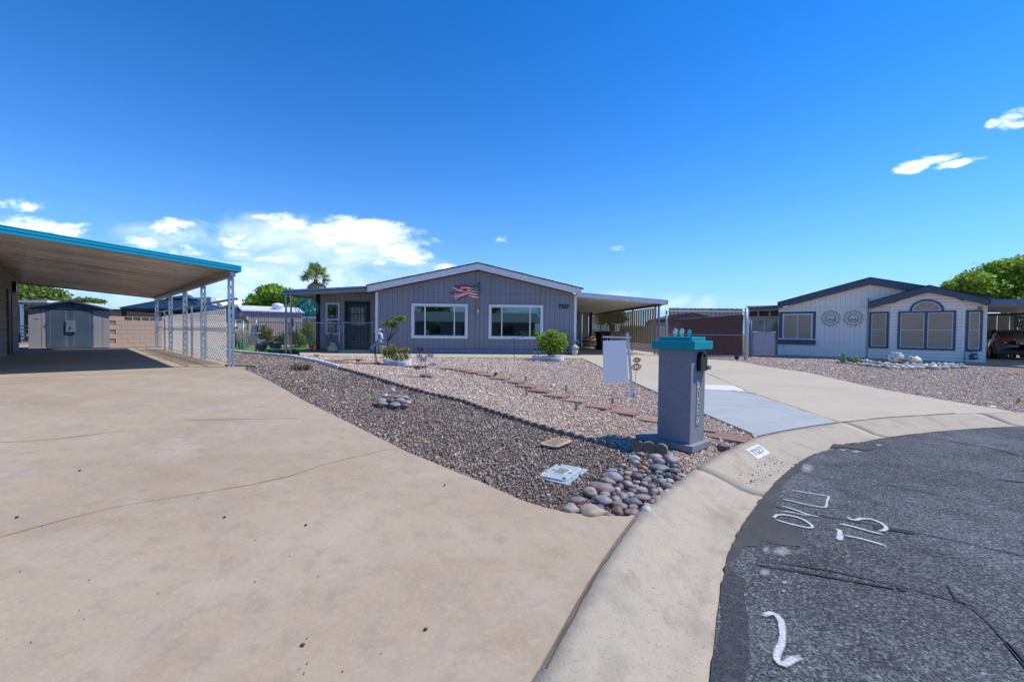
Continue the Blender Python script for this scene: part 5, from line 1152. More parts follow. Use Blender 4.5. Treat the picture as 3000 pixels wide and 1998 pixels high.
def palm():
    Y = 40; c = AT(925, 815, Y); t = T('palm_tree', 'fan palm with shaggy crown rising above the porch roof', 'palm', (c.x, c.y, .6)); h = c.z-.6
    mb = MB().tube([(.1,0,-.2),(0,.05,h*.5),(0,0,h)], .22, 10, .17)
    mb.build('trunk', M('palm_bark', (.20,.15,.10), .95, 0, .3, 6, .8, 20), t, True)
    fm = M('palm_frond_green', (.42,.48,.18), .5, 0, .3, 2, isl=.3, trans=.25); fd = M('dry_frond', (.36,.29,.16), .8, 0, .3, 2, isl=.3)
    for k in range(52):
        az = k*2.399; el = rad(random.uniform(-5, 78)) if k < 44 else rad(random.uniform(-75, -15)); d = Vector((cos(el)*cos(az), cos(el)*sin(az), sin(el))); ln = random.uniform(.55, .95); o = Vector((0,0,0))
        tip = o+d*ln; side = d.cross(Vector((0,0,1))).normalized(); upv = side.cross(d).normalized(); mb = MB().tube([(0,0,0), tip], .018, 4)
        for j in range(20):
            u = (j-9.5)/9.5*1.35; e = (d*cos(u)+side*sin(u)).normalized(); L_ = random.uniform(.75, 1.0)*(1-.25*abs(u)); droop = Vector((0,0,-.16-.28*abs(u)*random.random())); w = side.cross(e).normalized()*.0+e.cross(upv)*.042
            p1 = tip+e*L_*.6+droop*.25; p2 = tip+e*L_+droop; mb.add([tip-w*.4, tip+w*.4, p1+w, p1-w, p2], [(0,1,2,3),(3,2,4)])
        mb.build('frond', fm if k < 45 else fd, t, loc=(0,0,h))
palm()
for (x, y, dx) in ((1900,0,0),):
    pass

# ================================================================== chain link fence and gate
bpy.context.view_layer.update()
def mesh_lines(mb, A, B, z0, z1, sp=.10, th=.0032, slope=1.15):
    A = Vector(A); B = Vector(B); d = (B-A).normalized(); L = (B-A).length
    for s in (-1, 1):
        lo = z0-slope*L if s > 0 else z0; hi = z1 if s > 0 else z1+slope*L
        for b in np.arange(lo, hi, sp*slope*1.0):
            t0, t1 = 0, L
            if s > 0: t0 = max(t0, (z0-b)/slope); t1 = min(t1, (z1-b)/slope)
            else: t0 = max(t0, (b-z1)/slope); t1 = min(t1, (b-z0)/slope)
            if t1-t0 > .02:
                p = A+d*t0; q = A+d*t1; mb.bar((p.x, p.y, b+s*slope*t0), (q.x, q.y, b+s*slope*t1), th, th)
    return mb
def fence():
    z = .70; pts = [(-15.3,23.4),(-14.0,21.6),(-12.1,19.2),(-10.17,16.95),(-8.6,16.98),(-6.88,17.0)]
    t = T('chain_link_fence', 'galvanised chain-link fence running from the wall to the porch', 'fence', (pts[3][0], pts[3][1], z)); O = Vector(pts[3])
    P = [Vector(p)-O for p in pts]
    for i, p in enumerate(P):
        if i == 4: continue
        MB().tube([(p.x,p.y,-.1),(p.x,p.y,1.24 if i != 5 else 1.28)], .03, 8).lathe([(.034,0),(.03,.03),(.005,.045)], 8, (p.x,p.y,1.24)).build('fence_post', galv, t, True)
    MB().tube([(p.x,p.y,1.17) for p in P], .021, 6).build('top_rail', galv, t, True)
    for a, b in ((0,1),(1,2),(2,3),(3,5)):
        mesh_lines(MB(), P[a], P[b], .02, 1.17, sp=.10 if a == 3 else .2, th=.0032 if a == 3 else .0028).build('chain_link_mesh', galv, t)
    g0 = hit((-6.8,17.02), (1,0), 1000); g1 = hit((-6.8,17.02), (1,0), 1097); t = T('gate', 'single chain-link walk gate before the black security door', 'gate', (g0.x, 17.02, z)); w = g1.x-g0.x
    MB().tube([(0,0,.0),(0,0,1.20),(w,0,1.20),(w,0,.0)], .023, 8, closed=True).build('gate_frame', galv, t)
    MB().tube([(.09,0,.0),(.09,0,1.2)], .012, 6).tube([(w-.09,0,0),(w-.09,0,1.2)], .012, 6).build('tension_bar', galv, t)
    mesh_lines(MB(), (0,0), (w,0), 0., 1.2).build('chain_link_mesh', galv, t)
    for zz in (.22, .98): MB().box(-.1,-.03,zz-.02,.02,.03,zz+.02).build('hinge', galv, t)
    MB().box(w-.02,-.03,.80,w+.10,.03,.86).build('latch', galv, t)
fence()
# plank lying by the carport post
p = G(708, 1074); tag(MB().box(-.42,-.05,0,.42,.05,.05).build('wood_plank', M('weathered_wood', (.36,.29,.21), .9, 0, .3, 5), None, loc=p, rz=-.18), 'weathered wooden plank lying on gravel at the front carport post', 'plank')

# ================================================================== plants and ornaments
def shrub(name, label, px, Y, blobs, n, size, mat, cat='shrub', z=None, stem=True, group=None):
    b = blobs_px(blobs, Y, .12); c = AT(px, 1000, Y); z0 = g(c.x, Y) if z is None else z; t = T(name, label, cat, (c.x, Y, z0), 0, group)
    rel = [(x-c.x, y-Y, zz-z0, a, bb, cc) for x, y, zz, a, bb, cc in b]
    if stem:
        mb = MB()
        for q in rel: mb.tube([(0,0,-.02),(q[0]*.4,q[1]*.4,q[2]*.45),(q[0],q[1],q[2])], .014, 5, .005)
        mb.build('stem', bark, t)
    leaves(rel, n, size, .25).build('foliage', mat, t); return t, rel
shrub('shrub', 'olive shrub behind turquoise buckets, leftmost beyond the fence', 705, 21.5, [(706,985,17,26),(713,1000,18,18),(700,1004,12,14)], 1800, .075, leafo)
shrub('shrub', 'olive green shrub against the corrugated shed, behind the flower pot', 776, 22, [(775,985,22,32),(765,975,14,22),(784,995,20,22),(790,972,10,14),(776,962,8,14)], 3000, .075, leafo)
shrub('shrub', 'low dark shrub between flower pot and porch post', 820, 22, [(822,998,16,20),(812,1003,12,14),(830,990,12,18)], 1800, .07, leafd)
shrub('shrub', 'dense dark-leafed round shrub behind the purple flower stakes', 875, 21.5, [(870,995,24,26),(885,1002,22,16),(858,985,14,18)], 2600, .07, leafd)
shrub('shrub', 'tall feathery yellow-green shrub left of the porch corner', 905, 22.5, [(895,965,18,22),(912,985,20,30),(905,955,14,18),(918,1003,14,14)], 2800, .07, leafy)
def pot(name, label, px, ybase, prof, mat, cat='pot', dy=0, Y=None, n=18):
    if Y is None: p = Vector(G(px, ybase))
    else: p = AT(px, ybase, Y); p.z = g(p.x, p.y)
    k = p.y/F; t = T(name, label, cat, (p.x, p.y+dy, p.z)); MB().lathe([(r*k, z*k) for r, z in prof], n).build('vessel', mat, t, True); return t, k
tqp = M('turquoise_plastic', (.01,.30,.34), .4)
pot('bucket', 'turquoise bucket planter, the left of two behind the fence', 708, 1018, [(8,0),(11,17),(11.5,18),(9,17)], tqp, 'bucket', Y=20.3)
pot('bucket', 'turquoise bucket planter, the right of two behind the fence', 722, 1018, [(8,0),(11,17),(11.5,18),(9,17)], tqp, 'bucket', Y=20.5)
t, k = pot('flower_pot', 'plum coloured pot overflowing with pale lilac flowers beside the fence post', 766, 1034, [(6,0),(13,6),(15,17),(16,20),(13,18)], M('plum_pot', (.13,.08,.10), .6), 'flower pot', Y=17.7)
rel = [(random.uniform(-.20,.24), random.uniform(-.1,.1), .31+random.uniform(-.06,.12), .10, .09, .07) for _ in range(9)]
leaves(rel, 700, .045, .3).build('blossom', M('lilac_petal', (.50,.46,.60), .6, 0, .2, 9, isl=.3, trans=.2), t); leaves(rel, 250, .05, .2).build('foliage', leafm, t)
def chairs_back():
    p = AT(738, 1024, 19.6); p.z = g(p.x, p.y); t = T('lounge_chair', 'upright dark mesh recliner chair back standing behind the fence', 'chair', p)
    sl = M('dark_sling', (.055,.06,.085), .7); MB().prism([(-.24,0,.15),(.14,0,.12),(.10,.30,1.05),(-.17,.30,1.05)], (0,.02,0)).build('sling', sl, t)
    MB().tube([(-.24,0,0.0),(-.17,.30,1.07),(.12,.30,1.07),(.16,0,0.)], .015, 6).tube([(-.2,.3,0),(-.1,-.1,.5)], .014, 6).build('frame', blackm, t)
    MB().box(-.18,-.32,.70,.40,-.0,.725).build('side_tray', white_metal, t)
    p = AT(790, 1036, 18.6); p.z = g(p.x, p.y); t = T('lounge_chair', 'low black zero-gravity recliner on the lawn right of the flower pot', 'chair', p)
    MB().tube([(-.45,0,.42),(-.2,0,.48),(.08,0,.58),(.22,0,.55),(.34,0,.28),(.44,0,.02),(.36,0,0)], .016, 6).tube([(-.45,.5,.42),(.08,.5,.58),(.22,.5,.55),(.44,.5,.02)], .016, 6).tube([(-.35,0,.05),(.1,0,.3),(.3,0,.55)], .014, 6).tube([(-.3,0,0),(.1,0,.02),(.12,.5,.02)], .014, 6).build('frame', blackm, t)
    MB().prism([(-.1,.02,.30),(.12,.02,.36),(.28,.02,.05),(.02,.02,.06)], (0,.46,0)).build('sling', M('grey_sling', (.08,.08,.09), .8), t)
chairs_back()
def spinner():
    Y = 17.2; b = AT(908, 1036, Y); z0 = g(b.x, Y); t = T('wind_spinner', 'tall turquoise wire wind spinner on a thin pole by the porch', 'wind spinner', (b.x, Y, z0)); q = lambda x, y: AT(x, y, Y)-Vector((b.x, Y, z0))
    MB().tube([(0,0,-.05), q(903,980), q(898,932)], .013, 6).build('pole', M('pole_blue_grey', (.07,.10,.15), .5), t)
    tm = M('bright_turquoise_wire', (.02,.60,.68), .35, .1, .2, 5); c = q(899,901); 
    for R1, R2, n_, nm in ((.44,.37,8,'outer_vane'),(.24,.20,6,'inner_vane')):
        for k in range(n_):
            a = k*2*pi/n_; MB().tube([c+Vector((R1*sin(u)*cos(a+.9*cos(u)), R1*sin(u)*sin(a+.9*cos(u)), R2*cos(u))) for u in np.linspace(.08, pi-.08, 14)], .015, 5).build(nm, tm, t)
    MB().tube([q(899,870), q(899,932)], .01, 6).build('spindle', tm, t)
    MB().blob(q(906,885), (.06,.03,.16), seed=3).build('white_ribbon', white_metal, t)
    Y = 17.05; b = AT(858, 1040, Y); z0 = g(b.x, Y); t = T('metal_flower', 'metal garden stake with three purple flower spikes beside the porch posts', 'garden ornament', (b.x, Y, z0)); q = lambda x, y: AT(x, y, Y)-Vector((b.x, Y, z0)); pm = M('purple_metal', (.10,.035,.19), .4, .3, .4, 12); gm_ = M('teal_green_metal', (.02,.16,.10), .4, .3, .4, 9)
    for (x, y0, y1, x0) in ((857,935,956,858),(846,948,982,855),(870,950,985,861)):
        MB().tube([(0,0,0), q((x+x0)/2,1010), q(x,y1)], .008, 5).build('stalk', M('gold_stalk', (.20,.20,.10), .5, .3), t)
        mb = MB(); a, c_ = q(x,y0), q(x0*.15+x*.85 if x != 857 else x, y1)
        for k in range(16):
            f = k/15; p = a.lerp(c_, f); u = k*2.4; mb.blob((p.x+.025*cos(u), p.y+.025*sin(u), p.z), (.022+.014*f,.02,.026), sub=1, seed=k)
        mb.build('flower_spike', pm, t)
    for (x, y) in ((857,975),(866,1003),(850,1008),(862,985)): MB().blob(q(x,y), (.025,.015,.07), sub=1, seed=x).build('leaf', gm_, t)
    for k in range(6): a = k*pi/3; MB().prism([(0,0,0),(.09*cos(a),.06*sin(a),.13),(.14*cos(a),.09*sin(a),.10),(.05*cos(a),.03*sin(a),-.0)], (0,.008,.0)).build('base_leaf', gm_, t)
    Y = 16.7; b = AT(914, 1042, Y); z0 = g(b.x, Y); t = T('metal_ornament', 'colourful metal bird ornament with red and orange wings by the porch', 'garden ornament', (b.x, Y, z0)); q = lambda x, y: AT(x, y, Y)-Vector((b.x, Y, z0))
    cm = [M('red_enamel', (.32,.02,.05), .4, .2, .4, 20), M('orange_enamel', (.60,.20,.02), .4, .2, .4, 20), M('magenta_enamel', (.20,.02,.09), .4, .2), tqp]
    MB().tube([(0,0,0), q(914,1022)], .01, 5).tube([(.07,0,0), q(918,1024)], .008, 5).build('legs', blackm, t)
    for i, pts in enumerate([[(905,1005),(912,1012),(915,1022),(908,1018)],[(917,1020),(923,1010),(926,1016),(920,1028)],[(910,1015),(920,1008),(919,1022),(912,1024)],[(907,992),(910,990),(911,1005),(907,1006)]]):
        P = [q(*p_) for p_ in pts]; MB().prism([(v.x, -.012, v.z) for v in P], (0,.02,0)).build(['tail','wing','body','neck'][i], cm[i], t)
    MB().blob(q(914,1018), (.06,.05,.05), seed=5).build('torso', cm[2], t)
spinner()
def claypot():
    clay = layered('pale_clay', (.36,.33,.25), [(6,(.30,.34,.38),.5,.65,.7,(1,1,2)),(25,(.60,.55,.42),.5,.7,.5,None)], bump=.3, bscale=40); p = AT(975, 1040, 16.75); p.z = g(p.x, p.y); t = T('clay_urn', 'round-bellied pale clay urn on the gravel by the fence', 'urn', p)
    MB().lathe([(.09,0),(.17,.04),(.21,.13),(.19,.22),(.12,.30),(.085,.34),(.09,.385),(.105,.40),(.08,.39)], 24).build('vessel', clay, t, True)
    for k in range(7): u = -pi/2+(k-3)*.28; MB().blob((.185*cos(u),.185*sin(u),.20), (.02,.012,.02), sub=1, seed=k).build('embossed_figure', M('clay_relief', (.25,.26,.25), .8), t)
    p = AT(971, 1038, 17.5); p.z = g(p.x, p.y); t = T('plant_stand', 'black wire plant stand behind the clay urn', 'plant stand', p); mb = MB()
    mb.tube([(.13*cos(u), .13*sin(u), .56) for u in np.linspace(0, 2*pi, 13)[:-1]], .008, 5, closed=True)
    for k in range(4): a = k*pi/2+.6; mb.tube([(.13*cos(a),.13*sin(a),.56),(.10*cos(a),.10*sin(a),.3),(.17*cos(a),.17*sin(a),.02)], .008, 5)
    for s in (-1, 1): mb.tube([(s*.18+.06*cos(u)*s, 0, .52+.06*sin(u)) for u in np.linspace(0, 4.5, 9)], .007, 5)
    mb.build('frame', blackm, t); tag(MB().lathe([(.05,0),(.06,.07),(.055,.13),(.03,.18)], 12).build('pot', M('small_green_pot', (.04,.12,.07), .4), None, True, loc=(p.x-.02, p.y, p.z+.568)), 'small dark green pot on top of the black wire plant stand', 'pot')
claypot()
def heron():
    b = Vector(G(1100, 1062)); Y = b.y; t = T('heron_statue', 'blue and white metal heron statue standing on pink gravel by the porch corner', 'statue', b); q = lambda x, y, d=0: AT(x, y, Y+d)-b
    wm = M('heron_white', (.66,.68,.72), .4, .2, .2, 12); bm_ = M('heron_blue', (.10,.20,.33), .4, .3, .6, 14, col2=(.40,.50,.58)); dk = M('heron_dark', (.03,.05,.09), .5)
    n_ = [(1114,999),(1119,990),(1117,980),(1108,974),(1108,968),(1113,966)]
    MB().tube([q(*p_) for p_ in n_], .045, 10, .026).blob(q(1112,966), (.045,.03,.03), sub=2, amp=.02).build('neck', wm, t, True)
    MB().tube([q(1114,966), q(1127,965.5)], .016, 8, .002).build('beak', M('heron_beak', (.50,.46,.36), .5), t)
    MB().tube([q(1116,998), q(1112,1003), q(1100,1008), q(1090,1016), q(1084,1022)], .10, 12, .02).build('body', bm_, t, True)
    MB().tube([q(1107,966), q(1101,972)], .008, 5, .002).build('crest', dk, t)
    for k in range(11):
        f = k/10; a = q(1112-14*f, 996+6*f, -.09); e = q(1096-13*f, 1008+14*f, -.07); w = Vector((.018,0,.02)); MB().prism([a-w, a+w, e+w*.6, e-w*.3], (0,-.008,0)).build('wing_feather', [bm_, wm, dk][k % 3 if k % 2 else 0], t)
    for k in range(5): a = q(1118-k, 1000+k); MB().tube([a, a+Vector((-.02+.01*k,-.03,-.16))], .008, 4, .002).build('breast_plume', wm, t)
    for (x0, x1, yk, xf, dd) in ((1102,1100,1030,1104,0),(1099,1098,1032,1099,.08)):
        MB().tube([q(x0,1012,dd), q(x1,yk,dd), q(xf,1061,dd)], .014, 6, .009).build('leg', dk, t)
        f0 = q(xf,1061,dd)
        for a in (-.5, .2, .9): MB().tube([f0, f0+Vector((.10*cos(a), -.10*sin(a), -.01))], .007, 5, .004).build('toe', dk, t)
heron()
# planters with scalloped white borders
def scallop_ring(label, px0, px1, yb, h, gap=None, group=None):
    a = Vector(G(px0, yb-8)); b = Vector(G(px1, yb-8)); c = (a+b)/2; rx = (b-a).length/2; ry = rx*.75; t = T('planter_border', label, 'planter', c); n = 26; wm = M('white_scallop', (.72,.73,.77), .8, 0, .1, 8, .4, 40)
    for k in range(n):
        u = 2*pi*k/n
        u1 = 2*pi*(k+.94)/n; p0 = Vector((rx*cos(u), ry*sin(u), -.03)); p1 = Vector((rx*cos(u1), ry*sin(u1), -.03)); d = (p1-p0); nn = Vector((-d.y, d.x, 0)).normalized()*.04
        prof = [p0, p1, p1+Vector((0,0,h*.85))]+[p0.lerp(p1, .5+.5*cos(v))+Vector((0,0,h*.85+.022*sin(v))) for v in np.linspace(.4, pi-.4, 4)]+[p0+Vector((0,0,h*.85))]
        MB().prism(prof, nn).build('scallop_block', wm, t, bevel=.002)
    MB().lathe([(.02,.03),(rx*.92,.03)], 20).build('soil', M('dark_soil', (.10,.07,.05), .95, 0, .3, 20, 1, 50), t); return t, c
t, c = scallop_ring('white scalloped concrete ring round the pink-flowering plant near the heron', 1122, 1206, 1074, .15)
shrub('flowering_plant', 'leafy plant with small pink blossoms in the left white border', 1165, c.y, [(1140,1030,22,18),(1150,1022,14,12),(1165,1037,20,17),(1185,1035,18,17),(1192,1030,13,12),(1170,1050,26,10),(1130,1033,12,12)], 2300, .055, leafy, 'plant', z=c.z)
rel = blobs_px([(1140,1020,22,14),(1190,1028,16,12),(1165,1030,20,12),(1150,1045,30,15)], c.y, .1); o = [q for q in COL.objects if q.name.startswith('flowering_plant')][-1]
leaves([(x-o.location.x, y-o.location.y, z-o.location.z, a, b_, cc) for x, y, z, a, b_, cc in rel], 260, .04, .8).build('blossom', M('pink_petal', (.60,.26,.26), .6, 0, .2, 9, isl=.3, trans=.2), o)
tw = blobs_px([(1128,949,12,6),(1137,942,10,6),(1152,950,14,8),(1158,932,14,6),(1172,935,16,8),(1180,930,10,8),(1150,958,10,5),(1187,940,8,5)], c.y+.45, .1); bx = AT(1142, 1040, c.y+.45); t = T('leggy_bush', 'thin leggy bush with yellow-green leaves leaning against the grey wall', 'bush', (bx.x, bx.y, g(bx.x, bx.y)))
mb = MB(); top = [(1128,951),(1150,955),(1175,938),(1186,942),(1160,932)]
for (x, y) in top:
    mb.tube([Vector((0,0,0)), AT(1136,1002,bx.y)-t.location, AT(1140+(x-1140)*.35,978,bx.y)-t.location, AT(x,y,bx.y)-t.location], .018, 5, .006)
mb.build('stem', bark, t, True); leaves([(x-t.location.x, y-t.location.y, z-t.location.z, a, b_, cc) for x, y, z, a, b_, cc in tw], 420, .085, .2).build('foliage', leafy, t)
tp = AT(1122, 1050, 16.3); tag(MB().lathe([(.10,0),(.15,.26),(.165,.30),(.13,.29)], 16).build('plant_pot', M('grey_green_pot', (.30,.33,.26), .6), None, True, loc=(tp.x, tp.y, g(tp.x, tp.y))), 'grey-green round pot behind the left white border', 'pot')
tp = AT(1094, 1038, 16.8); tag(MB().lathe([(.075,0),(.085,.2),(.09,.22),(.07,.2)], 14).build('small_bucket', M('zinc_bucket', (.30,.34,.42), .5, .3), None, True, loc=(tp.x, tp.y, g(tp.x, tp.y))), 'small blue-grey bucket beside the heron statue at the house corner', 'bucket')
p = AT(1190, 1060, c.y-.35); t = T('wire_edging', 'small white wire border hoop in front of the pink-flowering plant', 'garden ornament', (p.x, p.y, g(p.x, p.y)))
mb = MB()
for k in range(4): mb.tube([(k*.13-.25+.055*cos(u), 0, .22+.10*sin(u)) for u in np.linspace(0, pi, 7)], .006, 4).tube([(k*.13-.195,0,0),(k*.13-.195,0,.22)], .006, 4)
mb.build('hoops', white_metal, t)
t, c2 = scallop_ring('white scalloped concrete ring round the big round bush', 1561, 1649, 1061, .14)
t, rel = shrub('round_bush', 'big rounded bush with pale flowers in front of the right window', 1615, c2.y, [(1615,1000,30,26),(1595,995,20,20),(1640,995,20,20),(1618,978,18,12),(1600,1015,20,16),(1635,1018,18,16),(1655,1008,10,12),(1590,1010,14,14),(1616,1030,14,10),(1578,992,8,8),(1650,985,10,8),(1573,978,6,4)], 6500, .075, leafm, 'bush', z=c2.z)
leaves([(q[0], q[1]-.05, q[2]+.04, q[3], q[4], q[5]) for q in rel[:6]], 130, .06, .95).build('blossom', M('pale_petal', (.66,.64,.50), .6, 0, .2, 9, isl=.2, trans=.2), t)
def solar(px, yb, label, h=.22, group=None, s=1.):
    p = Vector(G(px, yb)); t = T('solar_light', label, 'solar light', p, 0, group)
    MB().tube([(0,0,-.03),(0,0,h*.55)], .009*s, 6).build('stake', blackm, t); MB().lathe([(.020*s,h*.5),(.026*s,h*.85)], 10).build('lens', M('solar_lens', (.45,.42,.30), .25), t); MB().lathe([(.034*s,h*.85),(.034*s,h*.93),(.01,h)], 10).build('cap', blackm, t)
solar(1567, 1053, 'black solar garden light, left of the pair in the right white border', .36, 'solar lights in the yard', 1.3); solar(1577, 1053, 'black solar garden light, right of the pair in the right white border', .36, 'solar lights in the yard', 1.3)
for (x, y, l) in ((1689,1195,'small jar-shaped solar light between the third and fourth stepping stones'),(1795,1178,'small jar-shaped solar light in gravel left of the pillar and below the sign'),(1543,1151,'small jar-shaped solar light near the middle of the stone path'),(1659,1141,'small jar-shaped solar light in gravel left of the sign board'),(1541,1112,'tiny solar light in the gravel before the right window'),(1361,1096,'tiny solar light beside the far end of the stone path')):
    p = Vector(G(x, y)); t = T('solar_light', l, 'solar light', p, 0, 'solar lights in the yard'); MB().lathe([(.022,-.02),(.026,.0),(.026,.055)], 10).build('jar', M('amber_jar', (.36,.30,.16), .25, 0, .3, 30), t, True); MB().lathe([(.03,.055),(.03,.07),(.01,.078)], 10).build('cap', M('grey_cap', (.22,.24,.24), .4, .3), t)
def hook(px, yb, yt, w, label):
    p = Vector(G(px, yb)); h = vcol(p, yt)-p.z; t = T('shepherd_hook', label, 'garden hook', p); MB().tube([(0,0,-.05),(0,0,h-.05)]+[(-.05+.05*cos(u)-.0,0,h-.05+.05*sin(u)) for u in np.linspace(0, 3.6, 8)], .007, 5).tube([(0,0,h-.02),(.15,0,h+.02),(w,0,h+.06)], .005, 5).build('rod', blackm, t)
hook(1507, 1060, 991, .34, 'thin black shepherd hook standing before the right window')
def stakeflowers():
    b = Vector(G(1248, 1102)); Y = b.y; t = T('flower_stake', 'metal flower garden stake with purple, white and red blooms in the gravel', 'garden ornament', b); q = lambda x, y: AT(x, y, Y)-b
    MB().tube([(0,0,0), q(1247,1060), q(1247,1027), q(1242,1023), q(1236,1022)], .008, 6).tube([q(1247,1075), q(1262,1068), q(1268,1066)], .006, 5).tube([q(1247,1070), q(1235,1080), q(1225,1080)], .006, 5).tube([q(1247,1050), q(1235,1052)], .006, 5).tube([q(1247,1045), q(1258,1042)], .006, 5).build('stem', M('dark_green_wire', (.09,.12,.08), .5), t)
    for (x, y, m_, k) in ((1232,1024,M('copper_petal', (.22,.05,.03), .4, .4, .3, 9),6),(1261,1041,M('maroon_white_petal', (.30,.14,.14), .4, .3, .6, 12, col2=(.6,.55,.5)),6),(1230,1043,M('rose_petal', (.42,.20,.18), .4, .2, .4, 9),5),(1237,1054,M('lavender_petal', (.42,.40,.60), .4, .2, .4, 9),6),(1270,1067,M('white_petal', (.68,.72,.70), .4, .2, .2, 9),7),(1223,1077,M('violet_petal', (.12,.06,.20), .4, .3, .4, 9),6)):
        c = q(x, y); fl = None; bl = MB()
        for j in range(k):
            a = 2*pi*j/k+.3; d = Vector((cos(a), -.35, sin(a)*.6)); s = Vector((-sin(a), 0, cos(a)*.6)); bl.prism([c+d*.01, c+d*.055+s*.026, c+d*.095, c+d*.055-s*.026], (0,-.005,.004))
        bl.build('petals', m_, t); MB().blob(c+Vector((0,-.02,0)), (.014,.014,.014), sub=1).build('flower_centre', M('yellow_centre', (.45,.32,.05), .6), t)
    for k in range(7):
        a = k*.9; r = random.uniform(.035, .06); tag(MB().blob((0,0,0), (r, r*.8, r*.6), seed=k, amp=.2, sub=2).build('base_stone', rockmat(RC['dark grey' if k % 2 else 'grey']), t, True, loc=(.10*cos(a), .08*sin(a), .015)))
stakeflowers()
p = Vector(G(882, 1083)); t = T('dead_shrub', 'dead brown shrub stubble in the gravel near the white edging', 'shrub', p); mb = MB()
for k in range(90):
    a = random.uniform(0, 2*pi); r = random.uniform(0, .24); l = random.uniform(.08, .22); d = Vector((cos(a)*random.uniform(.2,.9), sin(a)*.6, random.uniform(.5, 1.2))).normalized()*l; o = Vector((r*cos(a), r*sin(a)*.7, 0)); mb.tube([o, o+d*.5+Vector((0,0,.02)), o+d], .006, 4, .002)
mb.build('twigs', M('dead_twig', (.10,.065,.04), .95, 0, .4, 20), t)
for (x, y, s, l) in ((926,1046,.8,'small dry brown seedling left of the clay urn'),(1049,1060,.6,'small grey-brown weed before the chain-link gate'),(1452,1099,.5,'tiny weed tuft near the far stepping stones')):
    p = Vector(G(x, y)); t = T('dry_weed', l, 'weed', p); mb = MB()
    for k in range(30): a = random.uniform(0, 6.28); d = Vector((cos(a)*.6, sin(a)*.4, random.uniform(.4, 1.))).normalized()*.16*s; mb.tube([(.04*cos(a)*s,.04*sin(a)*s,0), d], .004, 4, .002)
    mb.build('twigs', MT['dead_twig'], t)

# ------------------------------------------------------------------ flag, hose, lantern gnome, carport furniture
H = [o for o in COL.objects if o.name == 'house'][0]
def flag():
    t = T('flag', 'tattered american flag on a short wooden pole fixed to the gable', 'flag', H.matrix_world @ Vector((local_plane(H, 1401, 912)[0], -.06, local_plane(H, 1401, 912)[1]))); b = t.location; Y = b.y-.06; q = lambda x, y, d=0: AT(x, y, Y+d)-b
    MB().tube([q(1401.5,908), q(1402,872), q(1404,828)], .016, 8).build('pole', M('varnished_wood', (.36,.20,.08), .5), t, True)
    MB().blob(q(1404,826), (.035,.035,.035), sub=2, amp=0).build('finial', M('copper_finial', (.45,.20,.12), .35, .3), t, True); MB().box(-.03,-.04,-.06,.03,.05,.06).build('bracket', white_metal, t)
    MB().bar(q(1402,838), q(1403,828), .05, .03).build('sleeve', M('flag_navy', (.015,.022,.07), .8), t)
    R_, W_ = M('flag_red', (.62,.02,.04), .8), M('flag_white', (.90,.87,.84), .8)
    def strip(pts, w, m_, k): 
        mb = MB(); vs = []; n = len(pts)
        for i, (x, y) in enumerate(pts):
            d = .05*sin(i*1.4+k); a = q(x, y, d); vs += [a+Vector((0,0,w/2)), a-Vector((0,0,w/2))]
        mb.add(vs, [(2*i,2*i+2,2*i+3,2*i+1) for i in range(n-1)]); me = mb.build('stripe', m_, t, True); sol = me.modifiers.new('thick', 'SOLIDIFY'); sol.thickness = .004
    for i in range(8):
        y = 843+i*3.9; e = random.uniform(1330, 1350)
        strip([(1404,y),(1396,y+.5),(1385,y-1),(1370,y-3-i*.6),(1352,y-4-i*1.1),(e,y-4-i*.8)], .052, R_ if i % 2 == 0 else W_, i*.4)
    for i, (a, b_) in enumerate([((1388,850),(1333,876)),((1390,854),(1338,880)),((1380,858),(1329,868)),((1375,848),(1320,858)),((1386,862),(1326,843)),((1380,853),(1318,861))]):
        strip([(a[0]+(b_[0]-a[0])*f, a[1]+(b_[1]-a[1])*f+1.2*sin(6*f+i)) for f in np.linspace(0, 1, 8)], .045, W_ if i % 2 == 0 else R_, i)
    c = [q(1387,842,-.06), q(1404,841,-.06), q(1404,853,-.06), q(1387,852,-.06)]; MB().prism(c, (0,-.008,0)).build('canton', MT['flag_navy'], t)
    for r in range(3):
        for k in range(4): p = c[0].lerp(c[1], (k+.6)/4.5).lerp(c[3].lerp(c[2], (k+.6)/4.5), (r+.6)/3.2); MB().prism([(p.x+.018*cos(u)*(1 if j % 2 else .45), p.y-.012, p.z+.018*sin(u)*(1 if j % 2 else .45)) for j, u in enumerate(np.linspace(0, 2*pi, 11)[:-1])], (0,-.003,0)).build('star', W_, t)
flag()
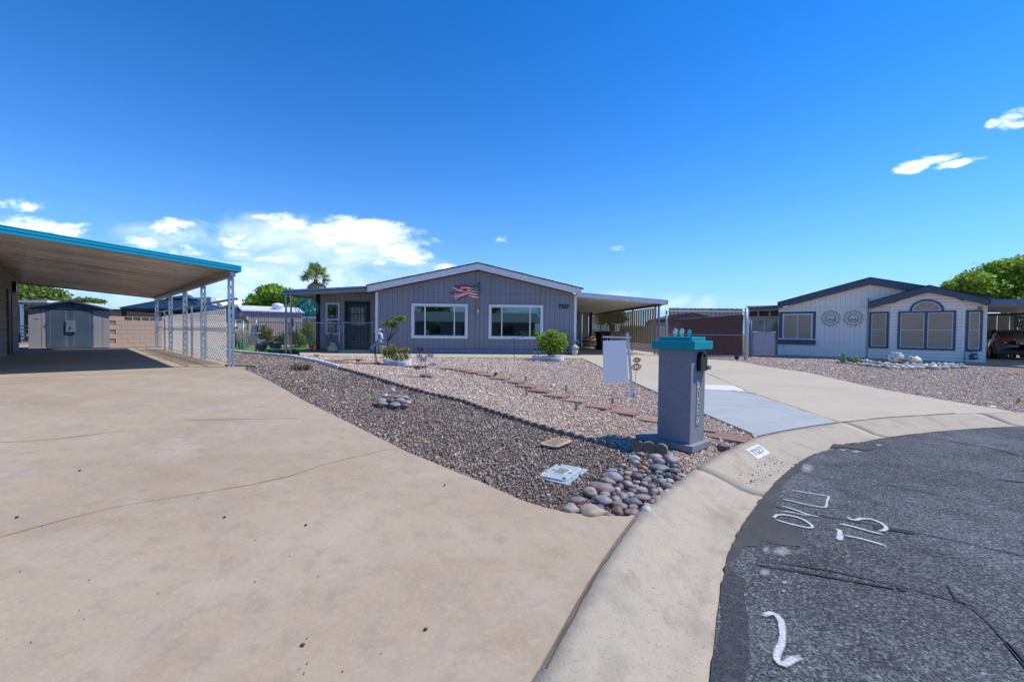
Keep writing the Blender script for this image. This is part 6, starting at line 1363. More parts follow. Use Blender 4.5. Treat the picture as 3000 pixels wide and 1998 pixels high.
def hose():
    x, z = local_plane(H, 1655, 1003); t = T('hose_coil', 'large coiled grey garden hose hanging on the grey wall by the corner', 'hose', H.matrix_world @ Vector((x, -.08, z)), HA); hm = M('hose_grey', (.33,.32,.29), .5, 0, .15, 9); mb = MB(); P = []
    for k in range(9*18): a = k*2*pi/18; r = .33+.03*sin(k*.11)+.035*(k/160); P.append((r*.80*cos(a)+.03*sin(k*.05), -.02-.012*(k//18), r*1.12*sin(a)-.03*abs(sin(k*.021))))
    mb.tube(P, .011, 6).build('coil', hm, t, True)
    MB().tube([(.25,-.04,-.3),(.31,-.05,0),(.30,-.05,.25),(.36,-.05,-.1),(.34,-.06,-.42),(0,-.1,-.47),(-.3,-.1,-.5)], .012, 6).build('loose_end', hm, t, True)
    MB().box(-.12,-.02,.18,.12,.06,.34).build('hanger', M('hanger_dark', (.03,.03,.035), .5), t)
    p = AT(1684, 1045, 16.9); p.z = g(p.x, p.y); t = T('garden_figurine', 'small white lantern-like garden figurine with pagoda hat by the house corner', 'figurine', p); wm = M('figurine_white', (.55,.56,.55), .5, 0, .25, 9)
    MB().lathe([(.10,.0),(.13,.06),(.14,.14),(.11,.22),(.07,.27)], 14).build('body', wm, t, True); MB().lathe([(.15,.25),(.17,.29),(.10,.36),(.03,.41)], 16).build('hat', M('figurine_hat', (.45,.42,.36), .6, 0, .25, 9), t, True); MB().blob((0,-.12,.30), (.04,.03,.04)).build('face', wm, t)
    p2 = Vector((p.x+.10, p.y+.02, p.z)); tag(MB().lathe([(.05,0),(.05,.14),(.035,.2)], 10).build('lantern', M('lantern_dark', (.05,.06,.07), .5), None, loc=(p.x+.17, p.y-.05, p.z)), 'small dark lantern beside the white garden figurine', 'lantern')
    tag(MB().tube([(.075*cos(u), 0, .075*sin(u)) for u in np.linspace(-1.2, 4.3, 16)], .022, 8).build('float_ring', M('bright_blue', (.01,.22,.50), .4), None, True, loc=(p.x+.07, p.y+.03, p.z+.50)), 'bright blue curled ornament above the garden figurine', 'ornament')
hose()
def patio_chair(x, y, rz, label, cushion):
    r = H.matrix_world @ Vector((x, y, .0)); t = T('patio_chair', label, 'chair', (r.x, r.y, .70), HA+rz, 'wrought iron chairs under the carport'); w = .24; mb = MB()
    for sx in (-1, 1):
        mb.tube([(sx*w,-.24,0),(sx*w,-.22,.43),(sx*w,-.20,.62),(sx*w,.2,.60)], .012, 6).tube([(sx*w,.28,0),(sx*w,.20,.43),(sx*w*.95,.30,.98)], .012, 6)
    mb.tube([(-w*.95,.30,.98),(-.1,.32,1.06),(.1,.32,1.06),(w*.95,.30,.98)], .012, 6); mb.build('frame', M('bronze_black', (.03,.025,.02), .5, .3), t)
    for k in range(5): MB().tube([(-.16+k*.08,.21,.48),(-.16+k*.08,.31,1.0)], .006, 5).build('back_rod', MT['bronze_black'], t)
    MB().box(-w,-.24,.42,w,.22,.47).build('seat', M('dark_green_pad', (.03,.05,.03), .8), t, bevel=.015)
    if cushion: MB().blob((0,.17,.66), (.19,.08,.18), amp=.05).build('cushion', M('maroon_cushion', (.13,.06,.05), .8), t, True)
patio_chair(8.75, 4.6, .1, 'wrought iron patio chair with maroon cushion, left one under the carport', True)
patio_chair(9.55, 4.4, -1.2, 'wrought iron patio chair turned sideways, right one under the carport', False)
r = H.matrix_world @ Vector((8.3, 4.2, 0)); t = T('patio_table', 'small dark patio table at the carport side wall', 'table', (r.x, r.y, .7), HA)
MB().lathe([(.42,.70),(.42,.72)], 20).build('table_top', blackm, t)
for k in range(3): a = k*2.1; MB().tube([(.3*cos(a),.3*sin(a),0),(.1*cos(a),.1*sin(a),.4),(.3*cos(a),.3*sin(a),.70)], .014, 6).build('leg', blackm, t)
p = AT(1766, 1022, 22.6); t = T('trash_bin', 'tall black wheeled rubbish bin under the carport roof', 'bin', (p.x, p.y, .70), .2); bm_ = M('black_plastic', (.010,.010,.012), .45)
MB().add([(-.22,-.25,0),(.22,-.25,0),(.22,.25,0),(-.22,.25,0),(-.30,-.34,.90),(.30,-.34,.90),(.30,.34,.90),(-.30,.34,.90)], [(3,2,1,0),(4,5,6,7),(0,1,5,4),(1,2,6,5),(2,3,7,6),(3,0,4,7)]).build('body', bm_, t)
MB().prism([(-.32,-.36,.90),(.32,-.36,.90),(.32,-.36,.93),(0,-.36,.98),(-.32,-.36,.93)], (0,.74,0)).build('lid', bm_, t)
for s in (-1, 1): MB().tube([(s*.24,.28,.1),(s*.29,.28,.1)], .1, 12).build('wheel', blackm, t)
# block wall and slope beyond the main carport
A_ = AT(1725, 1030, 30.5); B_ = AT(1965, 1030, 25.5)
block_wall('block_wall', 'low pale block wall beyond the louvred carport screen', (A_.x, A_.y), (B_.x, B_.y), .66, 1.75, layered('mauve_block', (.42,.36,.36), [(2,(.50,.43,.42),.45,.7,.6,None)], bump=.3, bscale=60), mor, deco=0)
p = AT(1755, 1005, 26.5); tag(MB().blob((0,0,0), (.9,.5,.45), amp=.3, seed=8, sub=3).build('boulder', rockmat((.55,.36,.25)), None, True, loc=(p.x, p.y, .9)), 'sunlit tan boulder seen below the louvred screen', 'boulder')
b = blobs_px([(1790,915,40,25),(1770,930,35,22),(1815,935,25,15)], 33); tree('background_tree', 'dark tree glimpsed through the louvred carport screen', b[0][0], 33, .6, 1.6, b, 2500, .22, leafd)

# ================================================================== brown slatted gate
def slat_gate():
    Y = 17.3; A = AT(1950, 1055, Y); B = AT(2178, 1055, Y); z0 = .55; t = T('driveway_gate', 'wide chain-link driveway gate filled with dark brown privacy slats', 'gate', (A.x, Y, z0)); L = B.x-A.x
    zt, zb = vcol(A, 911.5)-z0, vcol(A, 1040)-z0; zm = vcol(A, 979.5)-z0; br = M('dark_brown_slat', (.12,.05,.042), .5, .05, .2, 3)
    MB().tube([(0,0,zb),(0,0,zt),(L,0,zt),(L,0,zb)], .028, 8, closed=True).build('gate_frame', galv, t)
    MB().tube([(0,0,zm),(L,0,zm)], .016, 6).build('middle_rail', galv, t)
    n = 56; pr = None
    for k in range(n):
        x = .10+(L-.16)*k/n
        if pr is None: pr = MB().box(0,.012,zb+.05,.043,.022,zt+.13).build('slat', br, t, loc=(x,0,0))
        else: inst(pr, parent=t, loc=(x,0,random.uniform(-.01,.01)))
    mesh_lines(MB(), (0,-.005), (L,-.005), zb, zt, sp=.11, th=.0024).build('chain_link_mesh', M('dull_wire', (.22,.20,.20), .5, .4), t)
    MB().box(L-.35,-.06,zb-.12,L-.20,.06,zb-.02).tube([(L-.31,0,zb-.17),(L-.25,0,zb-.17)], .06, 12).build('wheel', M('wheel_teal_black', (.02,.05,.05), .6), t)
    MB().tube([(.0,.0,-.05),(.0,0,zt+.06)], .036, 8).build('hinge_post', galv, t) if 0 else None
    Y2 = 18.0; A2 = AT(1990, 1050, Y2); B2 = AT(2174, 1050, Y2); t2 = T('driveway_gate', 'second brown slatted gate leaf standing close behind the first', 'gate', (A2.x, Y2, z0)); L2 = B2.x-A2.x
    zl, zr, zb2 = vcol(A2, 936)-z0, vcol(B2, 921)-z0, vcol(A2, 1043)-z0
    n = 62
    for k in range(n):
        x = L2*k/n; MB().box(x,0,zb2,x+L2/n-.003,.01,zl+(zr-zl)*k/n).build('slat', br, t2)
    MB().tube([(0,-.02,zb2),(0,-.02,zl),(L2,-.02,zr),(L2,-.02,zb2)], .024, 6, closed=True).build('gate_frame', galv, t2)
    MB().tube([(L2*.5,-.02,zb2),(L2*.5,-.02,zl)], .016, 6).build('mid_stile', galv, t2)
    # posts
    for (x, yt, w, lab) in ((1950,905,.035,'galvanised gate post right of the carport screen'),(2184,903,.05,'thick galvanised post at the right end of the brown gate')):
        p = AT(x, 1050, 17.35); tag(MB().tube([(0,0,-.1),(0,0,vcol(p, yt)-.55)], w, 10).build('gate_post', galv, None, True, loc=(p.x, p.y, .55)), lab, 'post')
    p = AT(2188, 1046, 18.2); w = .12; t = T('white_post', 'white rectangular post with open slot beside the brown gate', 'post', (p.x, p.y, .55)); zt = vcol(p, 906)-.55; MB().box(-.06,0,0,-.03,.05,zt).box(.03,0,0,.06,.05,zt).box(-.03,0,zt-.05,.03,.05,zt).box(-.03,0,0,.03,.04,zt*.68).build('post', white_metal, t)
    # little gate filled with white slats
    Y = 20.5; A = AT(2205, 1038, Y); B = AT(2269, 1038, Y); t = T('small_gate', 'small chain-link walk gate woven with white slats in a diamond pattern', 'gate', (A.x, Y, .55)); L = B.x-A.x; zt = vcol(A, 972)-.55
    MB().tube([(0,0,.02),(0,0,zt),(L,0,zt),(L,0,.02)], .024, 8, closed=True).build('gate_frame', galv, t)
    wm = M('white_slat', (.66,.67,.76), .5); n = 15
    mesh_lines(MB(), (.05,0), (L-.05,0), .05, zt-.04, sp=.105, th=.034, slope=1.).build('woven_slats', wm, t)
    MB().box(.06,.03,.06,L-.06,.04,zt-.06).build('backing', M('slat_gap_grey', (.14,.16,.24), .8), t)
    for (x, yt) in ((2199,940),(2193,935)):
        p = AT(x, 1040, Y-.2); tag(MB().tube([(0,0,-.1),(0,0,vcol(p, yt)-.55)], .026, 8).build('gate_post', M('teal_grey_post', (.16,.24,.32), .5, .4), None, True, loc=(p.x, p.y, .55)), 'thin blue-grey gate post %s the small white gate' % ('just left of' if x == 2199 else 'further left of'), 'post')
slat_gate()
t, L, zt = simple_house('far_house', 'tan house with dark roof edge seen through the brown slats', 1962, 2100, 938, 34, 6, M('far_tan_wall', (.42,.33,.27), .9), M('dark_roof_edge', (.04,.06,.09), .7))
MB().prism([(-.2,-.3,zt),(L*.45,-.3,zt+.45),(L+.2,-.3,zt)], (0,5,0)).build('gable', MT['far_tan_wall'], t)
MB().prism([(-.3,-.35,zt),(L*.45,-.35,zt+.50),(L*.45,-.35,zt+.60),(-.3,-.35,zt+.10)], (0,5,0)).build('roof', MT['dark_roof_edge'], t)
MB().prism([(L+.3,-.35,zt),(L*.45,-.35,zt+.50),(L*.45,-.35,zt+.60),(L+.3,-.35,zt+.10)], (0,5,0)).build('roof', MT['dark_roof_edge'], t)
block_wall('block_wall', 'block wall behind the brown slatted gate', (5.9,23.2), (12.5,24.6), .55, 1.95, pinkb, mor, deco=0)

# ================================================================== white house at the right
def right_house():
    RA = rad(-41); t = T('neighbour_house', 'white house with slate-blue trim, arched bay window and carport at right', 'house', (14.4,23.1,.50), RA); lp = lambda x, y, d=0: local_plane(t, x, y, d)
    wh = layered('white_siding', (.92,.86,.76), [(1.2,(.88,.82,.73),.45,.7,.5,None),(25,(.90,.90,.88),.5,.7,.4,(1,1,.1))], rough=.75, bump=.15, bscale=60); bl = M('slate_blue_trim', (.085,.115,.155), .6, 0, .12, 3); gr = M('white_groove', (.34,.35,.36), .8)
    tan = layered('sun_screen_tan', (.42,.33,.23), [(2,(.48,.39,.28),.4,.7,.6,None),(90,(.30,.235,.16),.5,.65,.5,(1,1,.3))], rough=.6, bump=.1, bscale=200); wt = M('white_sash', (.66,.67,.70), .5)
    zl = lp(2279, 904)[1]; zc = lp(2550, 834)[1]; xc = 3.76; Wt = 7.52
    top = lambda x: zl+(zc-zl)*(1-abs(x-xc)/xc)
    x0, z1 = lp(2298, 924); x1, z0 = lp(2375, 992); holes = [(x0, z0, x1, z1)]
    siding(t, 'siding_board', 0, 3.72, top, .0, wh, holes, pitch=.203, gap=.006, zsplit=lp(2400, 902)[1])
    siding(t, 'siding_board', 3.73, Wt, lambda x: top(x), 2.35, wh, [], pitch=.203, gap=.006)
    MB().prism([(.01,.035,0),(Wt,.035,0),(Wt,.035,zl),(xc,.035,zc),(.01,.035,zl)], (0,.03,0)).build('wall_backing', gr, t)
    MB().box(0,.07,0,.06,9,zl).build('side_wall', wh, t); MB().box(Wt-.06,.07,0,Wt,9,zl).build('side_wall', wh, t)
    MB().box(0,-.03,lp(2400,903)[1]+.02,3.7,-.001,lp(2400,903)[1]+.05).build('trim_band', wh, t)
    f = .1; w = MB().box(x0-.24,-.03,z0-.0,x0-.08,-.001,z1+.18).box(x1+.08,-.03,z0,x1+.20,-.001,z1+.18).box(x0-.08,-.03,z1+.08,x1+.08,-.001,z1+.18).build('window', bl, t)
    MB().box(x0-.27,-.10,z0-.32,x1+.22,-.001,z0-.10).box(x0-.27,-.13,z0-.10,x1+.22,-.001,z0-.075).build('sill', bl, w)
    MB().box(x0-.08,-.025,z0-.075,x0,-.002,z1+.08).box(x1,-.025,z0-.075,x1+.08,-.002,z1+.08).box(x0,-.025,z0-.075,x1,-.002,z0).box(x0,-.025,z1,x1,-.002,z1+.08).box((x0+x1)/2-.02,-.02,z0,(x0+x1)/2+.02,.02,z1).build('frame', wt, w)
    for a, b in ((x0,(x0+x1)/2-.02),((x0+x1)/2+.02,x1)): MB().box(a,.0,z0,b,.012,z1).build('screen', tan, w)
    # fascia main gable
    rise = (zc-zl)/xc; hF = .30
    for s in (-1, 1):
        xe = -.02 if s < 0 else Wt+.2; ze = zl-rise*(abs(xe-xc)-xc)
        MB().prism([(xe,-.30,ze),(xc,-.30,zc),(xc,-.30,zc+hF),(xe,-.30,ze+hF)], (0,.05,0)).build('fascia', bl, t)
        MB().prism([(xe,-.25,ze+.02),(xc,-.25,zc+.02),(xc,-.25,zc+.05),(xe,-.25,ze+.05)], (0,.28,0)).build('soffit', M('cream_soffit', (.60,.55,.45), .8), t)
        MB().prism([(xe,-.33,ze+hF+.003),(xc,-.33,zc+hF+.003),(xc,-.33,zc+hF+.035),(xe,-.33,ze+hF+.035)], (0,9.3,0)).build('roof', MT['dark_brown_shingle'], t)
    MB().box(xc-.04,-.02,zc-.7,xc+.04,-.001,zc).build('centre_batten', wh, t)
    # bay with lap siding
    B = [Vector((3.74,0)), Vector((4.57,-.30)), Vector((6.88,-.30)), Vector((7.54,-.07))]
    ez = lp(2885, 895, -.1)[1]; ez = 2.42; bxc = lp(2721, 860, -.6)[0]; zap = lp(2721, 855, -.6)[1]; bxl, bxr = lp(2543, 890, -.6)[0], lp(2897, 885, -.6)[0]; zel = lp(2543, 905, -.6)[1]; zer = lp(2897, 891, -.6)[1]; zee = (zel+zer)/2
    gt = lambda x: zee+(zap-zee)*(1-abs(x-bxc)/((bxr-bxl)/2))
    for i in range(3):
        a, b = B[i], B[i+1]; u = (b-a).normalized(); n_ = Vector((u.y, -u.x)); L = (b-a).length; k = 0; z = .0
        while z < 3.6:
            zt_ = z+.152; xs = np.linspace(a.x, b.x, 200); lo_ = [x for x in xs if gt(x) >= z]; hi_ = [x for x in xs if gt(x) >= zt_]
            if len(lo_) < 3: break
            if len(hi_) < 3: hi_ = [bxc-.01, bxc+.01] if a.x < bxc < b.x else ([lo_[-1]-.01, lo_[-1]] if b.x < bxc else [lo_[0], lo_[0]+.01])
            P_ = lambda x, zz, o: Vector((*(a.lerp(b, (x-a.x)/(b.x-a.x))+n_*o), zz))
            zz2 = min(zt_, gt((hi_[0]+hi_[-1])/2))
            zz2 -= .010; F_ = [P_(lo_[0],z,.024), P_(lo_[-1],z,.024), P_(hi_[-1],zz2,.004), P_(hi_[0],zz2,.004)]; K_ = [P_(lo_[0],z,0), P_(lo_[-1],z,0), P_(hi_[-1],zz2,0), P_(hi_[0],zz2,0)]
            MB().add(F_+K_, [(0,1,2,3),(7,6,5,4),(0,4,5,1),(1,5,6,2),(2,6,7,3),(3,7,4,0)]).build('lap_board', wh, t); z += .152
        MB().prism([(a.x,a.y+.02,0),(b.x,b.y+.02,0),(b.x,b.y+.04,0),(a.x,a.y+.04,0)], (0,0,2.6)).build('wall_backing', gr, t)  # grey seen in the course gaps stands in for the laps' shadow lines
    for p_ in B[1:3]: MB().box(p_.x-.03,p_.y-.035,0,p_.x+.03,p_.y+.01,2.5).build('corner_board', wh, t)
    MB().box(3.69,-.05,0,3.745,.0,2.9).build('corner_board', gr, t)
    def bwin(i, u0, u1, z0, z1, split=1, arch=False):
        a, b = B[i], B[i+1]; u = (b-a).normalized(); r = T('window', None, None, (a.x, a.y, 0), math.atan2(u.y, u.x)); r.parent = t
        w_ = .085; MB().box(u0,-.06,z0,u0+w_,-.002,z1).box(u1-w_,-.06,z0,u1,-.002,z1).box(u0+w_,-.06,z0,u1-w_,-.002,z0+w_).box(u0+w_,-.06,z1-w_,u1-w_,-.002,z1).build('trim', bl, r)
        xs = [u0+w_, u1-w_] if split == 1 else [u0+w_, (u0+u1)/2-.05, (u0+u1)/2+.05, u1-w_]
        if split == 2: MB().box(xs[1],-.06,z0+w_,xs[2],-.002,z1-w_).build('mullion', bl, r)
        zm = z0+(z1-z0)*.51
        for k in range(split):
            p0, p1 = xs[2*k], xs[2*k+1]; MB().box(p0,-.05,z0+w_,p0+.03,-.004,z1-w_).box(p1-.03,-.05,z0+w_,p1,-.004,z1-w_).box(p0+.03,-.05,z0+w_,p1-.03,-.004,z0+w_+.03).box(p0+.03,-.05,z1-w_-.03,p1-.03,-.004,z1-w_).box(p0+.03,-.05,zm-.012,p1-.03,-.004,zm+.012).build('sash', wt, r)
            MB().box(p0+.03,-.040,z0+w_+.03,p1-.03,-.028,zm-.012).build('screen', tan, r); MB().box(p0+.03,-.040,zm+.012,p1-.03,-.028,z1-w_-.03).build('screen', tan, r)
        if arch:
            c = (u0+u1)/2; R = arch; mb = MB(); N_ = 20
            for (ro, ri, m_, y0, nm) in ((R, R-.09, bl, -.06, 'arch_trim'),(R-.09, R-.13, wt, -.05, 'arch_sash')):
                mb = MB(); vs = []
                for k in range(N_+1): v = pi*k/N_; vs += [(c+ro*cos(v),y0,z1+ro*.92*sin(v)),(c+ri*cos(v),y0,z1+ri*.92*sin(v)),(c+ri*cos(v),-.002,z1+ri*.92*sin(v)),(c+ro*cos(v),-.002,z1+ro*.92*sin(v))]
                mb.add(vs, [(4*k+j,4*k+(j+1)%4,4*k+4+(j+1)%4,4*k+4+j) for k in range(N_) for j in range(4)]).build(nm, m_, r)
            MB().prism([(c+(R-.12)*cos(v),-.035,z1+(R-.12)*.92*sin(v)) for v in np.linspace(0, pi, 18)], (0,.012,0)).build('screen', tan, r)
            MB().box(c-R+.13,-.05,z1+.002,c+R-.13,-.03,z1+.035).build('arch_sash', wt, r)
            for v in (pi/4, pi/2, 3*pi/4): MB().bar((c+.05*cos(v),-.04,z1+.04),(c+(R-.13)*cos(v),-.04,z1+(R-.13)*.92*sin(v)), .018, .012).build('glazing_bar', wt, r)
    zb, zt_ = lp(2715, 1025, -.3)[1], lp(2715, 911, -.3)[1]
    bwin(0, .05, .80, zb+.02, zt_-.0); bwin(2, .07, .60, zb, zt_-.0); 
    ua, ub = lp(2630, 960, -.3)[0]-4.57, lp(2800, 960, -.3)[0]-4.57; ra = (lp(2766, 910, -.3)[0]-lp(2664, 910, -.3)[0])/2
    bwin(1, ua, ub, zb, zt_, 2, ra)
    # bay gable fascia
    half = (bxr-bxl)/2
    for s in (-1, 1):
        xe = bxl if s < 0 else bxr
        MB().prism([(xe,-.62,zee-.02),(bxc,-.62,zap),(bxc,-.62,zap+.27),(xe,-.62,zee+.25)], (0,.05,0)).build('fascia', bl, t)
        MB().prism([(xe,-.57,zee+.02),(bxc,-.57,zap+.04),(bxc,-.57,zap+.06),(xe,-.57,zee+.04)], (0,.6,0)).build('soffit', MT['cream_soffit'], t)
        MB().prism([(xe,-.65,zee+.253),(bxc,-.65,zap+.273),(bxc,-.65,zap+.305),(xe,-.65,zee+.285)], (0,3.2,0)).build('roof', MT['dark_brown_shingle'], t)
    MB().box(7.54,-.05,0,7.60,.3,2.5).build('corner_board', wh, t)
    n0 = lp(2861, 903, -.15); pl = MB().box(n0[0]-.20,-.17,n0[1]-.07,n0[0]+.20,-.12,n0[1]+.07).build('number_plate', M('plate_cream', (.50,.48,.42), .7), t)
    text('7325', .17, 'digit', blackm, pl, .002, .003, loc=(n0[0], -.173, n0[1]), sx=.85)
    # sunroom on the left, set back
    D = 1.3; xa, xb = lp(2186, 960, D)[0], -.02; fr_ = M('pale_frame', (.50,.50,.47), .6)
    s = MB().box(xa,D,0,xb,D+.05,2.75).build('sunroom_wall', M('sunroom_beige', (.40,.37,.31), .8), t)
    zc0, zc1 = lp(2240, 929, D)[1], lp(2240, 912, D)[1]; zw0, zw1 = lp(2240, 1000, D)[1], lp(2240, 935, D)[1]; n = 3
    for k in range(n):
        a = xa+.05+(xb-xa-.1)*k/n; b = xa+.05+(xb-xa-.1)*(k+1)/n
        r = MB().box(a,D-.04,zc0,a+.04,D-.001,zc1).box(b-.04,D-.04,zc0,b,D-.001,zc1).box(a+.04,D-.04,zc0,b-.04,D-.001,zc0+.04).build('clerestory_window', fr_, t); MB().box(a+.04,D-.02,zc0+.04,b-.04,D-.005,zc1).build('pane', M('brown_pane', (.045,.028,.018), .3), r)
    for k in range(2):
        a = xa+.1+(xb-xa-.1)*k/2; b = xa+.1+(xb-xa-.1)*(k+1)/2
        r = MB().box(a,D-.04,zw0,a+.05,D-.001,zw1).box(b-.05,D-.04,zw0,b,D-.001,zw1).box(a+.05,D-.04,zw1-.05,b-.05,D-.001,zw1).box(a+.05,D-.04,zw0,b-.05,D-.001,zw0+.05).build('window', fr_, t); MB().box(a+.05,D-.02,zw0+.05,b-.05,D-.005,zw1-.05).build('pane', M('bluish_pane', (.16,.19,.19), .08, 0, .6, 1.5, spec=.9), r)
    zz0, zz1 = lp(2184, 910, -.1), lp(2278, 904, -.1)
    MB().prism([(zz0[0],-.15,zz0[1]),(0,-.15,zz1[1]),(0,-.15,zz1[1]+.17),(zz0[0],-.15,zz0[1]+.14)], (0,.05,0)).build('porch_fascia', bl, t)
    MB().prism([(zz0[0],-.1,zz0[1]),(0,-.1,zz1[1]),(0,-.1,zz1[1]+.12),(zz0[0],-.1,zz0[1]+.1)], (0,2.2,0)).build('porch_roof', M('porch_white', (.62,.62,.60), .6), t)
    MB().prism([(zz0[0]-.02,-.15,zz0[1]),(zz0[0]+.03,-.15,zz0[1]),(zz0[0]+.03,-.15,zz0[1]+.14),(zz0[0]-.02,-.15,zz0[1]+.14)], (-.3,4.5,0)).build('side_fascia', bl, t)
    # carport on the right
    za, zb_ = 2.50, 2.42; x0c, x1c = 7.62, 13.5; D2 = 8.4; wp_ = M('white_carport_pan', (.62,.60,.54), .45, .1, .08, 3)
    zq = lp(2900, 893, -.5)[1]; za = zq+.0; zb_ = za-.18
    MB().prism([(x0c,-.55,za),(x1c,-.55,zb_),(x1c,-.55,zb_+.22),(x0c,-.55,za+.22)], (0,.05,0)).build('carport_fascia', M('carport_blue', (.13,.20,.33), .5), t)
    for k in range(28):
        ya = -.5+D2*k/28; MB().prism([(x0c,ya,za+.03),(x1c,ya,zb_+.03),(x1c,ya+D2/28-.02,zb_+.03),(x0c,ya+D2/28-.02,za+.03)], (0,0,.03)).build('roof_pan', wp_, t)
    MB().prism([(x0c,-.5,za+.07),(x1c,-.5,zb_+.07),(x1c,D2-.5,zb_+.07),(x0c,D2-.5,za+.07)], (0,0,.03)).build('carport_roof', wp_, t)
    MB().box(x0c,7.8,za-.18,x1c,7.9,za-.06).build('rear_beam', M('grey_dark_beam', (.08,.09,.10), .7), t)
    for xx in (11.2, 13.2):
        for yy in (-.3, 3.8, 7.8): MB().box(xx,yy,0,xx+.08,yy+.08,zb_+.03).build('post', M('slate_post', (.12,.17,.22), .6), t)
    xw = lp(2970, 950, 7.95)[0]; siding(t, 'siding_board', 7.6, xw, lambda x: za-.1, 0, M('shed_cream', (.52,.50,.44), .8), pitch=.45, gap=.02, y=7.95)
    MB().box(xw,7.9,0,xw+.12,8.0,za-.1).build('corner_post', MT['slate_post'] if 'slate_post' in MT else bl, t)
    # apron slab
    Mx = Matrix.Rotation(RA, 4, 'Z'); 
    def w2(x, y): v = Mx @ Vector((x, y, 0)); return (14.4+v.x, 23.1+v.y)
    sheet('walkway', [w2(-3.,-.95), w2(4.0,-.95), w2(4.8,-1.25), w2(7.9,-1.25), w2(8.0,0), w2(0,.05), w2(-.1,1.4), w2(-3.,1.4)], -.004, conc2, .8, skirt=.08)
    sheet('driveway', [w2(7.7,-1.2), w2(7.7,8.8), w2(14,8.8), w2(14,-3), w2(11,-6.2)], -.001, conc2, 1., skirt=.08)
    return t, lp
RH, lpR = right_house()
def sun_face(px, py, label, mirror):
    x, z = lpR(px, py); p = RH.matrix_world @ Vector((x, -.06, z)); t = T('sun_ornament', label, 'wall ornament', p, rad(-41), 'black wire sun ornaments on the white wall'); n = 16; R1, R2, R3 = .20, .29, .42
    P = []
    mb = MB()
    for k in range(n):
        a = 2*pi*k/n; b = 2*pi*(k+1)/n; m_ = (a+b)/2
        mb.tube([(R2*cos(a),0,R2*sin(a)),(R2*1.16*cos(a+.04),0,R2*1.16*sin(a+.04)),(R3*cos(m_),0,R3*sin(m_)),(R2*1.16*cos(b-.04),0,R2*1.16*sin(b-.04)),(R2*cos(b),0,R2*sin(b))], .008, 5)
        mb.tube([(R1*cos(m_),0,R1*sin(m_)),(R2*cos(b),0,R2*sin(b))], .004, 4)
    mb.build('rays', blackm, t); MB().tube([(R1*cos(u),0,R1*.9*sin(u)) for u in np.linspace(0, 2*pi, 25)[:-1]], .010, 5, closed=True).build('inner_ring', blackm, t)
    MB().tube([(R1*.9*cos(u),0,-.08) for u in (pi, 0)], .008, 5).build('ground_line', blackm, t)
    for xx, hh in (((-.08,.10),(.08,.08),(0,.04)) if mirror else ((-.03,.12),(.12,.05))): MB().tube([(xx,0,-.08),(xx+.01,0,-.08+hh)], .009, 5).tube([(xx-.03,0,-.03),(xx+.03,0,-.02)], .006, 5).build('cactus_silhouette', blackm, t)
sun_face(2434, 933, 'black wire sun wall ornament, the left of two on the white wall', 0); sun_face(2500, 933, 'black wire sun wall ornament with cactus scene, the right of two', 1)
# things before the white house
def rp(px, y): p = Vector(G(px, y)); return p
p = rp(2624, 1064); t = T('painted_pot', 'white round pot with green and blue diamonds before the bay window', 'pot', p); k = p.y/F
MB().lathe([(r*k*1.1, z*k*1.25) for r, z in [(8,0),(15,6),(17.5,13),(16,19),(11,23),(12,25),(10,24)]], 28).build('vessel', M('glazed_white', (.70,.73,.72), .3), t, True)
for i, (a, z, s, c) in enumerate([(-1.75,9,5,'g'),(-1.1,12,3.4,'b'),(-2.3,17,2.2,'b'),(-2.75,12,3.2,'b'),(-1.4,18,1.8,'g'),(-.6,10,3,'b'),(-2.0,19,1.6,'g'),(-.9,17,1.8,'b')]):
    R_ = (17.3-abs(z-13)*.18)*k*1.1+.004; zz = z*k*1.25; s_ = s*k*1.1; q = [(a, zz-s_), (a+s_/R_, zz), (a, zz+s_), (a-s_/R_, zz)]
    MB().prism([(R_*cos(u), R_*sin(u), v) for u, v in q], (.004*cos(a), .004*sin(a), 0)).build('painted_diamond', M('green_glaze' if c == 'g' else 'blue_glaze', (.12,.42,.08) if c == 'g' else (.02,.25,.45), .35), t)
ONES = ['first','second','third','fourth','fifth','sixth','seventh','eighth','ninth','tenth','eleventh','twelfth','thirteenth','fourteenth','fifteenth','sixteenth','seventeenth','eighteenth','nineteenth']
def ordw(k): return ONES[k-1] if k < 20 else ('twentieth' if k == 20 else 'thirtieth' if k == 30 else ('twenty-' if k < 30 else 'thirty-')+ONES[k % 10-1])
i = 0
for row, (x0, x1, n, dy, s0) in enumerate([(2458,2826,33,0,1.),(2500,2815,26,-6,.95),(2560,2790,13,-11,.9)]):
    for k in range(n):
        f = k/(n-1); x = x0+(x1-x0)*f+random.uniform(-2,2); y = 1062+18*min(1, f*2.2)-2*max(0, f-.8)*8+dy+random.uniform(-1.5,1.5)
        q = rp(x, y); r = random.uniform(.085,.135)*s0*(.7 if f < .15 and row == 0 else 1); c = random.choice([(.50,.47,.44),(.36,.36,.36),(.60,.56,.50),(.30,.31,.32)])
        if 2598 < x < 2652 and row == 2: continue
        o = MB().blob((0,0,0), (r, r*.75, r*.62), rot=random.uniform(-.5,.5), amp=.5, fr=1.6, seed=300+i, sub=2).build('border_rock', rockmat(c), None, True, loc=(q.x, q.y, q.z+r*.25)); i += 1
        tag(o, f'rough {"pale" if c[0] > .45 else "grey"} border rock, {ordw(k+1)} from the left in the {["front","second","back"][row]} row before the bay', 'rock', 'rough rocks edging the bed of the white house')
q = rp(2680, 1066); tag(MB().blob((0,0,0), (.26,.2,.19), amp=.5, fr=2, seed=77, sub=3).build('boulder', rockmat((.58,.50,.38)), None, True, loc=(q.x, q.y, q.z+.10)), 'largest craggy tan rock just right of the painted pot', 'rock')
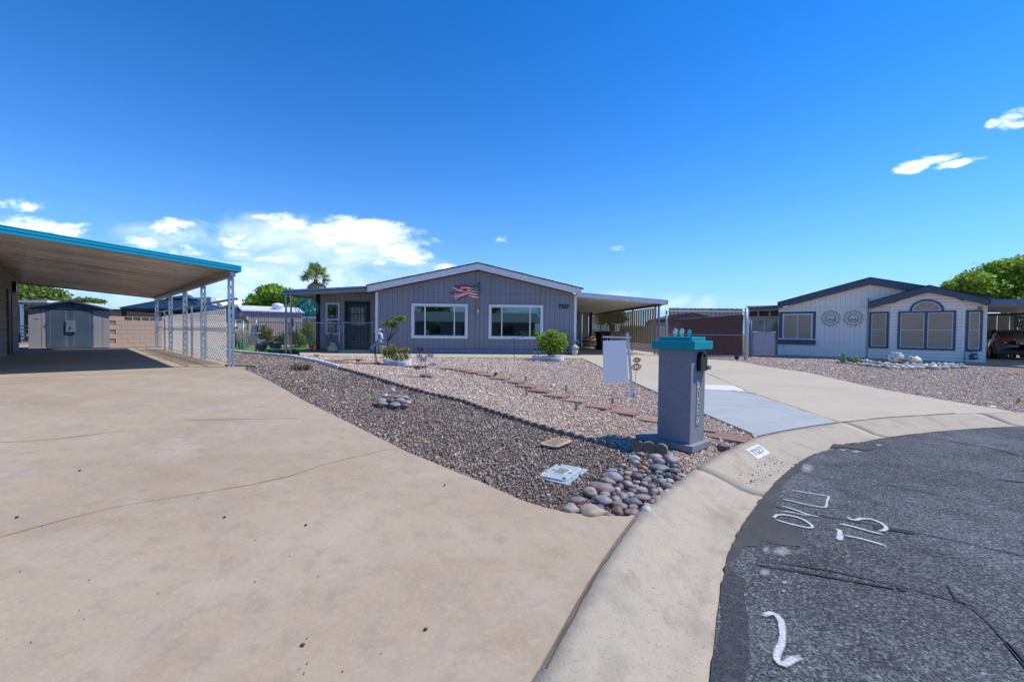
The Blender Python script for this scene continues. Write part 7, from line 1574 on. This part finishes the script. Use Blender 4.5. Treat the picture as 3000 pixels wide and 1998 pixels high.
q = rp(2638, 1070); t = T('rusty_figurine', 'small rust-red animal figurine by the painted pot', 'figurine', q); MB().blob((0,0,.10), (.11,.06,.07), seed=2).blob((.10,0,.18), (.05,.04,.05), seed=3).build('body', M('rust_red', (.30,.08,.04), .8), t, True)
for s in (-.07, .07): MB().tube([(s,0,0),(s,0,.09)], .015, 5).build('leg', MT['rust_red'], t)
q = rp(2469, 1063); t = T('prickly_pear', 'small green prickly pear cactus at the left end of the rock border', 'cactus', q); cm = M('cactus_green', (.16,.25,.12), .6, 0, .3, 12, .5, 40)
for (dx, dz, a, r) in ((0,.14,.1,.13),(-.14,.20,-.5,.10),(.02,.32,.3,.09),(.42,.10,.2,.10),(.52,.18,-.3,.08)): MB().blob((0,0,0), (r,.03,r*1.25), amp=.03, tilt=a).build('pad', cm, t, True, loc=(dx, .02*dx, dz))
shrub('low_bush', 'low yellow-green succulent bush beside the prickly pear', 2508, rp(2508, 1064).y, [(2505,1057,12,5),(2492,1056,8,4),(2515,1058,8,5)], 900, .06, leafy, z=g(*rp(2508,1064)[:2]), stem=False)
shrub('low_bush', 'tiny grey-green plants between the rocks left of the pot', 2575, rp(2575, 1067).y+.3, [(2570,1060,7,4),(2590,1060,5,4)], 300, .06, leafo, z=g(*rp(2575,1067)[:2]), stem=False)
q = RH.matrix_world @ Vector((7.22, -.32, .0)); t = gas_meter(q, 'dark gas meter pipes against the bay wall near the car', flip=-1); t.rotation_euler.z = rad(-21)
q = rp(2600, 1054); t = T('garden_spotlight', 'small dark garden spotlight left of the painted pot', 'garden light', q); MB().tube([(0,0,0),(0,0,.12)], .012, 6).build('stake', blackm, t); MB().lathe([(.02,.1),(.045,.16),(.05,.2)], 10).build('head', blackm, t)
q = rp(2984, 1182); t = T('yellow_leaf', 'curled yellow leaf lying on the pink gravel at far right', 'leaf', q); MB().prism([(-.05,0,.0),(.03,.02,.01),(.05,0,.04),(.0,-.0,.12),(-.03,0,.09)], (0,.01,0)).build('blade', M('yellow_leaf', (.55,.33,.02), .6), t)

# ------------------------------------------------------------------ car
def car():
    pa = Vector((23.35,20.6,.50)); t = T('parked_car', 'dark silver-grey sedan parked rear-out under the right carport', 'car', pa, -rad(38)); pm = M('dark_silver_paint', (.20,.21,.23), .28, .6, .06, 2, coat=1.); gl = M('car_glass', (.012,.016,.018), .04, 0, .3, 1, spec=.9)
    def loft(st, name, mat, cap=True):
        mb = MB(); vs = []; n = None
        for (y, ring) in st: n = len(ring); vs += [(x+.90, y, z) for x, z in ring]
        fs = [(i*n+k, i*n+(k+1)%n, (i+1)*n+(k+1)%n, (i+1)*n+k) for i in range(len(st)-1) for k in range(n)]
        fs += [list(range(n)), [(len(st)-1)*n+k for k in range(n)][::-1]]; return mb.add(vs, fs).build(name, mat, t, True)
    def sec(w, zl, zt, belt=.6): m_ = zl+(zt-zl)*belt; L = [(-w*.90,zl),(-w*.985,zl+.06),(-w,m_),(-w*.985,zt-.12),(-w*.93,zt-.03),(-w*.80,zt)]; return L+[(-x, z) for x, z in L[::-1]]
    loft([(0,sec(.74,.42,.86)),(.04,sec(.82,.30,.95)),(.16,sec(.87,.24,1.02)),(.5,sec(.90,.22,1.045)),(1.2,sec(.915,.20,1.03)),(2.2,sec(.92,.19,.99)),(3.2,sec(.915,.19,.96)),(3.8,sec(.90,.21,.93)),(4.4,sec(.84,.24,.80)),(4.7,sec(.66,.34,.62))], 'body', pm)
    def gsec(wb, wt, zb, zt): L = [(-wb,zb),(-(wb+wt)/2-.02,(zb+zt)/2),(-wt,zt-.05),(-wt*.86,zt)]; return L+[(-x, z) for x, z in L[::-1]]
    loft([(.55,gsec(.70,.62,1.0,1.04)),(.95,gsec(.74,.62,1.0,1.30)),(1.25,gsec(.77,.60,1.0,1.41)),(2.0,gsec(.78,.60,.97,1.44)),(2.7,gsec(.78,.60,.96,1.40)),(3.2,gsec(.74,.60,.94,1.18)),(3.55,gsec(.70,.62,.93,.96))], 'greenhouse', gl)
    loft([(1.12,[(-.58,1.38),(-.50,1.415),(.50,1.415),(.58,1.38)]),(1.3,[(-.60,1.385),(-.52,1.435),(.52,1.435),(.60,1.385)]),(2.0,[(-.61,1.40),(-.52,1.458),(.52,1.458),(.61,1.40)]),(2.7,[(-.60,1.36),(-.52,1.415),(.52,1.415),(.60,1.36)])], 'roof', pm)
    for s in (-1, 1):
        cx = .90
        for pts in ([(.50,.74,1.02),(.90,.71,1.24),(1.22,.62,1.41)],[(1.95,.80,.98),(2.0,.63,1.43)],[(3.5,.74,.95),(2.75,.63,1.40)]):
            MB().tube([(cx+s*w_, y, z) for y, w_, z in pts], .035, 6).build('pillar', pm, t, True)
        MB().tube([(cx+s*.60,1.2,1.41),(cx+s*.62,2.0,1.43),(cx+s*.61,2.7,1.40)], .022, 6).build('window_trim', blackm, t)
        tl = MB().add([(cx+s*.84,.06,.86),(cx+s*.50,-.015,.88),(cx+s*.40,-.02,.90),(cx+s*.48,-.0,.985),(cx+s*.80,.09,.995),(cx+s*.885,.34,.95),(cx+s*.89,.30,.90)], [(0,1,2,3,4),(0,4,5,6)][::1]).build('tail_light', M('red_lens', (.55,.008,.006), .2, coat=1), t); so = tl.modifiers.new('t', 'SOLIDIFY'); so.thickness = .05; so.offset = 0
        for y in (.95, 3.72):
            w = MB().tube([(cx+s*.70,y,.33),(cx+s*.915,y,.33)], .33, 28).build('tyre', M('tyre_rubber', (.012,.012,.013), .85), t, False)
            MB().tube([(cx+s*.90,y,.33),(cx+s*.922,y,.33)], .215, 20).build('rim', M('alloy_rim', (.45,.46,.48), .3, .8), w)
            for k in range(7): a = k*2*pi/7; MB().bar((cx+s*.925,y,.33),(cx+s*.925,y+.2*cos(a),.33+.2*sin(a)), .02, .035).build('spoke', MT['alloy_rim'], w)
        MB().blob((cx+s*1.0,2.95,1.0), (.09,.06,.06), amp=.02).build('mirror', pm, t, True)
    MB().box(.18,-.01,.43,1.62,.12,.30 if 0 else .50).build('bumper_insert', M('bumper_black', (.02,.02,.022), .6), t)
    MB().box(.42,-.045,.60,1.38,.02,.62).build('trunk_seam', blackm, t)
    pl = MB().box(.65,-.05,.74,1.15,-.02,.90).build('number_plate', M('plate_white', (.60,.56,.50), .5), t); MB().box(.66,-.053,.85,1.14,-.051,.895).build('plate_band', M('plate_orange', (.60,.25,.05), .5), pl)
    text('THA', .10, 'plate_text', blackm, pl, .001, .002, loc=(.93,-.054,.80)); MB().box(.67,-.054,.755,.76,-.051,.84).build('plate_emblem', M('plate_maroon', (.16,.03,.03), .5), pl)
    MB().box(.25,-.03,.77,.37,-.0,.87).build('sticker', M('sticker_yellow', (.50,.46,.12), .5, 0, .6, 30, col2=(.1,.3,.5)), t)
    MB().box(.55,.0,.93,1.25,.06,.945).build('trunk_chrome', M('chrome', (.6,.6,.62), .15, 1), t)
car()
q = AT(2894, 985, 25.0); tag(MB().blob((0,0,0), (.34,.25,.16), amp=.15, seed=4).build('blue_cover', M('cobalt_cover', (.01,.04,.45), .5), None, True, loc=(q.x, q.y, q.z+.25)), 'cobalt blue cover on the shelf behind the parked car', 'cover')
q2 = T('storage_shelf', 'low dim shelf holding the blue cover behind the car', 'shelf', (q.x, q.y+.05, g(q.x, q.y))); MB().box(-.5,-.25,0,.5,.25,q.z+.10-g(q.x, q.y)).build('cabinet', M('dim_shelf', (.12,.12,.11), .8), q2)

# ------------------------------------------------------------------ across the street, behind the viewer (seen in the window panes)
t = T('opposite_house', 'low pale house across the street behind the viewer', 'house', (-14,-30,.3)); MB().box(0,-8,0,24,0,2.6).build('wall', M('opp_wall', (.22,.22,.20), .8), t); MB().prism([(-1,.6,2.6),(25,.6,2.6),(25,-4,4.2),(-1,-4,4.2)], (0,0,.12)).build('roof', M('opp_roof', (.20,.21,.22), .7), t)
for k in range(4): MB().box(2+k*5.5,.0,.9,4.2+k*5.5,.04,2.1).build('window', glassd, t)
for i, (x, y, h, r) in enumerate([(-17,-22,4.5,2.4),(-6,-38,6.5,3.0),(3,-36,7.5,2.6),(12,-25,4.5,2.6),(20,-33,7,3.5),(-26,-34,6,4),(30,-28,5,3.)]):
    tree('street_tree', ['leafy','tall leafy','broad leafy','small leafy','wide leafy','dense leafy','round leafy'][i]+' tree across the street behind the viewer', x, y, .3, h*.4, [(x,y,h,r,r,h*.45),(x+1,y,h*.8,r*.8,r,h*.3)], 2600, .4, leafd, 'street trees behind the viewer')
